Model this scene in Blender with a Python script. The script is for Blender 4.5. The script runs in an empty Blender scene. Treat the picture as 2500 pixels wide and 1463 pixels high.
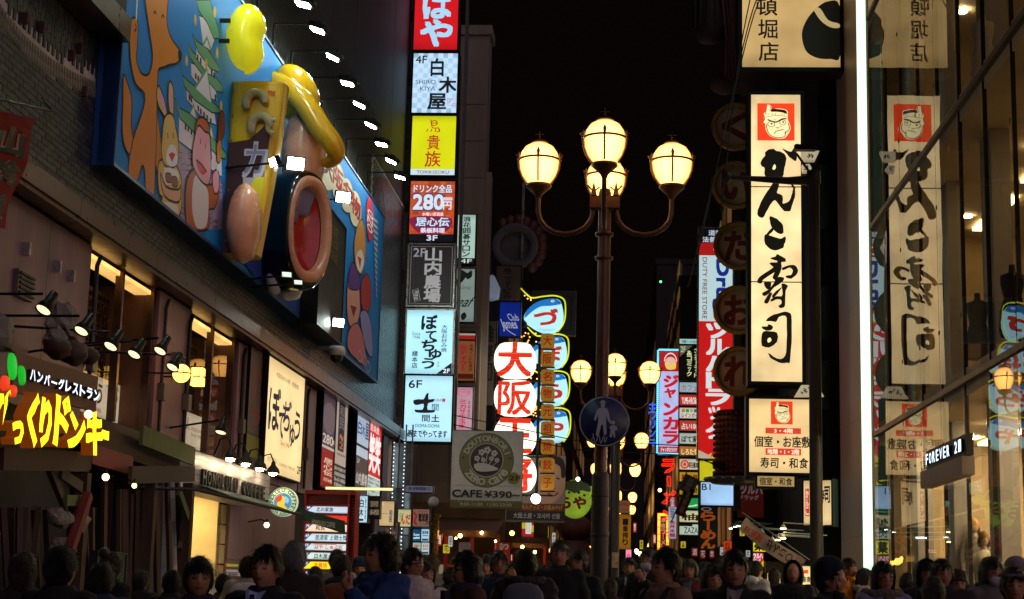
import bpy, bmesh, math, random
from mathutils import Vector, Matrix, noise
from mathutils.geometry import tessellate_polygon
SC = bpy.context.scene
COL = SC.collection
R = math.radians
random.seed(7)

# ---------------------------------------------------------------- camera
FPX, CX, CY = 3973.0, 1250.0, 731.5
CAMZ = 1.35
d_ = Vector(((1515 - CX) / FPX, -(1455 - CY) / FPX, -1.0)).normalized()
u_ = Vector((0.013, 1.0, 0.0))
u_ = (u_ - d_ * u_.dot(d_)).normalized()
r_ = d_.cross(u_)
WC = Matrix((r_, d_, u_))                      # camera axes -> world axes
CAM = Vector((0, 0, CAMZ))
cd = bpy.data.cameras.new('camera'); cam = bpy.data.objects.new('camera', cd); COL.objects.link(cam)
cam.matrix_world = Matrix.Translation(CAM) @ WC.to_4x4()
cd.sensor_width = 36; cd.lens = FPX / 2500 * 36; cd.clip_start = .1; cd.clip_end = 2000
SC.camera = cam
# ---------------------------------------------------------------- world: black city night sky
w = bpy.data.worlds.new('World'); SC.world = w; w.use_nodes = True
wn = w.node_tree
bg = wn.nodes['Background']
sky = wn.nodes.new('ShaderNodeTexSky'); sky.sky_type = 'NISHITA'; sky.sun_disc = False
sky.sun_elevation = R(-8); sky.sun_rotation = R(200)
addn = wn.nodes.new('ShaderNodeMix'); addn.data_type = 'RGBA'; addn.blend_type = 'ADD'; addn.inputs[0].default_value = 1
wn.links.new(sky.outputs[0], addn.inputs[6]); addn.inputs[7].default_value = (.040, .022, .018, 1)   # city glow on the night sky
wn.links.new(addn.outputs[2], bg.inputs[0]); bg.inputs[1].default_value = .05
sl = bpy.data.lights.new('night_glow_sun', 'SUN'); sl.energy = .45; sl.angle = R(70); sl.color = (.98, .76, .92)  # broad dim fill sun, added in place of neon glow from behind the camera
so = bpy.data.objects.new('night_glow_sun', sl); COL.objects.link(so)
so.rotation_euler = Vector((-.62, .62, -.42)).to_track_quat('-Z', 'Y').to_euler()
SC.view_settings.view_transform = 'Standard'
try: SC.view_settings.look = 'None'
except Exception: pass
SC.view_settings.gamma = 1; SC.view_settings.exposure = 0.0; SC.view_settings.use_curve_mapping = False
SC.render.engine = 'CYCLES'
SC.cycles.use_denoising = True
try: SC.cycles.denoiser = 'OPENIMAGEDENOISE'
except Exception: pass
SC.cycles.max_bounces = 6; SC.cycles.diffuse_bounces = 3; SC.cycles.glossy_bounces = 4
SC.cycles.transparent_max_bounces = 12; SC.cycles.sample_clamp_indirect = 4; SC.cycles.sample_clamp_direct = 0
SC.cycles.caustics_reflective = False; SC.cycles.caustics_refractive = False
try: SC.cycles.use_light_tree = True
except Exception: pass

# ---------------------------------------------------------------- colours and materials
def lin(c):
    if isinstance(c, str):
        c = c.lstrip('#'); c = [int(c[i:i + 2], 16) / 255 for i in (0, 2, 4)]
    return tuple(x / 12.92 if x <= .04045 else ((x + .055) / 1.055) ** 2.4 for x in c[:3])
MATS = {}
def node(nt, t, **k):
    n = nt.nodes.new(t)
    for a, v in k.items(): setattr(n, a, v)
    return n
def mat(name, col='#808080', rough=.6, metal=0, var=.25, scale=3.0, bump=.1, spec=.5, emit=None, es=0, streak=False, alb=None, sample=True, coat=0):
    """procedural surface: base colour with noise wear, fine bump"""
    if name in MATS: return MATS[name]
    m = bpy.data.materials.new(name); m.use_nodes = True; nt = m.node_tree
    b = nt.nodes['Principled BSDF']
    c = alb if alb else lin(col)
    tc = node(nt, 'ShaderNodeTexCoord')
    mp = node(nt, 'ShaderNodeMapping'); nt.links.new(tc.outputs['Object'], mp.inputs[0])
    if streak: mp.inputs['Scale'].default_value = (1, 1, .12)
    nz = node(nt, 'ShaderNodeTexNoise'); nz.inputs['Scale'].default_value = scale; nz.inputs['Detail'].default_value = 6
    nz.inputs['Roughness'].default_value = .65
    nt.links.new(mp.outputs[0], nz.inputs['Vector'])
    mr = node(nt, 'ShaderNodeMapRange'); mr.inputs[1].default_value = .3; mr.inputs[2].default_value = .7
    mr.inputs[3].default_value = 1 - var; mr.inputs[4].default_value = 1 + var * .6
    nt.links.new(nz.outputs['Fac'], mr.inputs[0])
    mx = node(nt, 'ShaderNodeMix', data_type='RGBA', blend_type='MULTIPLY'); mx.inputs[0].default_value = 1
    mx.inputs[6].default_value = (*c, 1); nt.links.new(mr.outputs[0], mx.inputs[7])
    nt.links.new(mx.outputs[2], b.inputs['Base Color'])
    mr2 = node(nt, 'ShaderNodeMapRange'); mr2.inputs[3].default_value = max(.04, rough - .12); mr2.inputs[4].default_value = min(1, rough + .15)
    nt.links.new(nz.outputs['Fac'], mr2.inputs[0]); nt.links.new(mr2.outputs[0], b.inputs['Roughness'])
    b.inputs['Metallic'].default_value = metal
    b.inputs['Specular IOR Level'].default_value = spec
    if coat: b.inputs['Coat Weight'].default_value = coat; b.inputs['Coat Roughness'].default_value = .08
    if bump:
        bp = node(nt, 'ShaderNodeBump'); bp.inputs['Strength'].default_value = bump; bp.inputs['Distance'].default_value = .02
        n2 = node(nt, 'ShaderNodeTexNoise'); n2.inputs['Scale'].default_value = scale * 12; n2.inputs['Detail'].default_value = 4
        nt.links.new(mp.outputs[0], n2.inputs['Vector'])
        nt.links.new(n2.outputs['Fac'], bp.inputs['Height']); nt.links.new(bp.outputs[0], b.inputs['Normal'])
    if emit is not None:
        b.inputs['Emission Color'].default_value = (*lin(emit), 1); b.inputs['Emission Strength'].default_value = es
        if not sample: m.cycles.emission_sampling = 'NONE'
    MATS[name] = m
    return m
def lit(col, es=1.0, sample=True, uneven=.16, soft=1.3):
    """backlit acrylic / paper: gives off light, a little unevenly as tubes behind it do"""
    key = 'lit_%s_%.2f_%d_%.2f' % (col, es, sample, uneven)
    if key in MATS: return MATS[key]
    m = bpy.data.materials.new('lit_panel'); m.use_nodes = True; nt = m.node_tree
    b = nt.nodes['Principled BSDF']; c = lin(col)
    b.inputs['Base Color'].default_value = (*[x * .6 for x in c], 1); b.inputs['Roughness'].default_value = .35
    tc = node(nt, 'ShaderNodeTexCoord'); nz = node(nt, 'ShaderNodeTexNoise'); nz.inputs['Scale'].default_value = soft; nz.inputs['Detail'].default_value = 2
    nt.links.new(tc.outputs['Object'], nz.inputs['Vector'])
    mr = node(nt, 'ShaderNodeMapRange'); mr.inputs[1].default_value = .3; mr.inputs[2].default_value = .7
    mr.inputs[3].default_value = es * (1 - uneven); mr.inputs[4].default_value = es * (1 + uneven)
    nt.links.new(nz.outputs['Fac'], mr.inputs[0]); sp = node(nt, 'ShaderNodeSeparateXYZ'); nt.links.new(tc.outputs['Generated'], sp.inputs[0])
    q1 = node(nt, 'ShaderNodeMath', operation='SUBTRACT'); nt.links.new(sp.outputs['Z'], q1.inputs[0]); q1.inputs[1].default_value = .5
    q2 = node(nt, 'ShaderNodeMath', operation='ABSOLUTE'); nt.links.new(q1.outputs[0], q2.inputs[0])
    q3 = node(nt, 'ShaderNodeMapRange', interpolation_type='SMOOTHSTEP'); q3.inputs[1].default_value = .36; q3.inputs[2].default_value = .5; q3.inputs[3].default_value = 1.04; q3.inputs[4].default_value = .74; nt.links.new(q2.outputs[0], q3.inputs[0])
    q4 = node(nt, 'ShaderNodeMath', operation='MULTIPLY'); nt.links.new(mr.outputs[0], q4.inputs[0]); nt.links.new(q3.outputs[0], q4.inputs[1]); nt.links.new(q4.outputs[0], b.inputs['Emission Strength'])
    b.inputs['Emission Color'].default_value = (*c, 1)
    if not sample: m.cycles.emission_sampling = 'NONE'
    MATS[key] = m
    return m
def printmat(es):
    """flat print: colour from the mesh's own colour layer; es = how strongly the box behind lights it"""
    key = 'print_%.2f' % es
    if key in MATS: return MATS[key]
    m = bpy.data.materials.new('sign_print'); m.use_nodes = True; nt = m.node_tree
    b = nt.nodes['Principled BSDF']; a = node(nt, 'ShaderNodeVertexColor'); a.layer_name = 'Col'
    nt.links.new(a.outputs[0], b.inputs['Base Color']); b.inputs['Roughness'].default_value = .5
    if es > 0:
        nt.links.new(a.outputs[0], b.inputs['Emission Color']); b.inputs['Emission Strength'].default_value = es
        m.cycles.emission_sampling = 'NONE'
    MATS[key] = m
    return m
def glassmat(name='store_glass', tint=(1, 1, 1), ior=1.5):
    if name in MATS: return MATS[name]
    m = bpy.data.materials.new(name); m.use_nodes = True; nt = m.node_tree
    nt.nodes.remove(nt.nodes['Principled BSDF'])
    g = node(nt, 'ShaderNodeBsdfGlossy'); g.inputs['Roughness'].default_value = 0.004
    t = node(nt, 'ShaderNodeBsdfTransparent'); t.inputs[0].default_value = (*tint, 1)
    f = node(nt, 'ShaderNodeFresnel'); f.inputs[0].default_value = ior
    ge = node(nt, 'ShaderNodeNewGeometry'); iv = node(nt, 'ShaderNodeMath', operation='SUBTRACT'); iv.inputs[0].default_value = 1; nt.links.new(ge.outputs['Backfacing'], iv.inputs[1])
    mu = node(nt, 'ShaderNodeMath', operation='MULTIPLY'); nt.links.new(f.outputs[0], mu.inputs[0]); nt.links.new(iv.outputs[0], mu.inputs[1])
    tn = node(nt, 'ShaderNodeTexCoord'); nn_ = node(nt, 'ShaderNodeTexNoise'); nn_.inputs['Scale'].default_value = .7; nn_.inputs['Detail'].default_value = 1; nt.links.new(tn.outputs['Object'], nn_.inputs['Vector'])
    bu = node(nt, 'ShaderNodeBump'); bu.inputs['Strength'].default_value = .035; bu.inputs['Distance'].default_value = .05; nt.links.new(nn_.outputs['Fac'], bu.inputs['Height']); nt.links.new(bu.outputs[0], g.inputs['Normal'])
    x = node(nt, 'ShaderNodeMixShader'); nt.links.new(mu.outputs[0], x.inputs[0])
    nt.links.new(t.outputs[0], x.inputs[1]); nt.links.new(g.outputs[0], x.inputs[2])
    nt.links.new(x.outputs[0], nt.nodes['Material Output'].inputs[0])
    MATS[name] = m
    return m

# ---------------------------------------------------------------- frames of reference
class Frame:
    """axes turned so that the frame's Y runs along a street front"""
    def __init__(s, vpx):
        v = WC @ Vector(((vpx - CX) / FPX, -(1455 - CY) / FPX, -1.0))
        s.a = math.atan2(-v.x, v.y); s.M = Matrix.Rotation(s.a, 4, 'Z'); s.I = Matrix.Rotation(-s.a, 3, 'Z')
    def ray(s, px, py):
        return s.I @ (WC @ Vector(((px - CX) / FPX, -(py - CY) / FPX, -1.0)))
    def y(s, px, py, Y):
        r = s.ray(px, py); return CAM + r * (Y / r.y)
    def x(s, px, py, X):
        r = s.ray(px, py); return CAM + r * (X / r.x)
    def z(s, px, py, Z):
        r = s.ray(px, py); return CAM + r * ((Z - CAMZ) / r.z)
W = Frame(1515); L = Frame(1550); G = Frame(1484)

# ---------------------------------------------------------------- mesh builder
class MB:
    def __init__(s): s.v = []; s.f = []; s.m = []; s.c = []; s.sm = []
    def add(s, vs, fs, mi=0, col=None, smooth=False):
        n = len(s.v); s.v += [tuple(v) for v in vs]
        for f in fs: s.f.append([n + i for i in f]); s.m.append(mi); s.c.append(col); s.sm.append(smooth)
        return s
    def box(s, x0, x1, y0, y1, z0, z1, mi=0, T=None):
        if x0 > x1: x0, x1 = x1, x0
        if y0 > y1: y0, y1 = y1, y0
        if z0 > z1: z0, z1 = z1, z0
        vs = [Vector(p) for p in ((x0, y0, z0), (x1, y0, z0), (x1, y1, z0), (x0, y1, z0), (x0, y0, z1), (x1, y0, z1), (x1, y1, z1), (x0, y1, z1))]
        if T: vs = [T @ v for v in vs]
        return s.add(vs, [(0, 3, 2, 1), (4, 5, 6, 7), (0, 1, 5, 4), (1, 2, 6, 5), (2, 3, 7, 6), (3, 0, 4, 7)], mi)
    def cbox(s, c, sx, sy, sz, mi=0, rot=None):
        T = Matrix.Translation(c)
        if rot: T = T @ rot
        return s.box(-sx / 2, sx / 2, -sy / 2, sy / 2, -sz / 2, sz / 2, mi, T)
    def tube(s, path, r, n=8, mi=0, cap=True, smooth=True):
        path = [Vector(p) for p in path]; N = len(path)
        rr = r if isinstance(r, (list, tuple)) else [r] * N
        vs = []; prev = None
        for i, p in enumerate(path):
            t = (path[min(i + 1, N - 1)] - path[max(i - 1, 0)]).normalized()
            if prev is None:
                a = Vector((0, 0, 1)) if abs(t.z) < .9 else Vector((1, 0, 0))
                e = t.cross(a).normalized()
            else: e = (prev - t * prev.dot(t)).normalized()
            prev = e; b = t.cross(e)
            for k in range(n):
                q = 2 * math.pi * k / n; vs.append(p + (e * math.cos(q) + b * math.sin(q)) * rr[i])
        fs = [(i * n + k, i * n + (k + 1) % n, (i + 1) * n + (k + 1) % n, (i + 1) * n + k) for i in range(N - 1) for k in range(n)]
        s.add(vs, fs, mi, smooth=smooth)
        if cap:
            s.add(vs[:n], [tuple(range(n))][::-1], mi); s.add(vs[-n:], [tuple(range(n))], mi)
        return s
    def lathe(s, prof, c, n=24, mi=0, axis='z', a0=0, a1=2 * math.pi, smooth=True, sq=None):
        c = Vector(c); vs = []; full = abs(a1 - a0 - 2 * math.pi) < 1e-4; cnt = n if full else n + 1
        for (r, h) in prof:
            for k in range(cnt):
                q = a0 + (a1 - a0) * k / n; x, y = math.cos(q), math.sin(q)
                if sq: kx = (abs(x) ** sq + abs(y) ** sq) ** (-1 / sq); x *= kx; y *= kx
                p = Vector((r * x, r * y, h))
                if axis == 'y': p = Vector((p.x, p.z, p.y))
                if axis == 'x': p = Vector((p.z, p.x, p.y))
                vs.append(c + p)
        fs = []
        for i in range(len(prof) - 1):
            for k in range(n if full else n):
                k2 = (k + 1) % cnt
                fs.append((i * cnt + k, i * cnt + k2, (i + 1) * cnt + k2, (i + 1) * cnt + k))
        return s.add(vs, fs, mi, smooth=smooth)
    def ball(s, c, rx, ry=None, rz=None, n=20, mi=0, fn=None, T=None):
        ry = ry or rx; rz = rz or rx; c = Vector(c); vs = []; m = n // 2 + 1
        for i in range(m + 1):
            th = math.pi * i / m
            for k in range(n):
                q = 2 * math.pi * k / n
                d = Vector((math.sin(th) * math.cos(q), math.sin(th) * math.sin(q), math.cos(th)))
                k_ = fn(d) if fn else 1
                p = Vector((d.x * rx, d.y * ry, d.z * rz)) * k_
                if T: p = T @ p
                vs.append(c + p)
        fs = [(i * n + k, i * n + (k + 1) % n, (i + 1) * n + (k + 1) % n, (i + 1) * n + k) for i in range(m) for k in range(n)]
        return s.add(vs, fs, mi, smooth=True)
    def prism(s, poly, fn, d0, d1, mi=0, col=None):
        """poly 2D, fn(a,b,d)->3D"""
        n = len(poly); t = tess(poly)
        vs = [fn(a, b, d0) for a, b in poly] + [fn(a, b, d1) for a, b in poly]
        fs = [tuple(x) for x in t] + [tuple(n + i for i in x[::-1]) for x in t] + [(i, (i + 1) % n, n + (i + 1) % n, n + i) for i in range(n)]
        return s.add(vs, fs, mi, col)
    def build(s, name, mats, parent=None, off=(0, 0, 0), kind=None, label=None):
        me = bpy.data.meshes.new(name); o = Vector(off)
        me.from_pydata([Vector(v) - o for v in s.v], [], s.f)
        if not isinstance(mats, (list, tuple)): mats = [mats]
        for m in mats: me.materials.append(m)
        me.polygons.foreach_set('material_index', s.m); me.polygons.foreach_set('use_smooth', s.sm)
        if any(c is not None for c in s.c):
            ca = me.color_attributes.new('Col', 'BYTE_COLOR', 'CORNER')
            buf = []
            for f, c in zip(s.f, s.c):
                cc = (*(lin(c) if c is not None else (.5, .5, .5)), 1)
                buf += list(cc) * len(f)
            ca.data.foreach_set('color', buf)
        me.update()
        ob = bpy.data.objects.new(name, me); COL.objects.link(ob)
        if parent is not None: ob.parent = parent
        if kind: ob['kind'] = kind
        if label: ob['label'] = label
        return ob
def tess(poly):
    return tessellate_polygon([[Vector((a, b, 0)) for a, b in poly]])

class Thing:
    """a top-level empty and its parts; geometry is given in frame coordinates"""
    def __init__(s, name, label, cat, loc, frame=W, group=None, kind=None):
        s.o = bpy.data.objects.new(name, None); COL.objects.link(s.o); s.loc = Vector(loc); s.fr = frame
        s.o.matrix_world = frame.M @ Matrix.Translation(s.loc)
        s.o.empty_display_size = .2
        if label: s.o['label'] = label
        if cat: s.o['category'] = cat
        if group: s.o['group'] = group
        if kind: s.o['kind'] = kind
    def part(s, name, mb, m, parent=None, **k):
        return mb.build(name, m, parent if parent is not None else s.o, s.loc, **k)
def single(name, label, cat, mb, m, frame=W, group=None, kind=None, loc=None):
    if loc is None:
        n = len(mb.v); loc = (sum(v[0] for v in mb.v) / n, sum(v[1] for v in mb.v) / n, min(v[2] for v in mb.v))
    loc = Vector(loc)
    ob = mb.build(name, m, None, loc)
    ob.matrix_world = frame.M @ Matrix.Translation(loc)
    if label: ob['label'] = label
    if cat: ob['category'] = cat
    if group: ob['group'] = group
    if kind: ob['kind'] = kind
    return ob

# ---------------------------------------------------------------- text and print
TG = {}
def glyphs(txt, bold=0.0, res=3):
    key = (txt, round(bold, 3), res)
    if key in TG: return TG[key]
    c = bpy.data.curves.new('t', 'FONT'); c.body = txt; c.size = 1; c.offset = bold; c.resolution_u = res
    o = bpy.data.objects.new('t', c); m = bpy.data.meshes.new_from_object(o)
    if len(m.vertices) == 0: out = ([], [], 1)
    else:
        xs = [v.co.x for v in m.vertices]; ys = [v.co.y for v in m.vertices]
        x0, x1, y0, y1 = min(xs), max(xs), min(ys), max(ys); dx = max(x1 - x0, .05); dy = max(y1 - y0, .05)
        out = ([((v.co.x - x0) / dx, (y1 - v.co.y) / dy) for v in m.vertices], [tuple(p.vertices) for p in m.polygons], dx / dy)
    bpy.data.meshes.remove(m); bpy.data.objects.remove(o); bpy.data.curves.remove(c)
    TG[key] = out
    return out
def smooth_poly(pts, n=4, jag=0, seed=0, closed=True):
    """Catmull-Rom resample with an optional dry-brush edge"""
    N = len(pts); out = []
    rng = range(N) if closed else range(N - 1)
    for i in rng:
        g = (lambda k: pts[k % N]) if closed else (lambda k: pts[min(max(k, 0), N - 1)])
        p0, p1, p2, p3 = g(i - 1), g(i), g(i + 1), g(i + 2)
        for j in range(n):
            t = j / n
            q = [.5 * (2 * p1[a] + (p2[a] - p0[a]) * t + (2 * p0[a] - 5 * p1[a] + 4 * p2[a] - p3[a]) * t * t + (3 * p1[a] - p0[a] - 3 * p2[a] + p3[a]) * t ** 3) for a in (0, 1)]
            if jag:
                h = noise.noise_vector(Vector((q[0] * .13 + seed, q[1] * .13, 3.3))); q[0] += h.x * jag; q[1] += h.y * jag
            out.append((q[0], q[1]))
    if not closed: out.append(tuple(pts[-1]))
    return out
class Print:
    """flat print on a plane: o = top left corner, U = full width vector, V = full height vector (down)"""
    def __init__(s, o, U, V, n, gap=.004):
        s.o, s.U, s.V, s.n = Vector(o), Vector(U), Vector(V), Vector(n); s.mb = MB(); s.d = gap; s.w = s.U.length; s.h = s.V.length; s.step = .0012
    def P(s, u, v, d=None): return s.o + s.U * u + s.V * v + s.n * (s.d if d is None else d)
    def up(s): s.d += s.step
    def poly(s, pts, col):
        t = tess(pts)
        s.mb.add([s.P(a, b) for a, b in pts], [tuple(x) for x in t], 0, col); s.up(); return s
    def rect(s, u0, v0, u1, v1, col): return s.poly([(u0, v0), (u1, v0), (u1, v1), (u0, v1)], col)
    def ell(s, cu, cv, ru, rv, col, n=22, a0=0, a1=2 * math.pi, inner=0):
        if inner:
            vs = []; 
            for k in range(n + 1):
                q = a0 + (a1 - a0) * k / n
                vs += [s.P(cu + ru * math.cos(q), cv + rv * math.sin(q)), s.P(cu + ru * inner * math.cos(q), cv + rv * inner * math.sin(q))]
            s.mb.add(vs, [(2 * k, 2 * k + 1, 2 * k + 3, 2 * k + 2) for k in range(n)], 0, col); s.up(); return s
        pts = [(cu + ru * math.cos(a0 + (a1 - a0) * k / n), cv + rv * math.sin(a0 + (a1 - a0) * k / n)) for k in range(n)]
        return s.poly(pts, col)
    def line(s, pts, wd, col, closed=False, sm=0):
        """polyline, wd in metres"""
        if sm: pts = smooth_poly(pts, sm, closed=closed)
        q = [(a * s.w, b * s.h) for a, b in pts]; N = len(q); vs = []
        for i in range(N):
            a = q[(i - 1) % N] if closed or i else q[i]; b = q[(i + 1) % N] if closed or i < N - 1 else q[i]
            tx, ty = b[0] - a[0], b[1] - a[1]; l = math.hypot(tx, ty) or 1
            ww = (wd[i * len(wd) // N] if isinstance(wd, (list, tuple)) else wd) / 2
            nx, ny = -ty / l * ww, tx / l * ww
            vs += [s.P((q[i][0] + nx) / s.w, (q[i][1] + ny) / s.h), s.P((q[i][0] - nx) / s.w, (q[i][1] - ny) / s.h)]
        fs = [(2 * i, 2 * i + 1, 2 * i + 3, 2 * i + 2) for i in range(N - 1)]
        if closed: fs.append((2 * N - 2, 2 * N - 1, 1, 0))
        s.mb.add(vs, fs, 0, col); s.up(); return s
    def text(s, txt, u0, v0, u1, v1, col, bold=0.0, rough=0, keep=False, res=3, slant=0, rot=0):
        """fit txt to the box; rot=1 turns it 90 degrees clockwise; rough = brush wobble"""
        V, F, asp = glyphs(txt, 0, res)
        if not V: return s
        if keep:
            bw, bh = (u1 - u0) * s.w, (v1 - v0) * s.h
            if rot: bw, bh = bh, bw
            if bw / bh > asp:
                nw = bh * asp / bw
                if rot: k = (v1 - v0) * (1 - nw) / 2; v0 += k; v1 -= k
                else: k = (u1 - u0) * (1 - nw) / 2; u0 += k; u1 -= k
            else:
                nh = bw / asp / bh
                if rot: k = (u1 - u0) * (1 - nh) / 2; u0 += k; u1 -= k
                else: k = (v1 - v0) * (1 - nh) / 2; v0 += k; v1 -= k
        vs = []
        for (a, b) in V:
            if rough:
                h = noise.noise_vector(Vector((a * 5.1 + len(txt) * 1.7 + u0 * 9, b * 5.1 + v0 * 11, .5))); a += h.x * rough; b += h.y * rough
            a += slant * (.5 - b)
            if rot: a, b = 1 - b, a
            vs.append((u0 + (u1 - u0) * a, v0 + (v1 - v0) * b))
        sh = [(0, 0)]
        if bold > .015:
            k = (bold * .75 - .004) * (1.0 if len(txt) == 1 or rot else 1 / len(txt)); k2 = bold * .75 - .004
            if rot: k, k2 = k2, k2 / len(txt)
            kx, ky = k * (u1 - u0), k2 * (v1 - v0)
            sh = [(-kx, -ky), (kx, -ky), (kx, ky), (-kx, ky), (0, 0)]
        d0 = s.d
        for dx, dy in sh: s.mb.add([s.P(a + dx, b + dy) for a, b in vs], F, 0, col); s.d += .0002
        s.up(); return s
    def vtext(s, txt, u0, v0, u1, v1, col, bold=0.0, rough=0, fill=.88, turn='ー〜'):
        n = len(txt); h = (v1 - v0) / n
        for i, ch in enumerate(txt):
            if ch == ' ': continue
            a = v0 + h * i + h * (1 - fill) / 2; b = v0 + h * (i + 1) - h * (1 - fill) / 2
            if ch in turn: s.text(ch, u0 + (u1 - u0) * .4, a, u0 + (u1 - u0) * .6, b, col, bold, rough, rot=1)
            elif ch in 'ッャュョっゃゅょ・': s.text(ch, u0 + (u1 - u0) * .2, a + h * .1, u0 + (u1 - u0) * .85, b, col, bold, rough)
            else: s.text(ch, u0, a, u1, b, col, bold, rough)
        return s
    def arc_text(s, txt, cu, cv, r, size, a0, a1, col, bold=.02, inside=False):
        """letters along an arc; angles in degrees, 0 = up, clockwise; r,size in metres"""
        n = len(txt)
        for i, ch in enumerate(txt):
            if ch == ' ': continue
            q = R(a0 + (a1 - a0) * (i + .5) / n); V, F, asp = glyphs(ch, min(bold, .03), 2)
            if not V: continue
            asp = min(asp, 1.3); vs = []
            for (a, b) in V:
                x = (a - .5) * size * asp; y = (.5 - b) * size
                if inside: x, y = -x, -y
                X = math.sin(q) * (r + y) + math.cos(q) * x; Y = math.cos(q) * (r + y) - math.sin(q) * x
                vs.append(s.P(cu + X / s.w, cv - Y / s.h))
            s.mb.add(vs, F, 0, col)
        s.up(); return s
    def face_logo(s, u0, v0, u1, v1):
        """red square with the stern head-banded face of the sushi house"""
        f = lambda x, y: (u0 + (u1 - u0) * (x - 128) / 370, v0 + (v1 - v0) * (y - 137) / 380)
        K, C = '#100804', '#ffe9b0'; w_ = s.w * abs(u1 - u0)
        pl = lambda pts, c, sm=2: s.poly(smooth_poly([f(*p) for p in pts], sm), c)
        s.rect(u0, v0, u1, v1, '#f0401a')
        head = [(188, 250), (212, 220), (226, 152), (268, 165), (266, 196), (330, 190), (410, 200), (432, 232), (430, 300), (445, 335), (458, 400), (425, 462), (395, 492), (330, 498), (258, 475), (226, 435), (210, 400), (205, 350), (180, 340), (196, 300)]
        pl(head, C); pl([(262, 222), (272, 195), (330, 196), (405, 206), (424, 236), (418, 266), (350, 230), (300, 226)], K)
        pl([(196, 262), (230, 232), (300, 224), (360, 228), (420, 246), (428, 276), (350, 262), (270, 266), (215, 290)], C)
        ln = lambda pts, k, sm=3: s.line([f(*p) for p in pts], w_ * k, K, sm=sm)
        ln([(200, 282), (270, 268), (350, 262), (426, 278)], .012); ln([(206, 250), (228, 160), (262, 168), (252, 220)], .014, 1)
        ln([(190, 250), (200, 300), (182, 335), (205, 345)], .018)
        for x in (215, 243, 276, 308, 375, 398): ln([(x, 240), (x + 2, 258)], .012, 0)
        ln([(230, 305), (270, 322), (318, 330), (350, 312), (380, 298), (418, 296)], .035); ln([(290, 300), (318, 312)], .01)
        for cx, cy, a, b in ((266, 352, 38, 30), (381, 334, 34, 28)):
            s.ell(*f(cx, cy), (u1 - u0) * a / 370, (v1 - v0) * b / 380, K, inner=.84); s.ell(*f(cx + 4, cy - 4), (u1 - u0) * .03, (v1 - v0) * .022, K, n=8)
        ln([(316, 384), (328, 392), (345, 386)], .018); ln([(360, 374), (368, 380)], .02, 0)
        ln([(296, 446), (318, 424), (352, 414), (390, 406)], .018); ln([(296, 446), (306, 452)], .016, 0)
        ln([(216, 352), (228, 420), (262, 470), (330, 492), (396, 478), (408, 440), (446, 402), (436, 340)], .02)
        ln([(404, 420), (404, 456)], .016)
        return s
def B(name): return MATS[name]
# ---------------------------------------------------------------- common materials
mat('black_metal', '#161413', .45, .6, .3, 8, .05)
mat('dark_paint', '#1d1a19', .5, 0, .3, 5, .05)
mat('grey_metal', '#77726e', .4, .8, .3, 6, .06)
mat('steel_bright', '#b9b6b2', .28, .9, .25, 5, .04)
mat('bronze_metal', '#634a3e', .3, .85, .35, 4, .05)
mat('granite', '#8a6870', .35, 0, .5, 1.6, .06, spec=.5, streak=True)
mat('brown_wall', '#4a3a36', .7, 0, .35, 2, .25, streak=True)
mat('dark_wall', '#2c2725', .8, 0, .4, 1.5, .3, streak=True)
mat('beige_tile', '#9c8f80', .6, 0, .2, 2, .1, streak=True)
mat('white_paint', '#d8d4cc', .5, 0, .12, 4, .05)
mat('white_tile', '#cfccd0', .35, 0, .1, 5, .03)
mat('wood_dark', '#4a3322', .7, 0, .45, 5, .3, streak=True)
mat('wood_grey', '#4c4036', .75, 0, .4, 5, .3, streak=True)
mat('wood_green', '#5c6b3a', .7, 0, .35, 5, .25, streak=True)
mat('wood_red', '#7c241c', .6, 0, .35, 5, .25)
mat('rubble_stone', '#8d8478', .85, 0, .3, 4, .5)
mat('red_frame', '#a01c18', .45, 0, .2, 6, .05)
mat('awning_green', '#1e3a2c', .8, 0, .25, 3, .15)
mat('asphalt', '#3a3836', .7, 0, .35, 2.5, .35)
mat('paving', '#6b6460', .6, 0, .3, 1.5, .15)
mat('cream_wall', '#d8c69a', .6, 0, .12, 3, .06)
mat('lamp_post_paint', '#5a3c30', .35, .5, .25, 9, .08)
mat('pole_dark', '#332c2b', .5, .3, .3, 7, .12)
mat('cable', '#0c0b0b', .6, 0, .1, 5, 0)
mat('gold_metal', '#b98a3c', .25, .95, .3, 4, .05)

# ---------------------------------------------------------------- sign building
def rect_front(fr, x0, y0, x1, y1, D):
    xm, ym = (x0 + x1) / 2, (y0 + y1) / 2
    X0 = fr.y(x0, ym, D).x; X1 = fr.y(x1, ym, D).x; Z1 = fr.y(xm, y0, D).z; Z0 = fr.y(xm, y1, D).z
    return Vector((X0, D, Z1)), Vector((X1 - X0, 0, 0)), Vector((0, 0, Z0 - Z1)), Vector((0, -1, 0))
def rect_left(fr, xa, ya, yb, xb, X):
    """sign on a wall at the left; xa = near edge, ya/yb = its top and bottom there, xb = far edge"""
    a = fr.x(xa, ya, X); b = fr.x(xa, yb, X); c = fr.x(xb, ya, X)
    return Vector((X, a.y, a.z)), Vector((0, c.y - a.y, 0)), Vector((0, 0, b.z - a.z)), Vector((1, 0, 0))
def rect_right(fr, xa, ya, yb, xb, X):
    """sign on a wall at the right; xa = far (left) edge, xb = near (right) edge with ya/yb its top and bottom there"""
    a = fr.x(xb, ya, X); b = fr.x(xb, yb, X); c = fr.x(xa, ya, X)
    return Vector((X, c.y, a.z)), Vector((0, a.y - c.y, 0)), Vector((0, 0, b.z - a.z)), Vector((-1, 0, 0))
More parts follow.
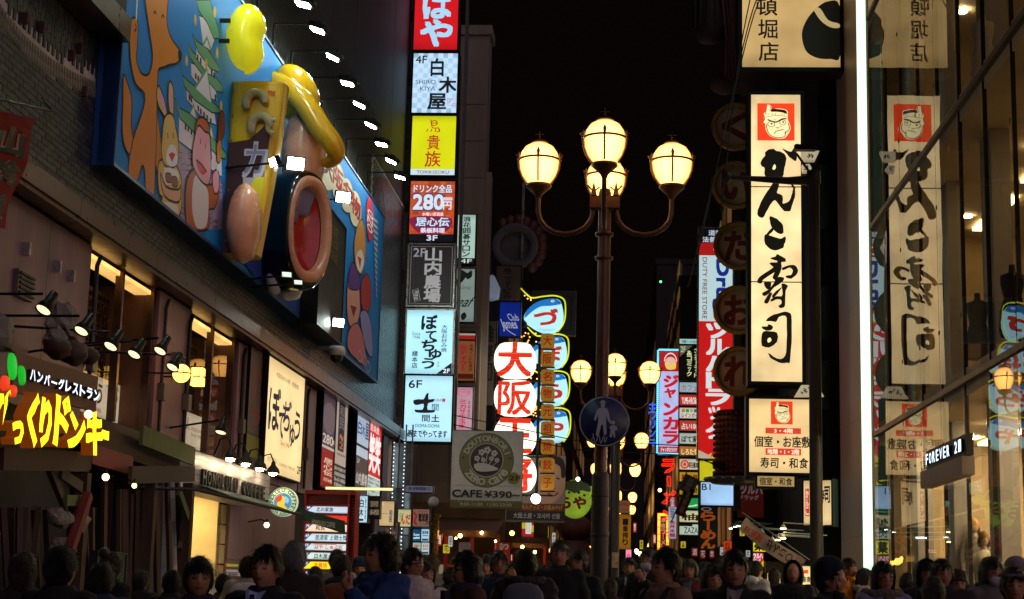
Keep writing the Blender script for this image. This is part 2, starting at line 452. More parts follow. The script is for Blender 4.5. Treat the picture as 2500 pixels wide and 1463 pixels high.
def slab(mb, o, U, V, n, d0, d1, g=0.0, mi=0):
    """box over the rectangle, from d0 to d1 along n, grown by g"""
    u, v = U.normalized() * g, V.normalized() * g
    c = [o - u - v, o + U + u - v, o + U + V + u + v, o + V - u + v]
    vs = [p + n * d0 for p in c] + [p + n * d1 for p in c]
    return mb.add(vs, [(0, 1, 2, 3), (7, 6, 5, 4), (0, 4, 5, 1), (1, 5, 6, 2), (2, 6, 7, 3), (3, 7, 4, 0)], mi)
def rim(mb, o, U, V, n, t, d0, d1, g=0.0, mi=0):
    u, v = U.normalized(), V.normalized(); W_, H_ = U.length, V.length
    o2 = o - u * (g + t) - v * (g + t); W_ += 2 * (g + t); H_ += 2 * (g + t)
    slab(mb, o2, u * W_, v * t, n, d0, d1, 0, mi); slab(mb, o2 + v * (H_ - t), u * W_, v * t, n, d0, d1, 0, mi)
    slab(mb, o2 + v * t, u * t, v * (H_ - 2 * t), n, d0, d1, 0, mi); slab(mb, o2 + v * t + u * (W_ - t), u * t, v * (H_ - 2 * t), n, d0, d1, 0, mi)
    return mb
def sign(name, label, cat, rect, draw, face='#ffffff', es=1.0, th=.25, fr=W, group=None, frame='black_metal', ft=.03, root=None, uneven=.16, seams=(), ps=None, unlit=False, facename='face_panel', extra=None):
    o, U, V, n = rect
    T = Thing(name, label, cat, o + U * .5 + V - n * th * .5, fr, group) if root is None else root
    m = MB(); slab(m, o, U, V, n, -th, 0, ft); T.part('housing', m, B(frame))
    m = MB(); slab(m, o, U, V, n, .002, .012)
    fm = mat('panel_' + face.strip('#'), face, .55, 0, .12, 4, .03) if unlit else lit(face, es, uneven=uneven)
    T.part(facename, m, fm)
    m = MB(); rim(m, o, U, V, n, ft, 0.001, .03, 0); T.part('frame', m, B(frame))
    if draw or seams:
        P = Print(o + n * .012, U, V, n)
        for s_ in seams: P.rect(0, s_ - .002, 1, s_ + .002, '#3a2c18')
        if draw: draw(P)
        T.part('lettering', P.mb, printmat(0 if unlit else (ps if ps is not None else es)))
    if extra: extra(T, o, U, V, n)
    return T
def letter3d(T, ch, bx, fn, dep, face, side, bold=.03, name='letter', rough=0):
    """bx = (a0,b0,a1,b1) in plane coordinates, b downwards; fn(a,b,d)->3D"""
    Vv, F, asp = glyphs(ch, bold, 2); a0, b0, a1, b1 = bx; n = len(Vv)
    pts = []
    for (a, b) in Vv:
        if rough:
            h = noise.noise_vector(Vector((a * 4, b * 4, len(ch) + a0))); a += h.x * rough; b += h.y * rough
        pts.append((a0 + (a1 - a0) * a, b0 + (b1 - b0) * b))
    mb = MB(); mb.add([fn(a, b, dep) for a, b in pts], F, 0)
    cnt = {}
    for f in F:
        for i in range(len(f)):
            e = (f[i], f[(i + 1) % len(f)]); k = tuple(sorted(e)); cnt.setdefault(k, []).append(e)
    vs = [fn(a, b, dep) for a, b in pts] + [fn(a, b, 0) for a, b in pts]
    fs = [(e[0][0], e[0][1], n + e[0][1], n + e[0][0]) for e in cnt.values() if len(e) == 1]
    mb.add(vs, fs, 1)
    T.part(name, mb, [face, side])

# ---------------------------------------------------------------- ground
g = MB(); g.add([(-75, -25, 0), (75, -25, 0), (75, 200, 0), (-75, 200, 0)], [(0, 1, 2, 3)])
single('ground', None, None, g, B('asphalt'), kind='structure', loc=(0, 0, 0))
def pave():
    m = MB(); s = .6
    for i in range(-10, 11):
        for j in range(0, 90):
            m.box(i * s + .006, (i + 1) * s - .006, 6 + j * s + .006, 6 + (j + 1) * s - .006, .002, .02 + .002 * random.random())
    single('paved_street', None, None, m, B('paving'), kind='structure', loc=(0, 6, 0))
pave()

# ================================================================ LEFT BUILDING (frame L)
XW = -7.0
Lx = lambda px, X=XW: L.x(px, 700, X).y            # picture column -> distance along the wall
ZC = L.x(500, 699, -6.72).z                        # top edge of the metal ledge
ZB = L.x(600, 673.6, -6.72).z                      # bottom of the billboard
ZT = L.x(780, 290, -6.72).z                        # top of the billboard
YB0 = L.x(272, 403, -6.72).y; YB1 = L.x(925, 800, -6.72).y
YE = 47.5; YS = 15.5
TB = Thing('commercial_building', 'dark brick and granite building on the left carrying the huge blue billboard', 'building', (XW, 30, 0), L)
m = MB(); m.box(XW - 8, XW - 1.6, YS, YE - .05, 0, 22); m.box(XW - 1.6, XW - .12, YS, YE - .05, ZC - .02, 22)
TB.part('wall', m, B('dark_wall'))
# upper wall, dark stained render with raised panel joints and netting
m = MB()
y = YB0 + .4
while y < YE - 1:
    m.box(XW - .119, XW - .04, y + .01, min(y + 3.0, YE - .3) - .01, ZT + .3, 21.9); y += 3.0
TB.part('render_panel', m, mat('stained_render', '#221a26', .6, 0, .6, .8, .3, streak=True), kind='stuff')
# netting above the billboard
m = MB()
for i in range(70):
    yy = YB0 + 4 + i * .25
    m.tube([(XW + .05, yy, ZT + .2), (XW + .05, yy + 2.4, ZT + 2.6)], .006, 3, cap=False)
    m.tube([(XW + .055, yy + 2.4, ZT + .2), (XW + .055, yy, ZT + 2.6)], .006, 3, cap=False)
TB.part('safety_net', m, mat('net_dark', '#4c4a38', .7, 0, .2, 4, .1), kind='stuff')
# brick facing
bm_ = mat('glazed_brick', '#4c5148', .32, 0, .3, 6, .12)
nt = bm_.node_tree; geo = node(nt, 'ShaderNodeNewGeometry'); oi = node(nt, 'ShaderNodeObjectInfo')
ad = node(nt, 'ShaderNodeMath', operation='ADD'); nt.links.new(geo.outputs['Random Per Island'], ad.inputs[0]); nt.links.new(oi.outputs['Random'], ad.inputs[1])
fr_ = node(nt, 'ShaderNodeMath', operation='FRACT'); nt.links.new(ad.outputs[0], fr_.inputs[0])
rp = node(nt, 'ShaderNodeValToRGB'); rp.color_ramp.elements[0].color = (*lin('#26292c'), 1); rp.color_ramp.elements[1].color = (*lin('#4a4f54'), 1)
e_ = rp.color_ramp.elements.new(.6); e_.color = (*lin('#3e4048'), 1)
nt.links.new(fr_.outputs[0], rp.inputs[0])
mixn = [n_ for n_ in nt.nodes if n_.bl_idname == 'ShaderNodeMix'][0]; nt.links.new(rp.outputs[0], mixn.inputs[6])
m = MB(); m.box(XW - .119, XW - .018, YS, YB0 + .45, ZC - .01, 15.6); m.box(XW - .119, XW - .018, YB0 + .451, YB1 - .3, ZC - .01, ZB + .5); m.box(XW - .119, XW - .018, YB1 - .299, YE - .3, ZC - .01, ZT + 1.6)
TB.part('mortar_bed', m, mat('mortar', '#dcd4c8', .85, 0, .2, 5, .1))
arc = [L.x(a, b, XW) for a, b in ((-60, -60), (0, 35), (55, 105), (120, 160), (180, 196), (240, 222), (275, 232))]
def arcz(y):
    for a, b in zip(arc, arc[1:]):
        if a.y <= y <= b.y: return a.z + (b.z - a.z) * (y - a.y) / (b.y - a.y)
    return 99 if y > arc[-1].y else 99
def bricks():
    lst = []; bl, bh, j = .215, .066, .011
    r = 0; z = ZC + .03
    while z < 15.5:
        y = YS + (r % 2) * (bl + j) / 2
        while y < YE - .4:
            vis = (y < YB0 + .3) or z < ZB + .35 or y > YB1 - .2
            if vis and z < ZT + 1.5:
                if z + bh < arcz(y) - .05: lst.append((y, y + bl, z, z + bh))
            y += bl + j
        z += bh + j; r += 1
    c = 0; y = YS
    while y < YB0 + .2:
        z = 5.5 + (c % 2) * .11
        while z < 15.5:
            if z > arcz(y) + .12 and arcz(y) < 90: lst.append((y, y + bh, z, z + bl))
            z += bl + j
        y += bh + j; c += 1
    return lst
bl_ = bricks()
bl_.sort(key=lambda q: q[0] + (0 if 7 < q[2] < 12.5 else 30))
me_h = MB().box(-.018, .002, 0, .215, 0, .066).build('brick', bm_); mesh_h = me_h.data; bpy.data.objects.remove(me_h)
me_v = MB().box(-.018, .002, 0, .066, 0, .215).build('brick', bm_); mesh_v = me_v.data; bpy.data.objects.remove(me_v)
for (a, b, c, d) in bl_[:300]:
    o = bpy.data.objects.new('brick', mesh_h if b - a > .1 else mesh_v); COL.objects.link(o); o.parent = TB.o
    o.location = Vector((XW + random.uniform(-.002, .003), a, c)) - TB.loc
m = MB()
for (a, b, c, d) in bl_[300:]:
    x = XW + random.uniform(-.002, .004); n_ = len(m.v)
    m.add([(XW - .018, a, c), (x, a, c), (x, b, c), (XW - .018, b, c), (XW - .018, a, d), (x, a, d), (x, b, d), (XW - .018, b, d)],
          [(0, 1, 5, 4), (1, 2, 6, 5), (2, 3, 7, 6), (4, 5, 6, 7), (3, 2, 1, 0)])
TB.part('brick_field', m, bm_, kind='stuff')
m = MB()                                              # pale bricks laid along the arch
pts = []
for a, b in zip(arc, arc[1:]):
    k = max(1, int((b - a).length / .085))
    pts += [a + (b - a) * i / k for i in range(k)]
for i, p in enumerate(pts[:-1]):
    t = (pts[i + 1] - p).normalized(); s_ = Vector((0, -t.z, t.y))
    for q in (0, 1):
        c = p + s_ * (q * .11 - .06); m.add([c + Vector((XW * 0 + .006, 0, 0)) + t * .004 - s_ * .048, c + Vector((.006, 0, 0)) + t * .072 - s_ * .048, c + Vector((.006, 0, 0)) + t * .072 + s_ * .048, c + Vector((.006, 0, 0)) + t * .004 + s_ * .048], [(0, 1, 2, 3)])
TB.part('arch_bricks', m, mat('pale_brick', '#7b7a72', .5, 0, .3, 5, .15), kind='stuff')
# little iron stubs left in the wall
m = MB()
for a, b in ((55, 30), (95, 52), (212, 40), (188, 105), (170, 122), (200, 210)):
    p = L.x(a, b, XW); m.box(XW, XW + .06, p.y, p.y + .05, p.z - .13, p.z)
TB.part('iron_bracket', m, mat('rust', '#5a2f28', .8, 0, .4, 5, .3), kind='stuff')
# metal ledge under the bricks, made of butted lengths
y = YS; k = 0
while y < YE:
    m = MB(); y2 = min(y + 3.2, YE)
    m.box(XW - .1, -6.72, y + .004, y2 - .004, ZC - .24, ZC); m.box(XW - .1, -6.75, y + .004, y2 - .004, ZC - .30, ZC - .2401)
    TB.part('ledge', m, B('bronze_metal')); y = y2
# granite piers and panels
ZG = ZC - .3
def panels(ya, yb, za, zb, hy, hz, x=XW, name='granite_panel', mt='granite', t=.06):
    ny = max(1, round((yb - ya) / hy)); nz = max(1, round((zb - za) / hz)); dy = (yb - ya) / ny; dz = (zb - za) / nz
    for i in range(ny):
        for k in range(nz):
            m = MB(); m.box(x - t, x + random.uniform(-.002, .002), ya + i * dy + .006, ya + (i + 1) * dy - .006, za + k * dz + .006, za + (k + 1) * dz - .006)
            TB.part(name, m, B(mt))
m = MB()
piers = [(YS, Lx(218)), (Lx(392), Lx(474)), (Lx(592), Lx(748)), (Lx(752), Lx(786)), (Lx(852), Lx(864)), (Lx(938), YE - .1)]
for a, b in piers: m.box(XW - 1.6, XW - .062, a, b, 0, ZG)
m.box(XW - 1.6, XW - .3, YS, YE - .1, 0, .3)
TB.part('pier_core', m, B('dark_wall'))
for a, b in piers: panels(a, b, 3.3, ZG - .02, 1.6, 1.6)
panels(Lx(592), Lx(748), .3, 3.29, 1.6, 1.5); panels(Lx(938), YE - .1, .3, 3.29, 1.6, 1.5)
m = MB()                                               # floor band between storeys
m.box(XW - 1.5, XW - .1, YS, YE - .2, 3.1, 3.5); TB.part('floor_band', m, B('brown_wall'))
# anchor fittings on the granite
for a, b in ((54, 602), (130, 645), (164, 668)):
    p = L.x(a, b, XW); m = MB(); m.box(XW + .002, XW + .09, p.y, p.y + .05, p.z - .1, p.z + .05); TB.part('wall_fixture', m, B('steel_bright'))

for px, r_ in ((228, .03), (405, .025), (466, .03), (602, .035), (762, .03), (946, .04)):   # conduits and junction boxes
    yy = Lx(px); m = MB(); m.tube([(XW + .03, yy, 3.4), (XW + .03, yy, ZG - .25), (XW + .03, yy + .12, ZG - .1)], r_, 6); cd_ = TB.part('conduit', m, B('dark_paint'))
    m = MB(); m.box(XW + .005, XW + .1, yy - .09, yy + .09, 4.0, 4.25); TB.part('junction_box', m, B('grey_metal'), parent=cd_)
for px in (30, 430):
    yy = Lx(px); m = MB(); m.box(XW + .003, XW + .06, yy, yy + .5, 4.5, 4.8); v_ = TB.part('air_vent', m, B('grey_metal')); 
    for q in range(5): m = MB(); m.box(XW + .061, XW + .085, yy + .03, yy + .47, 4.53 + q * .055, 4.555 + q * .055); TB.part('vent_slat', m, B('dark_paint'), parent=v_)
# window bays on the upper floor: reveal, lattice, mullions, printed banner behind the glass, cove light
def bay(pa, pb, zb, banner):
    ya, yb = Lx(pa), Lx(pb); zt = ZG - .1
    m = MB(); m.box(XW - 1.6, XW - 1.5, ya, yb, 3.5, ZG); m.box(XW - 1.5, XW - .05, ya, ya + .05, 3.5, ZG); m.box(XW - 1.5, XW - .05, yb - .05, yb, 3.5, ZG)
    TB.part('bay_lining', m, mat('bay_brown', '#6b4630', .6, 0, .3, 3, .1))
    m = MB(); m.box(XW - .35, XW - .1, ya + .06, yb - .06, zt - .02, zt + .04)
    TB.part('cove_light', m, lit('#ffc870', 1.4, uneven=.3))
    n = max(2, round((yb - ya) / 1.4)); dy = (yb - ya - .1) / n
    for i in range(n + 1):
        m = MB(); yy = ya + .05 + i * dy; m.box(XW - .16, XW - .05, yy - .04, yy + .04, 3.5, ZG - .01); TB.part('mullion', m, B('bronze_metal'))
    zl = zb
    for i in range(n):                                   # lattice screens with curled motifs
        y0, y1 = ya + .09 + i * dy, ya + .01 + (i + 1) * dy
        m = MB(); x0, x1 = XW - .75, XW - .70
        m.box(x0, x1, y0, y1, zl, zl + .06); m.box(x0, x1, y0, y1, zt - .12, zt - .06)
        k = 0; z = zl + .1
        while z < zt - .1:
            m.box(x0 + .005, x1 - .005, y0, y1, z, z + .02); z += .16
        c = y0 + .08
        while c < y1: m.box(x0 + .01, x1 - .01, c, c + .02, zl + .06, zt - .12); c += .16
        for q in range(int((y1 - y0) / .32)):
            cy = y0 + .16 + q * .32
            for zz in (zt - .34, zl + .3):
                pts = [(x1 + .012, cy + math.cos(t) * .13 * (1 - t / 9), zz + math.sin(t) * .13 * (1 - t / 9)) for t in [s * .6 for s in range(14)]]
                m.tube(pts, .012, 4, cap=False)
        TB.part('lattice_screen', m, mat('lattice', '#3b2519', .5, 0, .3, 5, .1))
    for i in range(n):
        y0, y1 = ya + .09 + i * dy, ya + .01 + (i + 1) * dy
        m = MB(); m.box(XW - .115, XW - .105, y0, y1, 3.5, zt); TB.part('window_pane', m, glassmat('bay_glass', (1, 1, 1), 1.12))
    if banner:
        z0, z1 = 3.62, zb - .08
        m = MB(); m.box(XW - .5, XW - .47, ya + .06, yb - .06, z0, z1); bo = TB.part('shop_banner', m, lit('#e8d8b8', .42, uneven=.25))
        P = Print((XW - .47, ya + .06, z1), (0, yb - ya - .12, 0), (0, 0, z0 - z1), (1, 0, 0)); banner(P)
        TB.part('banner_print', P.mb, printmat(.35), parent=bo)
def ban1(P):
    P.vtext('ぼ', .03, .02, .2, .5, '#1b1410', .03, .05); P.text('て', .2, .2, .34, .62, '#1b1410', .03, .05); P.text('ぢ', .34, .1, .48, .5, '#1b1410', .03, .05)
    P.text('ゅう', .52, .18, .72, .7, '#1b1410', .03, .05); P.text('Since 1946', .44, .78, .72, .9, '#8c2a20', .01); P.text('鉄板焼', .8, .3, .96, .46, '#8c2a20', .02); P.text('大阪お好み焼', .76, .1, .97, .2, '#4a3020', .01)
def ban2(P):
    P.text('BOTEJYU.', .02, .15, .62, .62, '#22242c', .01); P.text('OKONOMIYAKI', .66, .4, .96, .5, '#8c2a20', .01); P.text('Since 1946', .66, .56, .9, .66, '#8c2a20'); P.text('鉄板焼', .3, .74, .5, .84, '#8c2a20', .02)
bay(220, 390, L.x(385, 935, XW).z, ban1)
bay(476, 590, L.x(560, 1010, XW).z, ban2)

# the big lit okonomiyaki sign
def d_bote(P):
    K = '#1d1a2c'
    P.text('大阪お好み焼・鉄板焼', .2, .095, .82, .145, K, .01)
    P.text('ぼ', .06, .25, .34, .63, K, .035, .06); P.text('て', .32, .43, .46, .66, K, .035, .05); P.text('ぢ', .42, .30, .64, .58, K, .035, .06); P.text('ゅ', .62, .5, .76, .7, K, .04, .05); P.text('う', .74, .36, .9, .62, K, .04, .05)
    P.vtext('本店', .925, .66, .95, .7, '#8c2a20', .01)
    P.text('Since 1946', .38, .685, .62, .73, '#a03a2a', .02)
    P.text('BOTEJYU', .08, .87, .32, .92, '#3a3430', .0); P.text('OKONOMIYAKI・TEPPAN-YAKI', .35, .888, .8, .92, '#3a3430'); P.text('2F', .86, .86, .965, .93, K, .05)
sign('lightbox_sign', 'large cream backlit sign with brush lettering and 2F above the round coffee emblem', 'sign', rect_left(L, 655, 868, 1152, 746, -6.86), d_bote, '#ffdf9e', .92, .12, L, ft=.03, uneven=.12)
# poster strip left of it (mirror-like painted glass)
def d_strip(P):
    P.rect(0, 0, 1, .72, '#6e6566')
    for i, t in enumerate('ペルハラ'): P.text(t, .15, .02 + i * .17, .85, .15 + i * .17, '#a44a44', .05, .03)
    P.rect(0, .74, 1, .9, '#8d8a3c')
m = MB(); zl_ = L.x(222, 0, -6.6).z; m.box(XW + .01, -6.58, YS, YB0 - .02, zl_ - .02, zl_ + .3); TB.part('upper_ledge', m, B('bronze_metal'))
m = MB(); m.box(XW + .012, -6.66, YS, YB0 - .02, zl_ + .301, zl_ + .75); TB.part('upper_ledge', m, B('dark_wall'))
sign('wall_poster', 'narrow grey poster strip with faded red characters left of the large cream sign', 'poster', rect_left(L, 612, 815, 1150, 650, -6.97), d_strip, '#5a5254', 0, .05, L, unlit=True, ft=.01)

# row of window signs further along
def d_280w(P):
    P.rect(0, 0, 1, .62, '#5b4656'); P.rect(0, .62, 1, 1, '#a8201c'); P.ell(.5, .3, .5, .16, '#7d6a74')
    P.text('280', .06, .47, .84, .56, '#f4e8d8', .04); P.text('円', .84, .5, .98, .56, '#f4e8d8', .03); P.rect(.02, .585, .98, .612, '#e8d8c8')
    P.vtext('居心伝', .2, .7, .85, .88, '#f6e6c8', .03, .04); P.text('お好み焼', .2, .9, .85, .94, '#f6e6c8', .02)
def d_watami(P):
    P.rect(0, 0, 1, .74, '#cbb9ae'); P.rect(.28, .1, .78, .6, '#241a1a'); P.vtext('和民', .36, .12, .72, .38, '#8b7a84', .03, .02); P.vtext('~2', .4, .42, .68, .58, '#d87a5a', .03)
    P.text('wa ta mi', .25, .62, .85, .65, '#241a1a', .04); P.rect(0, .75, 1, 1, '#1c1a1e')
    for i in range(4): P.text(['宴会予約承り中', '居食屋和民道頓堀', '06-6214-8800', '営業時間17-3'][i], .06, .77 + i * .055, .94, .81 + i * .055, '#d8d0c8', .02)
def d_shirow(P):
    P.rect(0, 0, 1, .42, '#b5c8dc'); P.vtext('白', .08, .12, .38, .3, '#3a4a8c', .03); P.vtext('木', .4, .14, .66, .3, '#3a4a8c', .03); P.vtext('屋', .68, .1, .95, .32, '#3c3c50', .03); P.rect(0, .4, 1, .43, '#1c2030')
    P.rect(0, .54, 1, 1, '#4a403e'); P.text('2F', .08, .57, .3, .62, '#c8c0b8', .03); P.text('山内農場', .06, .72, .94, .86, '#c8c0b8', .03, .04)
def d_wara(P):
    P.rect(0, 0, 1, .72, '#c3242a'); P.text('居楽屋', .1, .05, .8, .16, '#ffd8d0', .02); P.text('笑笑', .08, .2, .95, .66, '#fff4f0', .05, .05)
    P.rect(0, .72, 1, 1, '#cfe0d8')
    for i in range(5): P.text(['営業時間 平日17時', '翌朝5時まで営業中', '宴会コース二千円', '飲み放題あります', '06-6213-7588'][i], .06, .74 + i * .05, .94, .78 + i * .05, '#20302c', .03)
for nm, lab, xa, ya, yb, xb, dr, fc, es in (
    ('280', 'tall red and plum drinks poster with 280, leftmost of the window signs', 790, 940, 1190, 822, d_280w, '#6a3040', .45),
    ('wata', 'tall pale poster with a black name plate, beside the red and plum drinks poster', 820, 950, 1195, 850, d_watami, '#b0a098', .5),
    ('shiro', 'window sign with blue characters over a brown panel, left of the red window sign', 872, 995, 1212, 902, d_shirow, '#c4d6e6', .7),
    ('wara', 'bright red window sign with white brush characters over a white text panel', 901, 1017, 1215, 932, d_wara, '#d03034', .85)):
    sign('window_sign', lab, 'sign', rect_left(L, xa, ya, yb, xb, -6.95), dr, fc, es, .1, L, 'window signs past the large cream sign', ft=.02)
m = MB(); m.box(XW - 1.5, XW - 1.4, Lx(786), Lx(938), 3.5, ZG); TB.part('dark_recess', m, B('dark_wall'))

# ================================================================ BILLBOARD (frame L)
XB = -6.72
BB = Thing('billboard', 'huge blue billboard on the brick wall with painted animals and a green roofed castle', 'billboard', (XB, 32, ZB), L)
m = MB(); m.box(XW + .01, XB, YB0, YB1, ZB, ZT)
BB.part('panel_box', m, mat('billboard_blue', '#1d4f8c', .4, 0, .08, 2, .02))
def art():
    o = Vector((XB, YB0, ZT)); U = Vector((0, YB1 - YB0, 0)); V = Vector((0, 0, ZB - ZT))
    P = Print(o, U, V, (1, 0, 0), gap=.003); P.step = .00015; P.rect(0, 0, 1, 1, '#1b7ccb')
    def q(a, b):                                       # picture point -> place on the board
        p = L.x(a, b, XB); return ((p.y - o.y) / U.y, (o.z - p.z) / -V.z)
    z3 = lambda pts: [q(230 + a / 2.613, b / 2.613) for a, b in pts]
    OL = '#1c1210'
    def shp(pts, c, ol=.035, sm=3):
        s = smooth_poly(z3(pts), sm); P.poly(s, c); 
        if ol: P.line(s, ol, OL, closed=True)
    # castle in the distance
    G1, Wt, ST = '#5f9a74', '#d6cfdf', '#a58fb0'
    shp([(530, 905), (620, 975), (700, 1100), (790, 1120), (815, 1180), (820, 1463), (610, 1463), (520, 1360), (525, 1080)], ST, 0, 1)
    random.seed(3)
    P.step = 0
    for i in range(75):                                # rounded wall stones
        a = random.uniform(535, 805); b = random.uniform(960, 1440)
        if b < 905 + (a - 530) * .8: continue
        s_ = 20; P.line(z3([(a - s_, b - 8), (a - 4, b - s_), (a + s_, b - 12), (a + s_ * .8, b + s_), (a - s_ * .7, b + s_)]), .014, '#6b5572', closed=True)
    P.d += .0003; P.step = .00015
    def tier(w, g):
        shp(w, Wt, .02, 1); shp(g, G1, .022, 1)
    tier([(540, 720), (640, 800), (780, 960), (812, 1010), (812, 1130), (740, 1080), (630, 970), (538, 900)],
         [(512, 618), (545, 690), (620, 730), (740, 860), (845, 985), (835, 1015), (800, 1010), (640, 850), (545, 755)])
    tier([(585, 560), (650, 600), (760, 700), (778, 800), (700, 770), (590, 640)],
         [(560, 480), (600, 520), (700, 600), (805, 700), (800, 722), (750, 720), (640, 640), (575, 555)])
    tier([(615, 400), (680, 430), (770, 530), (780, 650), (700, 600), (618, 490)],
         [(590, 270), (625, 330), (700, 400), (815, 545), (818, 590), (780, 585), (690, 480), (610, 370)])
    tier([(650, 300), (700, 330), (765, 400), (765, 490), (720, 470), (648, 370)],
         [(622, 215), (650, 260), (720, 310), (795, 430), (790, 462), (740, 440), (660, 330)])
    tier([(668, 100), (740, 130), (770, 240), (740, 330), (690, 280)],
         [(650, 0), (735, 0), (790, 190), (795, 245), (760, 248), (720, 150), (665, 70)])
    for a, b in ((575, 790), (593, 800), (612, 820), (652, 345), (672, 365), (742, 440), (757, 460), (640, 465), (655, 480), (600, 600), (612, 612), (765, 600), (655, 670), (672, 690), (692, 710), (712, 730), (735, 750)):
        P.poly(z3([(a, b), (a + 10, b + 9), (a + 10, b + 45), (a, b + 36)]), '#2a2430')
    for a, b in ((640, 90), (780, 300), (585, 350), (710, 370), (805, 640), (765, 40)):
        P.poly(smooth_poly(z3([(a, b), (a + 9, b + 30), (a + 4, b + 75), (a - 6, b + 60), (a - 8, b + 30)]), 2), '#d8b444')
    for c in ([(640, 560), (715, 440), (745, 660)], [(690, 290), (715, 240), (740, 320)], [(605, 720), (630, 670), (650, 760)], [(728, 850), (742, 800), (760, 890)]):
        P.poly(z3(c), Wt); P.line(z3([c[0], c[1], c[2]]), .06, G1)
    # tall orange long-snouted animal
    O = '#d2812c'
    shp([(182, 480), (210, 540), (235, 640), (232, 800), (250, 930), (225, 985), (195, 950), (175, 850), (178, 640)], O)
    shp([(325, -60), (460, -60), (458, 120), (480, 230), (540, 320), (552, 365), (520, 405), (475, 415), (440, 430), (405, 445), (400, 520), (395, 680), (415, 850), (430, 1040), (400, 1110), (385, 1060), (375, 1280), (328, 1240), (318, 1100), (300, 1060), (262, 1170), (212, 1110), (240, 900), (300, 720), (318, 605), (262, 540), (232, 420), (220, 260), (228, 140), (250, 112), (275, 150), (270, 290), (265, 380), (290, 460), (330, 480), (355, 440), (368, 350), (345, 180)], O)
    P.poly(smooth_poly(z3([(530, 325), (552, 330), (550, 390), (533, 380)]), 3), OL)
    for pts in ([(374, 95), (380, 72), (392, 90)], [(424, 118), (432, 96), (442, 112)], [(258, 150), (262, 185), (250, 200)], [(395, 680), (392, 860), (385, 1060)]): P.line(z3(pts), .03, OL, sm=3)
    P.line(z3([(270, -40), (262, 130)]), .05, '#e8e4e0'); 
    for pts in ([(540, 320), (530, 262)], [(548, 320), (552, 270)], [(540, 395), (535, 448)], [(548, 395), (552, 450)]): P.line(z3(pts), .012, OL)
    # cream long-eared animal with a basket
    Y1 = '#d8b45c'
    shp([(402, 545), (392, 610), (405, 680), (440, 740), (455, 760), (460, 720), (430, 600)], Y1); shp([(470, 540), (480, 520), (498, 560), (502, 660), (498, 740), (478, 730), (466, 640)], Y1)
    P.poly(smooth_poly(z3([(410, 570), (405, 620), (425, 680), (450, 720), (440, 640)]), 3), '#d99ab4'); P.poly(smooth_poly(z3([(478, 560), (490, 600), (492, 690), (478, 690)]), 3), '#d99ab4')
    shp([(405, 1040), (400, 1150), (410, 1240), (430, 1260), (415, 1300), (440, 1360), (480, 1400), (520, 1400), (550, 1330), (552, 1160), (520, 1060), (440, 1020)], Y1)
    shp([(440, 760), (470, 722), (500, 745), (515, 820), (530, 900), (530, 1030), (490, 1070), (440, 1050), (422, 960), (428, 860)], Y1)
    P.poly(smooth_poly(z3([(460, 960), (485, 920), (515, 950), (525, 1040), (490, 1064), (455, 1030)]), 3), '#e8e0e4')
    P.poly(z3([(468, 985), (490, 970), (512, 985), (490, 1035)]), '#c8322c')
    for a in (462, 496): P.line(z3([(a, 848), (a + 2, 885)]), .035, OL)
    P.poly(smooth_poly(z3([(440, 1070), (520, 1090), (530, 1150), (450, 1180)]), 2), '#e4dcd8')
    shp([(415, 1100), (450, 1190), (530, 1210), (545, 1180), (535, 1290), (440, 1250)], '#dba27c')
    shp([(448, 1110), (480, 1110), (490, 1160), (455, 1160)], '#8c4a2c', .02); shp([(490, 1130), (520, 1135), (525, 1190), (492, 1185)], '#8c4a2c', .02)
    shp([(430, 1290), (520, 1310), (520, 1380), (440, 1330)], '#e4dcd8', 0)
    # brown round-faced animal with a sweet on a stick
    Bn = '#b05a28'
    shp([(640, 1080), (600, 1110), (575, 1220), (580, 1400), (600, 1463), (720, 1463), (725, 1340), (760, 1330), (790, 1230), (770, 1160), (730, 1180), (680, 1140)], Bn)
    P.poly(smooth_poly(z3([(640, 1120), (690, 1170), (722, 1240), (715, 1420), (680, 1460), (640, 1440), (618, 1330), (620, 1200)]), 3), '#e0d4dc')
    shp([(650, 770), (690, 750), (725, 800), (735, 900), (735, 1040), (640, 900)], Bn)
    shp([(640, 850), (660, 800), (700, 840), (728, 860), (735, 960), (738, 1090), (720, 1180), (670, 1150), (625, 1060), (620, 960)], '#dd94a8')
    P.poly(smooth_poly(z3([(645, 1030), (680, 1045), (708, 1095), (685, 1118), (660, 1090)]), 2), '#c8282c'); P.line(z3([(642, 1022), (670, 1042), (712, 1098)]), .03, OL, sm=2)
    for a in (670, 702): P.line(z3([(a, 885 + (a - 670)), (a, 920 + (a - 670))]), .03, OL)
    shp([(750, 1110), (770, 1085), (790, 1120), (785, 1220), (762, 1235), (748, 1180)], '#dd94a8')
    P.line(z3([(788, 1020), (775, 1100)]), .04, '#e8e4e0')
    shp([(790, 740), (805, 705), (825, 740), (825, 850), (805, 900), (800, 1020), (780, 1040), (775, 960), (780, 850)], '#6b3418', .02); P.poly(smooth_poly(z3([(778, 920), (803, 900), (800, 1020), (782, 1030), (776, 980)]), 2), '#b87834')
    # right-hand end: round banners of characters, round-faced animals, striped tower
    r = lambda pts: [q(a, b) for a, b in pts]
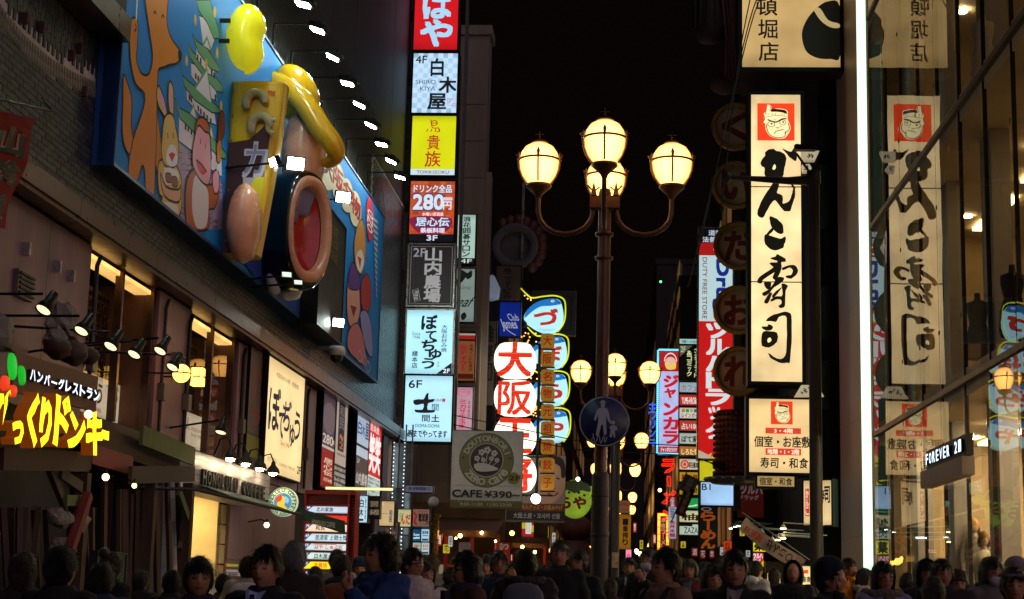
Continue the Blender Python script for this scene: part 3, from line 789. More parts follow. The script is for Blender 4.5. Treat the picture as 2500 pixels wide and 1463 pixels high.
    for i, (ch, a, b, w_, h_) in enumerate((('大', 800, 418, 24, 70), ('阪', 824, 442, 22, 72), ('名', 846, 476, 20, 66), ('物', 866, 508, 20, 68))):
        P.poly(smooth_poly(r([(a - w_ * .62, b - h_ * .45), (a, b - h_ * .6), (a + w_ * .62, b - h_ * .2), (a + w_ * .62, b + h_ * .5), (a, b + h_ * .66), (a - w_ * .62, b + h_ * .4)]), 3), '#e8d2b4')
        u0, v0 = q(a - w_ / 2, b - h_ / 2 - w_ * .5); u1, v1 = q(a + w_ / 2, b + h_ / 2); P.text(ch, u0, v0, u1, v1, '#b8281c' if i else '#5a1c18', .05, .03)
    P.poly(smooth_poly(r([(893, 495), (901, 480), (909, 510), (908, 575), (901, 590), (894, 560)]), 3), '#c03040'); u0, v0 = q(896, 505); u1, v1 = q(906, 575); P.vtext('GNO', u0, v0, u1, v1, '#f4ecec', .03)
    def rs(pts, c, ol=.03):
        s = smooth_poly(r(pts), 3); P.poly(s, c); P.line(s, ol, OL, closed=True)
    rs([(868, 560), (880, 535), (888, 560), (890, 620), (880, 670), (866, 650), (862, 600)], '#d08a4c'); P.poly(smooth_poly(r([(868, 620), (880, 610), (886, 640), (878, 665), (868, 650)]), 3), '#f0e0d4'); P.poly(r([(870, 625), (880, 632), (876, 655)]), '#c8282c')
    rs([(846, 690), (858, 665), (872, 690), (876, 760), (862, 800), (846, 780)], '#e39a8c'); rs([(848, 680), (858, 640), (872, 670), (874, 705), (850, 705)], '#6a3c8c'); P.poly(r([(852, 745), (868, 750), (860, 775)]), '#8c1c20')
    rs([(880, 690), (892, 668), (902, 690), (903, 740), (892, 765), (880, 745)], '#b8383c'); rs([(850, 805), (870, 790), (885, 830), (890, 890), (870, 880), (846, 850)], '#d8747c')
    rs([(876, 770), (892, 760), (904, 800), (906, 870), (890, 850)], '#9c8ccc')
    for i in range(14): P.poly(r([(908 + i * .5, 530 + i * 14), (920 - i * .2, 540 + i * 14), (920 - i * .2, 547 + i * 14), (908 + i * .5, 537 + i * 14)]), '#b8b4bc')
    for c_ in ((875, 870), (887, 880), (895, 895)):
        P.line(smooth_poly(r([(c_[0] - 6, c_[1]), (c_[0], c_[1] - 14), (c_[0] + 6, c_[1] + 3), (c_[0], c_[1] + 14)]), 3), .03, '#d8b4c4', closed=True)
    # lower left curve of plain white and navy
    P.poly(smooth_poly(r([(655, 690), (690, 690), (730, 720), (742, 740), (742, 785), (700, 750), (660, 715)]), 2), '#274a9c'); P.poly(smooth_poly(r([(640, 668), (670, 660), (720, 700), (735, 722), (700, 735), (660, 705)]), 2), '#d8dce4')
    P.poly(smooth_poly(r([(590, 640), (640, 610), (665, 640), (680, 700), (640, 690)]), 2), '#2a3c9c')
    # snap anything past the edge back onto the board
    mb = P.mb
    mb.v = [(v[0], min(max(v[1], YB0 + .001), YB1 - .001), min(max(v[2], ZB + .001), ZT - .001)) for v in mb.v]
    return mb
am = bpy.data.materials.new('billboard_print'); am.use_nodes = True; nt = am.node_tree; b_ = nt.nodes['Principled BSDF']
a_ = node(nt, 'ShaderNodeVertexColor'); a_.layer_name = 'Col'; nt.links.new(a_.outputs[0], b_.inputs['Base Color']); b_.inputs['Roughness'].default_value = .62; b_.inputs['Specular IOR Level'].default_value = .2
BB.part('painted_picture', art(), am)
# vinyl seams and edge trim
m = MB()
rim(m, Vector((XB, YB0, ZT)), Vector((0, YB1 - YB0, 0)), Vector((0, 0, ZB - ZT)), Vector((1, 0, 0)), .05, -.2, .03, -.05)
BB.part('edge_trim', m, mat('billboard_trim', '#123c6c', .4, .2, .1, 3, .02))
# ================================================================ relief figures standing out from the billboard (frame L)
mat('gloss_yellow', '#f0b818', .22, 0, .05, 3, .01, coat=.5)
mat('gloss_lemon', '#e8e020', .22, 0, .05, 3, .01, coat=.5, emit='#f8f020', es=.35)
mat('gloss_peach', '#e0a080', .25, 0, .05, 3, .01, coat=.5)
mat('gloss_black', '#0c0b0d', .15, 0, .1, 3, .0, coat=.6)
mat('gloss_red', '#c02a26', .2, 0, .25, 5, .05, coat=.4)
mat('gloss_lavender', '#8c8cb8', .25, 0, .1, 3, .01)
mat('gloss_white', '#d8d8dc', .3, 0, .08, 3, .01)
def tf(mb, M):
    mb.v = [tuple(M @ Vector(v)) for v in mb.v]; return mb
# lemon bean above the bag
p = L.x(603, 92, -6.35)
m = MB()
def bean(d):
    return 1 - .10 * max(0, d.x) * math.exp(-((d.z + .1) / .3) ** 2) * 3 + .10 * max(0, -d.z) * (1 if d.x > 0 else 0)
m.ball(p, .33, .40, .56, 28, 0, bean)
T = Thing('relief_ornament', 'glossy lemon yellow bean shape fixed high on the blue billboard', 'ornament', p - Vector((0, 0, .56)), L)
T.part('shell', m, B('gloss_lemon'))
m = MB(); m.box(XB, p.x - .2, p.y - .35, p.y - .3, p.z - .2, p.z - .14); m.box(XB, p.x - .2, p.y - .35, p.y - .3, p.z + .14, p.z + .2); T.part('bracket', m, B('black_metal'))
# snack bag
YBG = L.x(560, 300, XB).y; XR = L.y(690, 300, YBG).x; zt_, zb_ = L.y(625, 203, YBG).z, L.y(625, 620, YBG).z
T = Thing('snack_bag', 'giant yellow and maroon snack bag model hung on the billboard below the yellow bean', 'advertising model', (XB, YBG, zb_), L)
cs = smooth_poly([(XB + .005, YBG + .5), (XB + .005, YBG + .04), (XB + .3, YBG - .03), (XR - .12, YBG + .0), (XR, YBG + .14), (XR - .05, YBG + .45), (XB + .45, YBG + .58)], 4)
tp = lambda v: (XB + (v[0] - XB) * (1 - .36 * max(0, (zt_ - v[2]) / (zt_ - zb_)) ** 1.3), v[1], v[2])
m = MB()
for q in range(8): m.prism(cs, lambda a, b, d: Vector((a, b, d)), zt_ + (zb_ - zt_) * (q + 1) / 8, zt_ + (zb_ - zt_) * q / 8)
m.v = [tp(v) for v in m.v]; T.part('bag_body', m, mat('bag_yellow', '#e8bc1c', .3, 0, .06, 3, .02, coat=.3))
m = MB(); m.prism([(a, b - .006) for a, b in cs], lambda a, b, d: Vector((a, b, d)), zt_ - .03, zt_ + .02); T.part('bag_seam', m, B('gloss_yellow'))
P = Print((XB + .02, YBG - .04, zt_), (XR - XB - .14, 0, 0), (0, 0, zb_ - zt_), (0, -1, 0))
P.poly([(0, .36), (.5, .34), (.75, .28), (1, .2), (1, 1), (0, 1)], '#3c1014')
P.text('me', .82, .05, .98, .08, '#c8201c', .04)
P.text('カ', .42, .36, .98, .56, '#c8c8dc', .06, .04); P.text('カ', .45, .37, .93, .54, '#8c8cac', .02, .04)
P.text('ー', .45, .565, .8, .61, '#b8b8cc', .06, rot=1)
P.poly(smooth_poly([(.55, .66), (1, .56), (1, 1), (.5, 1)], 2), '#d8d020'); P.rect(.62, .7, .98, .77, '#d85a20'); P.text('うす味', .64, .71, .97, .76, '#3c1008', .04)
P.text('チーズ', .6, .8, .98, .9, '#f4ee9c', .05); P.text('あじ', .6, .91, .95, .97, '#f4ee9c', .05)
P.mb.v = [tp(v) for v in P.mb.v]; T.part('bag_print', P.mb, printmat(0))
for a, b, k in ((.5, .13, 1.0), (.62, .27, 1.0), (.86, .27, .6)):
    m = MB(); c = Vector((XB + (XR - XB) * a, YBG - .08, zt_ + (zb_ - zt_) * b)); w0 = 0 if k == 1 else 1.2
    m.tube([c + Vector((math.cos(t + w0) * .16 * k, -.03, math.sin(t + w0) * .18 * k)) for t in [i * .42 for i in range(10)]], [.05 * k] + [.075 * k] * 8 + [.05 * k], 8)
    T.part('snack_curl', m, mat('snack', '#b8ac80', .6, 0, .2, 8, .2))
m = MB()
for i in range(7): m.ball((XB + .06, YBG - .04, zb_ + .2 + i * .42), .018, n=8)
T.part('rivet', m, B('grey_metal'), kind='stuff')
# peach lobed cushion in front of the bag
p = L.x(596, 548, -6.36)
T = Thing('relief_ornament', 'glossy peach lobed cushion shape low on the billboard in front of the snack bag', 'ornament', p - Vector((0, 0, .7)), L)
m = MB()
m.ball(p, .27, .42, .68, 32, 0, lambda d: 1 + .24 * max(0, d.x - .1) * (abs(math.sin(d.z * 6.5)) ** .6 - .6) - .05 * max(0, -d.z))
T.part('shell', m, B('gloss_peach'))
# dome, body and ringed bowl: plain rounded shapes
TR = Thing('relief_ornament', 'tall glossy relief with yellow dome and rim over a black ringed red bowl', 'ornament', (XB, 30, ZB), L)
YH = L.x(715, 400, -6.3).y
pt = lambda px, py, dY=0: L.y(px, py, YH + dY)
m = MB(); m.ball(pt(722, 232, .3), .42, .55, .6, 32, 0, None, Matrix.Rotation(R(-24), 3, 'Y')); TR.part('dome', m, B('gloss_yellow'))
m = MB()
path = [pt(640, 188, .1), pt(672, 196, -.1), (pt(712, 222, -.25)), pt(750, 262, -.3), pt(782, 312, -.3), pt(812, 352, -.25), pt(820, 378, -.1), pt(800, 398, .1), pt(772, 388, .3)]
pp = smooth_poly([(v.x, v.z) for v in path], 5, closed=False); qq = smooth_poly([(v.y, v.z) for v in path], 5, closed=False)
full = [Vector((a[0], b[0], a[1])) for a, b in zip(pp, qq)]
N = len(full); m.tube(full, [.05 + .16 * math.sin(math.pi * min(1, (i + 2) / N * 1.05)) ** .6 for i in range(N)], 14)
TR.part('rim_sweep', m, B('gloss_yellow'))
m = MB(); m.ball(pt(660, 200, .55), .3, .5, .14, 24); TR.part('rim_back', m, B('gloss_yellow'))
m = MB(); m.ball(pt(742, 372, .25), .40, .5, .95, 36, 0, lambda d: 1 - .05 * d.z); TR.part('body', m, B('gloss_peach'))
Cn = L.x(716, 566, -6.22)
RT = Matrix.Translation(Cn) @ Matrix.Rotation(R(-34), 4, 'Z') @ Matrix.Diagonal((1.3, .60, 1.1, 1))
m = tf(MB().lathe([(.0, -.45), (.93, -.45), (1, -.3), (1, .14), (.985, .26), (.93, .32), (.885, .335)], (0, 0, 0), 48, axis='x', sq=2.3), RT); TR.part('drum', m, B('gloss_black'))
m = tf(MB().lathe([(.885, .33), (.86, .36), (.80, .37), (.72, .355), (.69, .31), (.68, .22)], (0, 0, 0), 48, axis='x', sq=2.3), RT); TR.part('ring', m, B('gloss_peach'))
m = tf(MB().lathe([(.69, .20), (.45, .10), (.2, .06), (.0, .05)], (0, 0, 0), 48, axis='x', sq=2.3), RT); TR.part('bowl', m, B('gloss_red'))
m = tf(MB().lathe([(.68, .225), (.3, .20), (.25, .14)], (0, 0, .0), 20, axis='x', a0=R(60), a1=R(165), sq=2.3), RT); TR.part('bowl_inlay', m, B('gloss_lavender'))
m = MB(); m.ball(L.x(705, 705, -6.4), .25, .3, .22, 20); TR.part('foot_bulb', m, B('gloss_white')); m = MB(); m.ball(L.x(672, 680, -6.5), .16, .3, .3, 20); TR.part('foot_bulb', m, B('gloss_white'))
# dark display box with engraved characters
o, U, V, n = rect_left(L, 785, 486, 800, 846, -6.36)
def d_doton(P):
    P.vtext('道頓堀', .35, .08, .7, .4, '#6a5a22', .03)
T = sign('display_box', 'dark bronze display box with dull gold characters projecting from the billboard beside the ringed bowl', 'display', (o, U, V, n), d_doton, '#1f1a1a', 0, .36, L, unlit=True)

# ---------------------------------------------------------------- lamps over the billboard
lampm = mat('lamp_face_cool', '#ffffff', .3, 0, 0, 1, 0, emit='#e8fff0', es=135)
floodm = mat('flood_face', '#ffffff', .3, 0, 0, 1, 0, emit='#f0fff4', es=45)
ys = [31.3 * 6.72 / 6.8 * s for s in (1,)]
heads = [(740, 0), (775, 68), (812, 140), (848, 200), (877, 257), (905, 309), (931, 355), (954, 396), (976, 438)]
XHD = -6.0
hz = [L.x(a, b, XHD) for a, b in heads]; zl = sum(h.z for h in hz) / len(hz)
hy = [h.y for h in hz]; st = (hy[-1] - hy[1]) / (len(hy) - 2)
allY = [hy[0] - st * k for k in range(6, 0, -1)] + hy
def arm_lamp(Y, lab, X=XHD, Z=None):
    Z = Z or zl
    T = Thing('arm_lamp', lab, 'lamp', (XB, Y, ZT), L, 'lamps in a row on the top edge of the billboard')
    m = MB(); m.tube([(XB - .1, Y, ZT - .3), (XB - .1, Y, Z + .12), (X - .12, Y, Z + .12)], .022, 6); T.part('arm', m, B('black_metal'))
    m = MB(); Tm = Matrix.Translation((X, Y, Z)) @ Matrix.Rotation(R(20 + random.uniform(-9, 9)), 4, 'Y') @ Matrix.Rotation(R(random.uniform(-10, 10)), 4, 'Z')
    m.box(-.16, .16, -.14, .14, .0, .09, 0, Tm); m.box(-.06, .06, -.06, .06, .09, .15, 0, Tm); hd = T.part('lamp_head', m, B('black_metal'))
    m = MB(); m.box(-.115, .115, -.1, .1, -.025, -.002, 0, Tm); T.part('lamp_glass', m, lampm, parent=hd)
    m = MB(); m.box(-.2, .2, -.17, .17, .091, .1, 0, Tm); T.part('hood', m, B('dark_paint'), parent=hd)
nm_ = ['nearest', 'second', 'third', 'fourth', 'fifth', 'sixth', 'seventh', 'eighth', 'ninth', 'tenth', 'eleventh', 'twelfth', 'thirteenth', 'fourteenth', 'farthest']
for i, Y in enumerate(allY): arm_lamp(Y, 'hooded floodlamp on a black arm over the blue billboard, %s of the row' % nm_[i])
def flood(px, py, X, lab, big=1, face=(.4, -.85, -.3), on=True):
    p = L.x(px, py, X); T = Thing('floodlight', lab, 'floodlight', (XB, p.y, p.z), L)
    m = MB(); m.tube([(XB, p.y + .2, p.z - .05), (XB + .2, p.y + .12, p.z - .05), p + Vector((-.03, .06, 0))], .02, 6); T.part('arm', m, B('black_metal'))
    d = Vector(face).normalized(); q = d.to_track_quat('Z', 'Y').to_matrix().to_4x4(); Tm = Matrix.Translation(p) @ q
    m = MB(); m.box(-.13 * big, .13 * big, -.1 * big, .1 * big, -.09, -.004, 0, Tm); h = T.part('lamp_head', m, B('black_metal'))
    m = MB(); m.box(-.11 * big, .11 * big, -.08 * big, .08 * big, -.003, .012, 0, Tm); T.part('lamp_glass', m, floodm if on else lit('#c8d8c8', 1.2), parent=h)
flood(722, 400, -5.75, 'dazzling square floodlight held out in front of the peach body', 1.25)
flood(666, 396, -5.9, 'floodlight turned toward the snack bag beside the dazzling square one', .8, (-.5, -.4, -.3))
flood(838, 482, -5.95, 'dazzling floodlight in front of the dark display box', 1.25)
flood(826, 788, -6.2, 'floodlight at the lower edge of the billboard under the display box', 1.0)
flood(700, 671, -5.95, 'small floodlight under the black ringed bowl, upper of two', .7, (.2, -.6, .5), False)
flood(728, 690, -5.85, 'small floodlight under the black ringed bowl, lower of two', .6, (.2, -.6, .5), False)
# dome security camera
p = L.x(822, 862, -6.55)
T = Thing('security_camera', 'white dome security camera under the far end of the billboard', 'camera', p, L)
m = MB(); m.lathe([(.0, .14), (.16, .14), (.19, .05), (.19, -.03), (.15, -.06)], p, 20); m.box(XB - .25, p.x, p.y - .04, p.y + .04, p.z + .06, p.z + .14); T.part('housing', m, B('white_paint'))
m = MB(); m.lathe([(.145, -.05), (.13, -.14), (.07, -.2), (0, -.22)], p, 20); T.part('dome', m, B('gloss_black'))

# ================================================================ GROUND FLOOR LEFT: restaurant with timber front
XRF = -6.3
T = Thing('restaurant_front', 'dark timber restaurant porch with leaning planks and rubble under the yellow letters', 'shop front', (XRF, 19, 0), L)
m = MB(); m.box(XW - 1.4, XW - 1.3, YS, L.x(455, 1200, XW).y, 0, 3.1); T.part('back_wall', m, B('dark_wall'))
def plank(a, b, w_, t_, mt, X=XRF, dX=0, name='plank'):
    A = L.x(*a, X); Bp = L.x(*b, X + dX); d = Bp - A; ln = d.length; M = Matrix.Translation((A + Bp) / 2) @ d.to_track_quat('X', 'Z').to_matrix().to_4x4()
    m = MB(); m.box(-ln / 2, ln / 2, -t_ / 2, t_ / 2, -w_ / 2, w_ / 2, 0, M); return T.part(name, m, B(mt))
plank((345, 1062), (472, 1115), .26, .05, 'wood_green', -6.5); plank((318, 1160), (472, 1157), .22, .05, 'wood_grey', -6.3)
plank((222, 1108), (320, 1138), .24, .05, 'wood_red', -6.55); plank((120, 1140), (160, 1240), .1, .06, 'wood_dark'); plank((148, 1155), (198, 1190), .12, .04, 'wood_grey', -6.25)
plank((160, 1222), (203, 1222), .12, .04, 'wood_green', -6.25); plank((215, 1208), (170, 1345), .11, .09, 'wood_red', -6.15)
plank((436, 1200), (458, 1262), .12, .05, 'wood_green', -6.3); plank((215, 1060), (470, 1150), .3, .06, 'wood_dark', -6.75); plank((230, 1085), (345, 1098), .2, .06, 'wood_dark', -6.7)
plank((455, 1285), (440, 1345), .14, .06, 'wood_grey', -6.4)
plank((0, 1120), (215, 1128), .22, .08, 'wood_dark', -6.2)
for i in range(26):
    a = 8 + i * 17.5 + random.uniform(-6, 6)
    if 130 < a < 205: continue
    zt2 = 1150 + random.uniform(-15, 60); plank((a, zt2 if a > 230 else 1240), (a + random.uniform(-24, 16), 1455), random.uniform(.05, .12), .06, random.choice(['wood_dark', 'wood_dark', 'brown_wall']), -6.75 + random.uniform(0, .3), random.uniform(-.15, .15))
    T.part  # planks are separate parts
for i, (a, b) in enumerate(((205, 1155), (370, 1180), (462, 1180))):
    p = L.x(a, b, -6.35); m = MB(); m.box(p.x - .07, p.x + .07, p.y - .07, p.y + .07, 0, p.z); T.part('post', m, B('wood_dark'))
for i in range(11):
    a = random.choice([random.uniform(130, 200), random.uniform(130, 170)]); b = random.uniform(1290, 1380) if i > 3 else random.uniform(1240, 1290)
    p = L.x(a, b, -6.3); m = MB(); s_ = random.uniform(.07, .14); sd = random.random() * 9
    m.ball(p, s_, s_ * .9, s_ * .75, 8, 0, lambda d: (abs(d.x) ** 5 + abs(d.y) ** 5 + abs(d.z) ** 5) ** -.2 * (.8 + .3 * noise.noise(d * 1.8 + Vector((sd, 0, 0)))), Matrix.Rotation(sd, 3, 'X') @ Matrix.Rotation(sd * 2, 3, 'Z')); m.sm = [False] * len(m.sm); T.part('rubble_block', m, B('rubble_stone'))
# plaster rock above the board with a dark carved boar-like lump
m = MB()
for (a, b, r_) in ((-5, 815, .17), (150, 785, .2), (135, 830, .14)):
    p = L.x(a, b, -6.45); sd = random.random() * 9
    m.ball(p, r_, r_, r_ * 1.3, 12, 0, lambda d: (abs(d.x) ** 4 + abs(d.y) ** 4 + abs(d.z) ** 4) ** -.25 * (.8 + .35 * noise.noise(d * 2.2 + Vector((sd, 0, 0))) + .12 * noise.noise(d * 7)))
m.sm = [False] * len(m.sm); T.part('plaster_rock', m, B('rubble_stone'), kind='stuff')
m = MB()
for (a, b, r_) in ((140, 850, .15), (178, 862, .17), (215, 868, .13)):
    p = L.x(a, b, -6.3); sd = random.random() * 9
    m.ball(p, r_, r_ * 1.2, r_ * .8, 16, 0, lambda d: 1 + .3 * noise.noise(d * 1.8 + Vector((sd, 0, 0))))
T.part('carved_log', m, B('wood_dark'))
# sign board with lit katakana
T = Thing('name_board', 'brown wooden name board with small white lit letters above the yellow letters', 'sign', L.x(150, 960, -6.25), L)
XN = -6.2
def seg(px0, py0, px1, py1, h, X, t=.06):
    """slanting board in the wall plane"""
    a, b = L.x(px0, py0, X), L.x(px1, py1, X); m = MB()
    f = lambda p, dz, dx: (X + dx, p.y, p.z + dz)
    m.add([f(a, 0, 0), f(b, 0, 0), f(b, -h, 0), f(a, -h, 0), f(a, 0, -t), f(b, 0, -t), f(b, -h, -t), f(a, -h, -t)], [(0, 1, 2, 3), (7, 6, 5, 4), (0, 4, 5, 1), (1, 5, 6, 2), (2, 6, 7, 3), (3, 7, 4, 0)]); return m
T.part('board', seg(36, 858, 240, 920, .40, XN), mat('board_brown', '#6b4a35', .6, 0, .3, 4, .2, streak=True))
lw = lit('#dcebff', 1.6, sample=False); side = B('wood_dark')
def px_letters(T, items, X, dep, face, sd, bold, rough=0):
    for ch, x0, y0, x1, y1 in items:
        p0 = L.x(x0, (y0 + y1) / 2, X).y; p1 = L.x(x1, (y0 + y1) / 2, X).y; xm = (x0 + x1) / 2; z1 = L.x(xm, y0, X).z; z0 = L.x(xm, y1, X).z
        letter3d(T, ch, (p0, -z1, p1, -z0), lambda a, b, d: Vector((X + d, a, -b)), dep, face, sd, bold, rough=rough)
items = []
for i, ch in enumerate('ハンバーグレストラン'):
    x0 = 62 + i * 17.4; y0 = 898 + i * 5.6
    items.append((ch, x0, y0 + 4, x0 + 14, y0 + 32) if ch != 'ー' else (ch, x0, y0 + 17, x0 + 14, y0 + 22))
px_letters(T, items, XN, .05, lw, side, .03)
T = Thing('letter_sign', 'large glowing yellow katakana letters over the timber restaurant porch', 'sign', L.x(120, 1100, -6.1), L)
ye = lit('#ffe818', 1.7, uneven=.08); yo = mat('letter_side', '#7a3a10', .4, 0, .1, 4, .05, emit='#c05a10', es=.25, sample=False)
px_letters(T, [('っ', -6, 1025, 24, 1088), ('く', 32, 955, 62, 1092), ('り', 64, 968, 94, 1096), ('ド', 100, 962, 140, 1092), ('ン', 134, 1005, 178, 1100), ('キ', 180, 1002, 222, 1112), ('ー', 218, 1050, 237, 1074), ('び', -50, 945, -8, 1080)], -6.12, .14, ye, yo, .055, .05)
m = MB()
for a, b in ((216, 1012),): m.ball(L.x(a, b, -5.96), .05, n=12)
T.part('letter_dot', m, lit('#ffe8d0', 1.2, sample=False))
X_ = -6.0
T = Thing('fruit_emblem', 'lit green leaves and red cherries emblem beside the brown name board', 'sign', L.x(30, 900, X_), L)
for (a, b, ry, rz, rot_, mt, nme) in ((30, 895, .07, .135, 22, lit('#18c030', .8), 'leaf'), (53, 917, .045, .10, 22, lit('#18c030', .8), 'leaf'), (12, 936, .07, .075, 0, lit('#f04020', .8), 'cherry'), (31, 955, .055, .06, 0, lit('#f04020', .8), 'cherry')):
    p = L.x(a, b, X_); m = MB()
    m.lathe([(0, .03), (.8, .028), (.96, .015), (1, 0), (1, -.02)], (0, 0, 0), 26, axis='x'); tf(m, Matrix.Translation(p) @ Matrix.Rotation(R(rot_), 4, 'X') @ Matrix.Diagonal((1, ry, rz, 1)))
    T.part(nme, m, mt)

# gooseneck spotlights above the porch
spotm = mat('spot_face', '#ffffff', .3, 0, 0, 1, 0, emit='#fff2c0', es=1.3, sample=False)
def goose(px, py, X, ax, lab, on=True, scale=1.0, up=.1, T=None, aim=(-.6, .1, -.8), face=None):
    p = L.x(px, py, X); a = L.x(ax[0], ax[1], XW + .1) if ax else Vector((XW, p.y, p.z + up))
    T = Thing('spotlight', lab, 'spotlight', (XW, a.y, a.z), L, None)
    m = MB(); m.tube([(XW, a.y, a.z), (XW + .12, a.y, a.z + .02), p + Vector((-.05, 0, .12 * scale))], .016, 6); T.part('arm', m, B('black_metal'))
    d = Vector(aim).normalized(); M = Matrix.Translation(p) @ d.to_track_quat('Z', 'Y').to_matrix().to_4x4() @ Matrix.Scale(scale, 4)
    m = tf(MB().lathe([(0, -.17), (.045, -.17), (.05, -.05), (.075, .0), (.085, .06), (.08, .06), (.06, .02)], (0, 0, 0), 14), M); h = T.part('shade', m, B('black_metal'))
    m = tf(MB().lathe([(.077, .045), (.0, .05)], (0, 0, 0), 14), M); T.part('lens', m, face or spotm, parent=h)
for i, (a, b, bx) in enumerate(((112, 748, (-40, 722)), (204, 800, (-30, 775)), (275, 838, (10, 800)), (332, 858, (90, 860)), (395, 850, (210, 842)), (425, 890, (215, 862)))):
    goose(a, b, -5.9, bx, 'black spotlight over the brown name board, %s of six' % ['first from the left', 'second', 'third', 'fourth', 'fifth', 'last'][i], aim=(-.25, -.5, -.8), scale=1.05)
goose(541, 1048, -6.1, (430, 1045), 'black gooseneck spotlight over the coffee shop fascia, beside the banner window', aim=(-.1, -.35, -.9), scale=1.1)
def lamp_bulb(px, py, X, r, col, es, lab, arm=True, name='wall_lamp', fr=L, real=0):
    p = fr.x(px, py, X); T = Thing(name, lab, 'lamp', p, fr)
    m = MB(); m.ball(p, r, r, r * 1.05, 16); T.part('globe', m, mat('globe_%s_%.1f' % (col, es), '#ffffff', .3, 0, 0, 1, 0, emit=col, es=es))
    m = MB(); m.tube([(p.x - .35, p.y + .1, p.z + .05), (p.x - .1, p.y + .05, p.z + r + .05), (p.x, p.y, p.z + r)], .014, 6); m.lathe([(.0, .06), (r * .4, .05), (r * .5, -.01)], p + Vector((0, 0, r)), 12); T.part('bracket', m, B('black_metal'))
lamp_bulb(258, 1165, -5.95, .04, '#ffe8a0', 5, 'round bright spot lamp on a curved arm at the restaurant entrance')
lamp_bulb(328, 1186, -6.2, .03, '#ffd060', 9, 'tiny yellow bulb deep in the restaurant porch')
# two warm lanterns on the pier
for (a, b, w_, h_, lab) in ((443, 912, .125, .24, 'warm round lantern on the granite pier, the left one of two'), (483, 921, .085, .26, 'warm square lantern on the granite pier, the right one of two')):
    p = L.x(a, b, -6.45); T = Thing('wall_lantern', lab, 'lantern', p - Vector((0, 0, h_ / 2)), L)
    m = MB()
    if w_ > .1: m.ball(p, w_, w_, h_ * .55, 20)
    else: m.box(p.x - w_, p.x + w_, p.y - w_, p.y + w_, p.z - h_ / 2, p.z + h_ / 2)
    T.part('lamp_shade', m, mat('lantern_warm', '#fff0c0', .4, 0, 0, 1, 0, emit='#ffb848', es=5))
    m = MB()
    for k in range(4):
        q = k * math.pi / 2 + .5; c = p + Vector((math.cos(q) * (w_ + .012), math.sin(q) * (w_ + .012), 0)); m.tube([c - Vector((0, 0, h_ / 2)), c + Vector((0, 0, h_ / 2))], .005, 4)
    m.box(XW, p.x - w_, p.y - .02, p.y + .02, p.z - .01, p.z + .01); m.lathe([(w_ + .02, .01), (w_ + .02, -.01)], p, 16); T.part('cage', m, B('black_metal'))

# ================================================================ coffee shop
T = Thing('coffee_shop_front', 'white coffee shop front with dark raised letters, downlights and a bright cream interior', 'shop front', L.x(560, 1400, -6.6), L)
XF = -6.5
Yc0, Yc1 = L.x(474, 1150, XF).y, L.x(660, 1150, XF).y; za = L.x(474, 1100, XF).z; zb2 = L.x(474, 1196, XF).z
m = MB(); m.box(XW + .01, XF, Yc0, Yc1, zb2, za); T.part('fascia', m, B('white_tile'))
m = MB()
for k in range(4): zz = zb2 + (za - zb2) * (k + 1) / 5; m.box(XF, XF + .003, Yc0, Yc1, zz, zz + .008)
T.part('fascia_groove', m, B('grey_metal'), kind='stuff')
n_ = 15; dY = (Yc1 - Yc0) * .84 / n_; y0 = Yc0 + (Yc1 - Yc0) * .07
for i, ch in enumerate('HONOLULU COFFEE'):
    if ch != ' ': letter3d(T, ch, (y0 + i * dY, -(zb2 + .33), y0 + (i + .72) * dY, -(zb2 + .1)), lambda a, b, d: Vector((XF + .01 + d, a, -b)), .04, B('dark_paint'), B('dark_paint'), .03)
def hemi_lamp(Y, Z, lab):
    q = Thing('gooseneck_lamp', lab, 'lamp', (XF, Y, Z), L)
    m = MB(); m.tube([(XF, Y, Z + .05), (XF + .08, Y, Z + .3), (XF + .2, Y - .02, Z + .33), (XF + .26, Y - .03, Z + .2)], .014, 6); q.part('arm', m, B('black_metal'))
    m = MB(); m.lathe([(0, .16), (.03, .15), (.045, .08), (.1, .02), (.12, -.05), (.11, -.05), (.08, 0)], (XF + .26, Y - .03, Z + .05), 16); h = q.part('shade', m, B('dark_paint'))
    m = MB(); m.lathe([(.07, -.05), (.06, -.085), (0, -.1)], (XF + .26, Y - .03, Z + .05), 12); q.part('bulb', m, mat('bulb_warm', '#ffffff', .3, 0, 0, 1, 0, emit='#ffe2b4', es=60), parent=h)
for i in range(4): hemi_lamp(Yc0 + (Yc1 - Yc0) * (.22 + .2 * i), za - .02, 'black gooseneck lamp shining down the coffee shop fascia, %s of four' % ['nearest', 'second', 'third', 'farthest'][i])
# tiled jamb and interior
m = MB(); ya, yb = L.x(452, 1300, XW).y, L.x(474, 1300, XW).y
k = 0; z = 0
while z < za - .5:
    m = MB(); m.box(XW - .3, XF - .12, Yc0 - .35, Yc0 + .02, z + .004, z + .32 - .004); T.part('tile', m, B('white_tile')); z += .32
Yi0, Yi1 = Yc0 + .03, L.x(604, 1300, XF).y
m = MB(); m.box(XW - 2.6, XW - 2.5, Yi0, Yi1 + 1.5, 0, 3.05); m.box(XW - 2.5, XW - .1, Yi1 + .3, Yi1 + .4, 0, 3.05); m.box(XW - 2.5, XW - .1, Yi0, Yi0 + .05, 0, 3.05); T.part('interior_wall', m, B('cream_wall'))
m = MB(); m.box(XW - 2.5, XW - .05, Yi0 + .06, Yi1 + .3, 2.95, 3.05); T.part('ceiling', m, B('white_paint'))
for i in range(5):
    for j in range(2):
        c = Vector((XW - .6 - j * 1.0, Yi0 + .5 + i * (Yi1 - Yi0 - .5) / 4.5, 2.945)); m = MB(); m.lathe([(.07, -.002), (.0, -.004)], c, 14); T.part('downlight', m, mat('downlight_warm', '#ffffff', .3, 0, 0, 1, 0, emit='#ffd890', es=420))
m = MB(); yy = Yi0 + .3
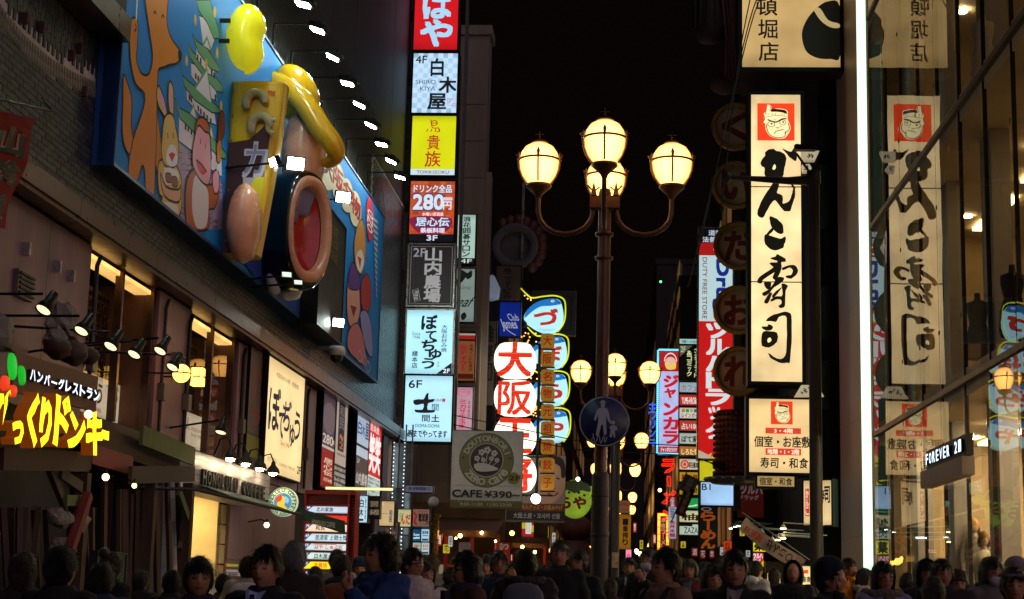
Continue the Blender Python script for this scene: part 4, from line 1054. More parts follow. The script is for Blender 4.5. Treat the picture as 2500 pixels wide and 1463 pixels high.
while yy < Yi1 + .2: m.box(XW - 2.49, XW - 2.46, yy, yy + .02, 0, 2.9); yy += .28
m.box(XW - 2.46, XW - 2.3, Yi0 + .1, Yi1, 2.35, 2.42); T.part('curtain_rail', m, B('wood_grey'), kind='stuff')
m = MB()
for k in range(14): yy = Yi0 + .2 + k * (Yi1 - Yi0 - .3) / 14; m.tube([(XW - 2.25 + .04 * (k % 2), yy, 1.1), (XW - 2.25 + .04 * (k % 2), yy, 2.36)], .09, 6)
T.part('curtain', m, mat('curtain_cream', '#c9b98a', .8, 0, .15, 4, .1))
m = MB(); m.box(XW - .3, XF, Yi0 + .2, Yi1 + 1.2, .1, 1.45); ct = T.part('counter', m, B('white_paint'))
P = Print((XF, Yi0 + .2, 1.62), (0, Yi1 - Yi0, 0), (0, 0, -.2), (1, 0, 0)); P.text('HONOLULU COFFEE', .02, .25, .8, .6, '#2a1c10', .03); T.part('counter_lettering', P.mb, printmat(0), parent=ct)
m = MB(); m.box(XF - .01, XF, Yi0 + .2, Yi1 + 1.2, 1.45, 1.7); T.part('counter_glass', m, glassmat())
for k in range(8):
    m = MB(); m.box(XW - .3, XW - .06, Yi1 + .42, L.x(655, 1300, XW).y, .02 + k * .34, .35 + k * .34 - .01); T.part('tile', m, B('cream_wall'))
# awning beam and green flap
T = Thing('awning', 'dark green shop awning with a printed end flap in front of the red directory', 'awning', L.x(700, 1290, -6.0), L)
a, b = L.x(478, 1195, -5.75), L.x(735, 1262, -5.75)
m = MB(); zt3 = (a.z + b.z) / 2
m.tube([(XF, a.y, a.z), (-5.75, a.y, a.z), (-5.75, b.y + 1.2, a.z)], .025, 6); T.part('beam', m, B('dark_paint'))
m = MB(); m.add([(XF + .02, Yc0 + .1, zb2 + .1), (-5.75, Yc0 + .1, a.z), (-5.75, b.y + 1.2, a.z), (XF + .02, b.y + 1.2, zb2 + .1)], [(0, 1, 2, 3)]); m.add([(XF + .02, Yc0 + .1, zb2 + .08), (-5.75, Yc0 + .1, a.z - .02), (-5.75, b.y + 1.2, a.z - .02), (XF + .02, b.y + 1.2, zb2 + .08)], [(3, 2, 1, 0)]); T.part('canvas', m, B('awning_green'))
o, U, V, n = rect_front(L, 728, 1242, 842, 1300, L.x(735, 1262, -5.75).y)
o1 = o; m = MB(); A = [o, o + U * 1.0 + V * .50, o + U * 1.02 + V * 1.05, o + U * .12 + V * .52]
m.add([p + n * .01 for p in A] + [p - n * .01 for p in A], [(0, 1, 2, 3), (7, 6, 5, 4), (0, 4, 5, 1), (1, 5, 6, 2), (2, 6, 7, 3), (3, 7, 4, 0)]); fl = T.part('flap', m, B('awning_green'))
P = Print(o + n * .012, U, V, n); Vv, F, asp = glyphs('HONOLULU COFFEE', .02, 2)
P.mb.add([P.P(.3 + .5 * x, .38 + .25 * (.3 + .5 * x) + .22 * y) for x, y in Vv], F, 0, '#a8b0a4'); T.part('flap_lettering', P.mb, printmat(0), parent=fl)
# round emblem
c = L.x(691, 1226, -6.1); Rr = abs(L.y(726, 1226, c.y).x - L.y(656, 1226, c.y).x) / 2
T = Thing('round_sign', 'round coffee emblem with a green lettered ring above the awning', 'sign', c - Vector((0, 0, Rr)), L)
m = MB(); m.lathe([(0, .1), (Rr, .1), (Rr, -.0), (Rr * .97, -.02), (0, -.02)], c, 36, axis='y'); T.part('disc', m, lit('#e8f0d0', .62))
P = Print(c + Vector((-Rr, -.02, Rr)), (2 * Rr, 0, 0), (0, 0, -2 * Rr), (0, -1, 0)); P.ell(.5, .5, .48, .48, '#1c7a3c', 36, inner=.95); P.ell(.5, .5, .31, .31, '#1c7a3c', 36, inner=.93); P.ell(.5, .5, .285, .285, '#3c8cc8', 30)
P.poly(smooth_poly([(.3, .62), (.36, .42), (.5, .3), (.62, .42), (.56, .6), (.68, .72), (.5, .77), (.34, .74)], 3), '#e8c840'); P.poly(smooth_poly([(.28, .34), (.44, .26), (.46, .42), (.34, .5), (.25, .44)], 3), '#e03c28'); P.poly(smooth_poly([(.58, .3), (.72, .42), (.66, .56), (.56, .44)], 3), '#8cc4e8')
P.arc_text('HONOLULU COFFEE', .5, .5, Rr * .80, Rr * .27, -125, 125, '#1c5a30', .03); P.arc_text('KONA ROASTED', .5, .5, Rr * .80, Rr * .18, 235, 130, '#1c5a30', .02, inside=True); T.part('emblem_print', P.mb, printmat(.62))
m = MB(); m.box(XW, c.x - Rr * .9, c.y + .03, c.y + .07, c.z - .03, c.z + .03); T.part('bracket', m, B('black_metal'))
lamp_bulb(651, 1282, -6.3, .045, '#ffe0a0', 8, 'conical shop lamp shining under the awning')

# ---------------------------------------------------------------- red directory stand
o, U, V, n = rect_front(L, 741, 1208, 868, 1455, L.x(741, 1300, -6.2).y)
DD = o.y; T = Thing('directory_stand', 'red framed directory stand of stacked lit tenant panels in front of the granite wall', 'directory sign', (o + U * .5).to_2d().to_3d(), L)
pan = [(745, 1237, 1254, '#c8d8e8', '北の家族', '9F', '#1c2c5c'), (745, 1259, 1277, '#d83028', '笑笑', '8F', '#ffffff'), (745, 1281, 1300, '#ffe4c0', '和民', '7F', '#2a1a14'), (745, 1304, 1324, '#cfeaf0', '居酒家 土間土間', '6F', '#2c3c54'), (745, 1328, 1346, '#d8ecec', 'はや しゅぶ兆', '5F', '#a83028'), (745, 1350, 1368, '#d8f4ec', '白木屋', '4F', '#18302c'), (745, 1372, 1392, '#f4f020', '鳥貴族', '3F', '#e05a28'), (745, 1396, 1414, '#e8d8d8', '八剣伝', '2F', '#a02020')]
m = MB(); X0, X1 = o.x, o.x + U.x; zt4 = o.z; w1 = U.x
m.box(X0, X0 + w1 * .03, DD - .1, DD + .3, 0, zt4); m.box(X0 + w1 * .835, X0 + w1 * .87, DD - .1, DD + .3, 0, zt4); m.box(X0 + w1 * .97, X1, DD - .1, DD + .3, 0, zt4); m.box(X0, X1, DD - .1, DD + .3, zt4, zt4 + .07)
for (x, a, b, *_r) in pan: zz = L.y(790, a, DD).z; m.box(X0 + w1 * .03, X0 + w1 * .835, DD - .08, DD + .28, zz + .004, zz + .035)
z2 = L.y(790, pan[0][1], DD).z + .04; m.box(X0 + w1 * .03, X0 + w1 * .835, DD + .1, DD + .28, z2, zt4)
T.part('frame', m, B('red_frame'))
m = MB(); m.box(X0 + w1 * .871, X0 + w1 * .969, DD + .05, DD + .25, 0, zt4 - .01); T.part('side_box', m, B('dark_wall'))
m = MB()
k = 0; z = .3
while z < zt4 - .05:
    for q in range(4): c = X0 + w1 * (.884 + q * .023); m.box(c, c + .02, DD + .0, DD + .049, z, z + .03)
    z += .055
for q in range(24):
    for r2 in range(3): c = X0 + w1 * (.05 + q * .032); m.box(c, c + .02, DD + .05, DD + .099, z2 + .03 + r2 * .055, z2 + .06 + r2 * .055)
T.part('red_lattice', m, B('red_frame'), kind='stuff')
for (x, a, b, fc, tx, fl_, tc_) in pan:
    q0, q1, q2, q3 = rect_front(L, 0, a, 10, b, DD); zz0 = L.y(790, b, DD).z + .02; zz1 = L.y(790, a, DD).z
    m = MB(); m.box(X0 + w1 * .035, X0 + w1 * .83, DD - .04, DD + .2, zz0, zz1); pn = T.part('tenant_panel', m, lit(fc, .95, uneven=.1))
    P = Print((X0 + w1 * .035, DD - .04, zz1), (w1 * .795, 0, 0), (0, 0, zz0 - zz1), (0, -1, 0)); P.poly([(0, 0), (.16, 0), (0, .95)], '#1c3478'); P.text(fl_, .01, .08, .09, .45, '#ffffff', .03)
    P.text(tx, .24, .14, .24 + .09 * len(tx) + .05, .86, tc_, .03, .03, keep=False)
    if fl_ == '6F': P.text('DOMA-DOMA', .8, .4, .97, .58, '#7a8a94')
    if fl_ == '4F': P.rect(.2, .84, .75, .92, '#18302c')
    if fl_ == '5F': P.rect(.2, .03, .75, .14, '#c8402c')
    T.part('tenant_print', P.mb, printmat(.9), parent=pn)
m = MB(); m.box(X0 + .3, X1 + .6, DD + .35, DD + .42, zt4 + .12, zt4 + .17); single('tube_light', 'thin pale tube light above the red directory stand', 'lamp', m, lit('#e8f0a8', 1.1), L)
# ================================================================ projecting sign tower beyond the left building (faces the street end)
DT = 47.0
K = '#15161c'
def t_haya(P):
    P.text('は', .2, .28, .82, .60, '#a8d8f4', .055, .05); P.text('や', .16, .62, .86, .95, '#a8d8f4', .055, .05); P.text('しゃぶ兆', .2, .05, .8, .2, '#a8d8f4', .03)
def t_shiro(P):
    random.seed(5)
    P.step = 0
    for i in range(9):
        for j in range(12):
            if (i + j) % 2: P.rect(i / 9, j / 12, (i + 1) / 9, (j + 1) / 12, '#c4dcf0')
    P.step = .0012; P.d += .002
    P.text('4F', .05, .04, .3, .17, K, .03); P.text('白', .4, .09, .68, .38, K, .045, .01); P.text('木', .6, .4, .98, .66, K, .045, .01); P.text('屋', .36, .68, .76, .94, K, .045, .01)
    P.text('SHIRO', .06, .45, .52, .52, '#3c4c64', .01); P.text('KIYA', .17, .56, .52, .63, '#3c4c64', .01); P.line([(.8, .76), (.98, .76), (.98, .88), (.8, .88)], .012, '#a83c4c', closed=True); P.line([(.83, .86), (.86, .79), (.93, .78), (.95, .84), (.9, .86)], .014, '#a83c4c', sm=2)
def t_tori(P):
    P.rect(0, .9, 1, 1, '#c8e0ec'); P.text('TORIKIZOKU', .14, .925, .87, .975, '#7a2034', .02)
    c = '#b0381c'
    P.ell(.5, .12, .08, .05, c, inner=.7); P.line([(.42, .12), (.58, .12)], .03, c); P.line([(.42, .06), (.46, .2), (.6, .2)], .03, c, sm=2)
    for k in range(4): P.line([(.36 + k * .09, .22), (.33 + k * .1, .27)], .03, c)
    P.line([(.6, .2), (.62, .26), (.56, .27)], .03, c, sm=2)
    P.text('貴', .36, .33, .64, .57, c, .02, .05); P.text('族', .32, .6, .68, .86, c, .02, .05)
def t_280(P):
    random.seed(11); P.step = 0
    for j in range(16):
        for i in range(7): P.rect((i + (j % 2) * .5) / 7.5 + .004, j / 18 + .004, (i + 1 + (j % 2) * .5) / 7.5 - .006, (j + 1) / 18 - .004, random.choice(['#c8542a', '#b84824', '#a84020', '#d0602e']))
    P.step = .0012; P.d += .002
    P.rect(0, .88, 1, 1, '#101018'); P.text('3F', .4, .9, .64, .985, '#e8f0ff', .05)
    P.text('ドリンク全品', .07, .06, .93, .19, '#2c2c5c', .09); P.text('ドリンク全品', .07, .06, .93, .19, '#e8f4ff', .04); P.text('280', .06, .22, .76, .48, '#3c3c7c', .12); P.text('280', .07, .23, .75, .47, '#e4f2ff', .07); P.text('円', .75, .34, .93, .47, '#e4f2ff', .05); P.rect(.72, .27, .95, .32, '#d8e4f4')
    P.poly(smooth_poly([(.02, .62), (.4, .58), (.96, .62), (.8, .86), (.3, .88), (.06, .76)], 3), '#8c2044'); P.text('水喰い居酒屋', .28, .52, .76, .58, '#f4e8e4', .03, .03); P.text('居心伝', .14, .6, .9, .76, '#3c2c5c', .09); P.text('居心伝', .15, .605, .89, .75, '#d8ecff', .04, .03); P.text('鉄板料理', .26, .78, .8, .86, '#e8f0ff', .05)
def t_yama(P):
    P.line([(.04, .03), (.96, .03), (.96, .97), (.04, .97)], .012, '#c8c4c0', closed=True); P.step = 0
    for k in range(14): P.rect(.08 + k * .062, .06, .083 + k * .062, .95, '#2c2426')
    P.step = .0012; P.d += .002
    P.text('2F', .09, .06, .36, .2, '#c0c4cc', .03); P.vtext('山内農場', .36, .05, .72, .95, '#d8d8dc', .05, .02, fill=.95)
    P.line([(.1, .76), (.22, .73), (.28, .92), (.16, .95)], .014, '#d8d8dc', closed=True); P.vtext('道頓堀', .14, .76, .23, .92, '#d8d8dc', .02)
def t_bote(P):
    P.vtext('大阪お好み焼', .76, .22, .88, .66, '#2c3450', .02); P.text('ぼ', .32, .08, .66, .30, K, .05, .04); P.text('て', .42, .33, .64, .47, K, .05, .04); P.text('ぢ', .34, .46, .66, .64, K, .05, .04); P.text('ゅ', .5, .62, .76, .77, K, .05, .04); P.text('う', .36, .76, .62, .92, K, .05, .04)
    P.text('Since', .12, .34, .3, .40, '#3c4454', .01); P.text('1946', .14, .405, .3, .455, '#3c4454', .01); P.vtext('總本店', .14, .64, .26, .92, '#2c3444', .03); P.poly([(1, .82), (1, 1), (.68, 1)], '#181c28'); P.text('2F', .82, .92, .96, .985, '#e8f8ff', .04); P.vtext('本店', .68, .8, .74, .9, '#505868')
def t_doma(P):
    P.text('6F', .07, .07, .35, .19, K, .04)
    P.poly(smooth_poly([(.18, .38), (.3, .36), (.40, .36), (.44, .29), (.50, .26), (.50, .36), (.62, .35), (.6, .40), (.50, .42), (.49, .52), (.64, .52), (.62, .56), (.4, .57), (.24, .56), (.22, .52), (.38, .52), (.40, .43), (.28, .45), (.2, .44)], 2, .006, 2), K)
    P.text('間', .58, .43, .72, .53, '#3c5c74', .02); P.text('居酒家', .6, .35, .78, .39, '#3c4454', .01); P.rect(.79, .345, .86, .395, '#b84464'); P.text('間', .38, .6, .54, .7, '#24303c', .03); P.text('土', .58, .6, .74, .7, K, .05, .02)
    P.text('DOMA-DOMA', .24, .74, .76, .79, '#2c4454', .02); P.text('朝までやってます', .08, .83, .92, .94, K, .04, .03)
tow = [('はや', 'red lit panel with pale blue brush kana, topmost of the projecting sign tower', 1013, -70, 122, 1119, t_haya, '#d01820', .95),
       ('白', 'pale blue lit panel marked 4F with black characters on the sign tower', 1008, 131, 276, 1116, t_shiro, '#a4ccec', 1.0),
       ('鳥', 'yellow lit panel with red bird emblem characters on the sign tower', 1005, 284, 428, 1112, t_tori, '#d8dc14', .95),
       ('280', 'orange brick patterned lit panel with 280 and a black 3F strip on the sign tower', 1001, 443, 590, 1109, t_280, '#c8542a', .8),
       ('山', 'dark wooden panel marked 2F with white characters on the sign tower', 998, 598, 746, 1107, t_yama, '#352c2e', .35),
       ('ぼて', 'white blue lit panel with brush kana and black 2F corner on the sign tower', 992, 758, 913, 1105, t_bote, '#b4f0ff', 1.0),
       ('土', 'lowest white blue lit panel of the sign tower, marked 6F', 988, 918, 1078, 1103, t_doma, '#b8ecff', 1.0)]
for nm, lab, xa, ya, yb, xb, dr, fc, es in tow:
    r4 = rect_front(W, xa, ya, xb, yb, DT)
    sign('tower_sign', lab, 'sign', r4, dr, fc, es, .5, W, 'lit panels of the projecting sign tower', frame='steel_bright' if nm in ('山', 'ぼて') else 'black_metal', ft=.05, ps=es, uneven=.08)
T = Thing('sign_tower_frame', 'steel brackets and mast carrying the stacked lit panels beside the dark wall', 'sign frame', W.y(985, 1080, DT + .8), W)
m = MB(); xl = W.y(1000, 600, DT).x; m.box(xl - .12, xl - .02, DT + .52, DT + .62, 4.5, 22); m.box(xl + 1.4, xl + 1.5, DT + .52, DT + .62, 4.5, 22); T.part('mast', m, B('grey_metal'))
for b in (40, 195, 350, 500, 672, 830, 1000):
    p = W.y(985, b, DT + .6); m = MB(); m.box(xl - 1.5, xl - .13, DT + .5, DT + .7, p.z - .22, p.z + .12); T.part('bracket', m, mat('bracket_grey', '#6c6460', .6, .2, .3, 3, .1))
# building B beyond the billboard: pipes and recessed wall
def block(name, lab, X0, X1, Y0, Y1, H, mt, wins=None, fr=W, panel=None, roof=True):
    T = Thing(name, lab, 'building', ((X0 + X1) / 2, Y0, 0), fr)
    m = MB(); m.box(X0, X1, Y0, Y1, 0, H); T.part('wall', m, B(mt))
    if roof: m = MB(); m.box(X0 - .1, X1 + .1, Y0 - .1, Y1 + .1, H, H + .35); T.part('parapet', m, B(mt))
    return T
T = block('side_building', 'dark narrow building with downpipes behind the sign tower', -12, W.y(1000, 700, 49).x - .3, 49, 54.8, 26, 'dark_wall')
for k in range(12):
    m = MB(); z = 3 + k * 1.9; xx = W.y(1000, 700, 49).x - .28; m.box(xx - 1.4, xx - .1, 48.9, 48.995, z, z + 1.6); T.part('wall_panel', m, mat('dim_panel', '#6a5c58', .6, 0, .4, 2, .2, streak=True))
for k in range(3):
    m = MB(); xx = W.y(942 + k * 14, 700, 48.7).x; m.tube([(xx, 48.6, 2), (xx, 48.6, 24)], .06, 8); T.part('downpipe', m, B('grey_metal'))
xa, xb = W.y(1128, 400, 56).x, W.y(1186, 400, 56).x; zt5 = W.y(1150, 86, 56).z
T = block('beige_building', 'pale beige tiled building end rising behind the sign tower', xa - 6, xb, 56, 57.2, zt5, 'beige_tile')
for i in range(8):
    for j in range(14):
        z0 = 1 + j * 1.35; x0 = xb - .02 - (i + 1) * .95
        if z0 + 1.3 < zt5: m = MB(); m.box(x0 + .012, x0 + .938, 55.96, 55.999, z0 + .012, z0 + 1.338); T.part('wall_panel', m, B('beige_tile'))
m = MB(); m.box(xb + .001, xb + .18, 56.4, 57, 3, zt5 - 5); T.part('side_fin', m, B('beige_tile'))
# small signs between the tower and the lanterns
def s_naniwa(P): P.rect(0, .88, 1, 1, '#141416'); P.text('4F', .2, .9, .85, .98, '#d8f0e8', .02); P.vtext('浪花囲碁サロン', .3, .03, .72, .86, '#10201c', .04)
def s_leaf(P):
    P.poly(smooth_poly([(.05, .05), (.3, .02), (.6, .08), (.8, .02), (.85, .14), (.6, .2), (.5, .16), (.3, .26), (.12, .2)], 2), '#1a2420'); P.poly(smooth_poly([(0, .2), (.2, .22), (.15, .34), (.02, .3)], 2), '#1a2420'); P.text('Darling', .3, .32, .8, .4, '#5a6a64', .0, slant=.3); P.text('leaf', .05, .52, .95, .72, '#14201c', .02, .02, slant=.4); P.poly(smooth_poly([(.3, .88), (.5, .82), (.62, .9), (.4, .98)], 2), '#1a2420')
def s_mit(P): P.rect(0, 0, 1, .18, '#2a1a1a'); P.rect(0, .06, 1, .14, '#c83024'); P.rect(0, .02, 1, .06, '#d8d0c0'); P.vtext('ミティラー', .2, .26, .6, .8, '#c01c34', .05); P.vtext('本格インド料理店', .72, .24, .9, .8, '#3a1410', .02); P.rect(.05, .86, .95, .96, '#5a2414')
def s_mika(P): P.ell(.5, .12, .38, .08, '#e0708c', inner=.8); P.text('ミカサ牛王', .2, .08, .8, .15, '#d04464', .03); P.vtext('ミカサ牛玉本', .3, .28, .66, .95, '#d03850', .05); P.vtext('本場韓国', .75, .3, .9, .7, '#7a3040')
def s_hina(P): P.vtext('雛寿司', .15, .04, .85, .72, '#1a1614', .05, .04)
def s_newb(P): P.vtext('株ニュービル', .3, .05, .62, .92, '#2a2420', .05)
def s_james(P): P.text('Club', .4, .34, .9, .54, '#cfd8f0', .02, slant=-.3); P.text('James', .1, .5, .85, .85, '#cfd8f0', .03, slant=-.3); P.line([(.1, .6), (.4, .82), (.8, .96)], .03, '#cfd8f0', sm=3)
for nm, lab, cat_, x0, y0, x1, y1, D, dr, fc, es, un in (
    ('a', 'narrow pale green lit sign with vertical characters and 4F below, right of the tower', 'sign', 1117, 525, 1160, 645, 54, s_naniwa, '#b8d8cc', .75, False),
    ('b', 'pale hanging sign with black leaf sprays and a handwritten word', 'sign', 1113, 657, 1158, 786, 54, s_leaf, '#a8bcb4', .45, False),
    ('c', 'orange restaurant sign with crimson kana under a red and white band', 'sign', 1112, 812, 1159, 930, 54, s_mit, '#b0683c', .4, False),
    ('d', 'pink lit sign with a smiling ring emblem and red characters', 'sign', 1108, 946, 1153, 1052, 54, s_mika, '#d4a8b8', .7, False),
    ('e', 'dim grey vertical sign board with large black characters behind the cafe banner', 'sign', 1163, 784, 1210, 990, 58, s_hina, '#5c504a', 0, True),
    ('f', 'unlit beige vertical sign with dark characters below the dark ring ornament', 'sign', 1212, 650, 1272, 735, 62, s_newb, '#6b5a50', 0, True),
    ('g', 'deep blue sign with flowing white latin letters left of the top fish sign', 'sign', 1220, 738, 1270, 822, 60, s_james, '#1434b0', .35, False)):
    sign('hanging_sign', lab, cat_, rect_front(W, x0, y0, x1, y1, D), dr, fc, es, .3, W, None, unlit=un, uneven=.1)
# dark ring ornament with claw-like scallops
c = W.y(1258, 600, 63); k = 63 / FPX
T = Thing('ring_ornament', 'dark round ring ornament with scalloped outer shell high above the street', 'ornament', c - Vector((0, 0, 1)), W)
m = MB(); m.lathe([(58 * k, .0), (58 * k, .3), (38 * k, .35), (38 * k, -.1), (58 * k, 0)], c, 40, axis='y'); m.lathe([(0, .2), (37 * k, .2)], c, 30, axis='y'); T.part('ring', m, mat('ring_grey', '#6a6266', .6, 0, .3, 3, .15))
for i in range(11):
    q = R(-50 + i * 17); m = MB(); m.ball(c + Vector((math.cos(q) * 68 * k, .15, math.sin(q) * 68 * k)), .22, .2, .24, 10); T.part('scallop', m, mat('scallop_red', '#6a3a34', .5, 0, .4, 5, .2))
m = MB(); m.tube([c + Vector((-1.0, .4, -.5)), c + Vector((-1.0, .6, -1.6))], .08, 6); T.part('stay', m, B('dark_wall'))
p = W.y(1200, 705, 61); m = MB(); m.lathe([(0, -.5), (.3, -.4), (.34, 0), (.1, .5), (0, .55)], p, 12); single('paper_umbrella', 'folded pale cloth umbrella shape hanging beside the beige sign', 'umbrella', m, lit('#9aa8c0', .28), W)
# ---------------------------------------------------------------- fish signs
FISH = [(1326, 772, 'づ', 1.0), (1338, 862, 'ぼ', .92), (1340, 952, 'ら', .92), (1342, 1042, 'や', .92)]
for i, (px, py, ch, sc) in enumerate(FISH):
    D = 62 + i * .0; k = D / FPX * sc; c = W.y(px, py, D)
    T = Thing('fish_sign', ['glowing puffer fish sign with red kana, topmost of its column and outlined in yellow neon', 'second puffer fish sign down, half hidden by small round lanterns', 'third puffer fish sign down behind the small lanterns', 'lowest puffer fish sign, mostly behind the tall lantern ladder'][i], 'sign', c - Vector((0, 0, .8)), W, 'puffer fish signs')
    body = smooth_poly([(-46, 12), (-40, -8), (-20, -28), (5, -38), (30, -40), (44, -32), (50, -6), (47, 16), (34, 36), (10, 42), (-12, 36), (-32, 24)], 4)
    f = lambda a, b, d: c + Vector((a * k, d, -b * k))
    m = MB(); m.prism(body, f, -.35, .35); T.part('fish_body', m, lit('#b8f4ff', .95, uneven=.06))
    P = Print(c + Vector((-50 * k, -.35, 50 * k)), (100 * k, 0, 0), (0, 0, -100 * k), (0, -1, 0)); g_ = lambda pts: [((a + 50) / 100, (b + 50) / 100) for a, b in pts]
    P.poly(smooth_poly(g_([(-45, 9), (-40, -8), (-20, -28), (5, -38), (30, -40), (43, -32), (40, -26), (20, -22), (-5, -20), (-25, -8), (-40, 6)]), 3), '#1c78c8'); P.ell(.74, .16, .045, .03, '#e8f8ff'); P.ell(.745, .16, .02, .015, '#103048')
    P.line(g_([(36, -32), (48, -28), (40, -26)]), .03, '#103c70'); P.text(ch, .3, .36, .86, .76, '#c03028', .06, .03)
    T.part('fish_print', P.mb, printmat(.9))
    m = MB(); out = smooth_poly([(-56, -66), (-40, -50), (-26, -42), (0, -46), (30, -48), (52, -38), (56, -8), (52, 20), (38, 42)], 4, closed=False); m.tube([f(a, b, -.30) for a, b in out], .028, 5); T.part('neon_tube', m, lit('#d8e020', 1.1, sample=False))
    m = MB(); m.lathe([(0, .1), (9 * k, .1), (9 * k, -.1), (0, -.1)], f(-48, 22, -.2), 14, axis='y'); T.part('tail_joint', m, B('dark_wall'))
    m = MB(); random.seed(i)
    for q in range(14): a, b = random.uniform(-60, -30), random.choice([random.uniform(-50, -25), random.uniform(40, 58)]); m.ball(f(a, b, -.3), .03, n=6)
    T.part('bulb_cluster', m, lit('#ffb050', 3, sample=False), kind='stuff')
m = MB(); xx = W.y(1270, 800, 63).x; m.box(xx - .05, xx + .05, 63, 63.1, 6, 17.5); single('sign_mast', 'thin steel mast left of the glowing puffer fish signs', 'mast', m, B('steel_bright'), W)
# dim framed board behind the fish
T = sign('framed_board', 'dim square framed board with dark curved figure behind the top fish sign', 'sign', rect_front(W, 1300, 712, 1405, 818, 66), lambda P: (P.line([(.1, .12), (.9, .12), (.9, .9), (.1, .9)], .12, '#2a2422', closed=True), P.poly(smooth_poly([(.5, .2), (.8, .25), (.82, .6), (.6, .8), (.5, .6)], 3), '#2a2422')), '#4a3f39', 0, .3, W, unlit=True, frame='grey_metal')
# ---------------------------------------------------------------- big round lit sign column
DL = 56
for i, (py, ch) in enumerate(((881, '大'), (973, '阪'), (1066, '王'), (1158, '将'))):
    c = W.y(1258, py, DL); k = DL / FPX
    T = Thing('paper_lantern', 'blazing white drum sign with a red character, %s of the column' % ['topmost', 'second', 'third from the top', 'lowest'][i], 'lantern', c - Vector((0, 0, 45 * k)), W, 'blazing drum signs in the column')
    prof = [(0, 42.5 * k), (34 * k, 42 * k), (44 * k, 30 * k), (50 * k, 14 * k), (51 * k, 0), (50 * k, -14 * k), (44 * k, -30 * k), (34 * k, -42 * k), (0, -42.5 * k)]
    body = smooth_poly([(-27, -42), (27, -42), (42, -31), (50, -13), (50, 13), (42, 31), (27, 42), (-27, 42), (-42, 31), (-50, 13), (-50, -13), (-42, -31)], 2)
    m = MB(); m.prism(body, lambda a, b, d: c + Vector((a * k, d, -b * k)), -.3, .3); T.part('lantern_body', m, lit('#fff4dc', 1.7, uneven=.05))
    P = Print(c + Vector((-50 * k, -.3, 45 * k)), (100 * k, 0, 0), (0, 0, -90 * k), (0, -1, 0)); P.text(ch, .1, .05, .9, .95, '#e0301c', .045 if i != 1 else .03, .03)
    for q in range(1, 6): P.rect(.03, q / 6 - .004, .97, q / 6 + .004, '#b89070')
    T.part('lantern_print', P.mb, printmat(1.0))
T = Thing('sign_ladder', 'black steel ladder frame holding the blazing drum signs and small lanterns', 'sign frame', W.y(1315, 1220, DL), W)
m = MB()
for px in (1205, 1313): x_ = W.y(px, 1000, DL).x; m.box(x_ - .05, x_ + .05, DL + .31, DL + .41, W.y(px, 1225, DL).z, W.y(px, 836, DL).z)
for py in (836, 927, 1020, 1113, 1207): z_ = W.y(1258, py, DL).z; m.box(W.y(1205, 1000, DL).x, W.y(1352, 1000, DL).x if py != 836 else W.y(1313, 1000, DL).x, DL + .32, DL + .40, z_ - .03, z_ + .03)
T.part('frame', m, B('black_metal'))
for py, ch in zip((834, 878, 921, 963, 1006, 1048, 1092, 1136, 1180), '大阪名物元祖焼餃子'):
    c = W.y(1337, py, DL - .5); k = DL / FPX
    T = Thing('small_lantern', 'small yellow square lantern, %s of nine down its ladder' % ['first', 'second', 'third', 'fourth', 'fifth', 'sixth', 'seventh', 'eighth', 'last'][int((py - 820) / 43)], 'lantern', c - Vector((0, 0, 17 * k)), W, 'small yellow lanterns in the column')
    body = smooth_poly([(-12, -17), (12, -17), (16, -9), (16, 9), (12, 17), (-12, 17), (-16, 9), (-16, -9)], 2)
    m = MB(); m.prism(body, lambda a, b, d: c + Vector((a * k, d, -b * k)), -.2, .2); T.part('lantern_body', m, lit('#c88c28', .38))
    P = Print(c + Vector((-15 * k, -.2, 16 * k)), (30 * k, 0, 0), (0, 0, -32 * k), (0, -1, 0)); P.text(ch, .16, .14, .84, .86, '#a02414', .03); T.part('lantern_print', P.mb, printmat(.5))
    m = MB(); m.box(c.x - 18 * k, c.x + 18 * k, c.y - .1, c.y + .1, c.z - 21 * k, c.z - 18.5 * k); T.part('bracket', m, B('black_metal'))
lamp_bulb(1308, 1218, W.y(1308, 1218, 55).x, .16, '#fff8f0', 14, 'dazzling white bulb hanging under the sign ladder', fr=W)
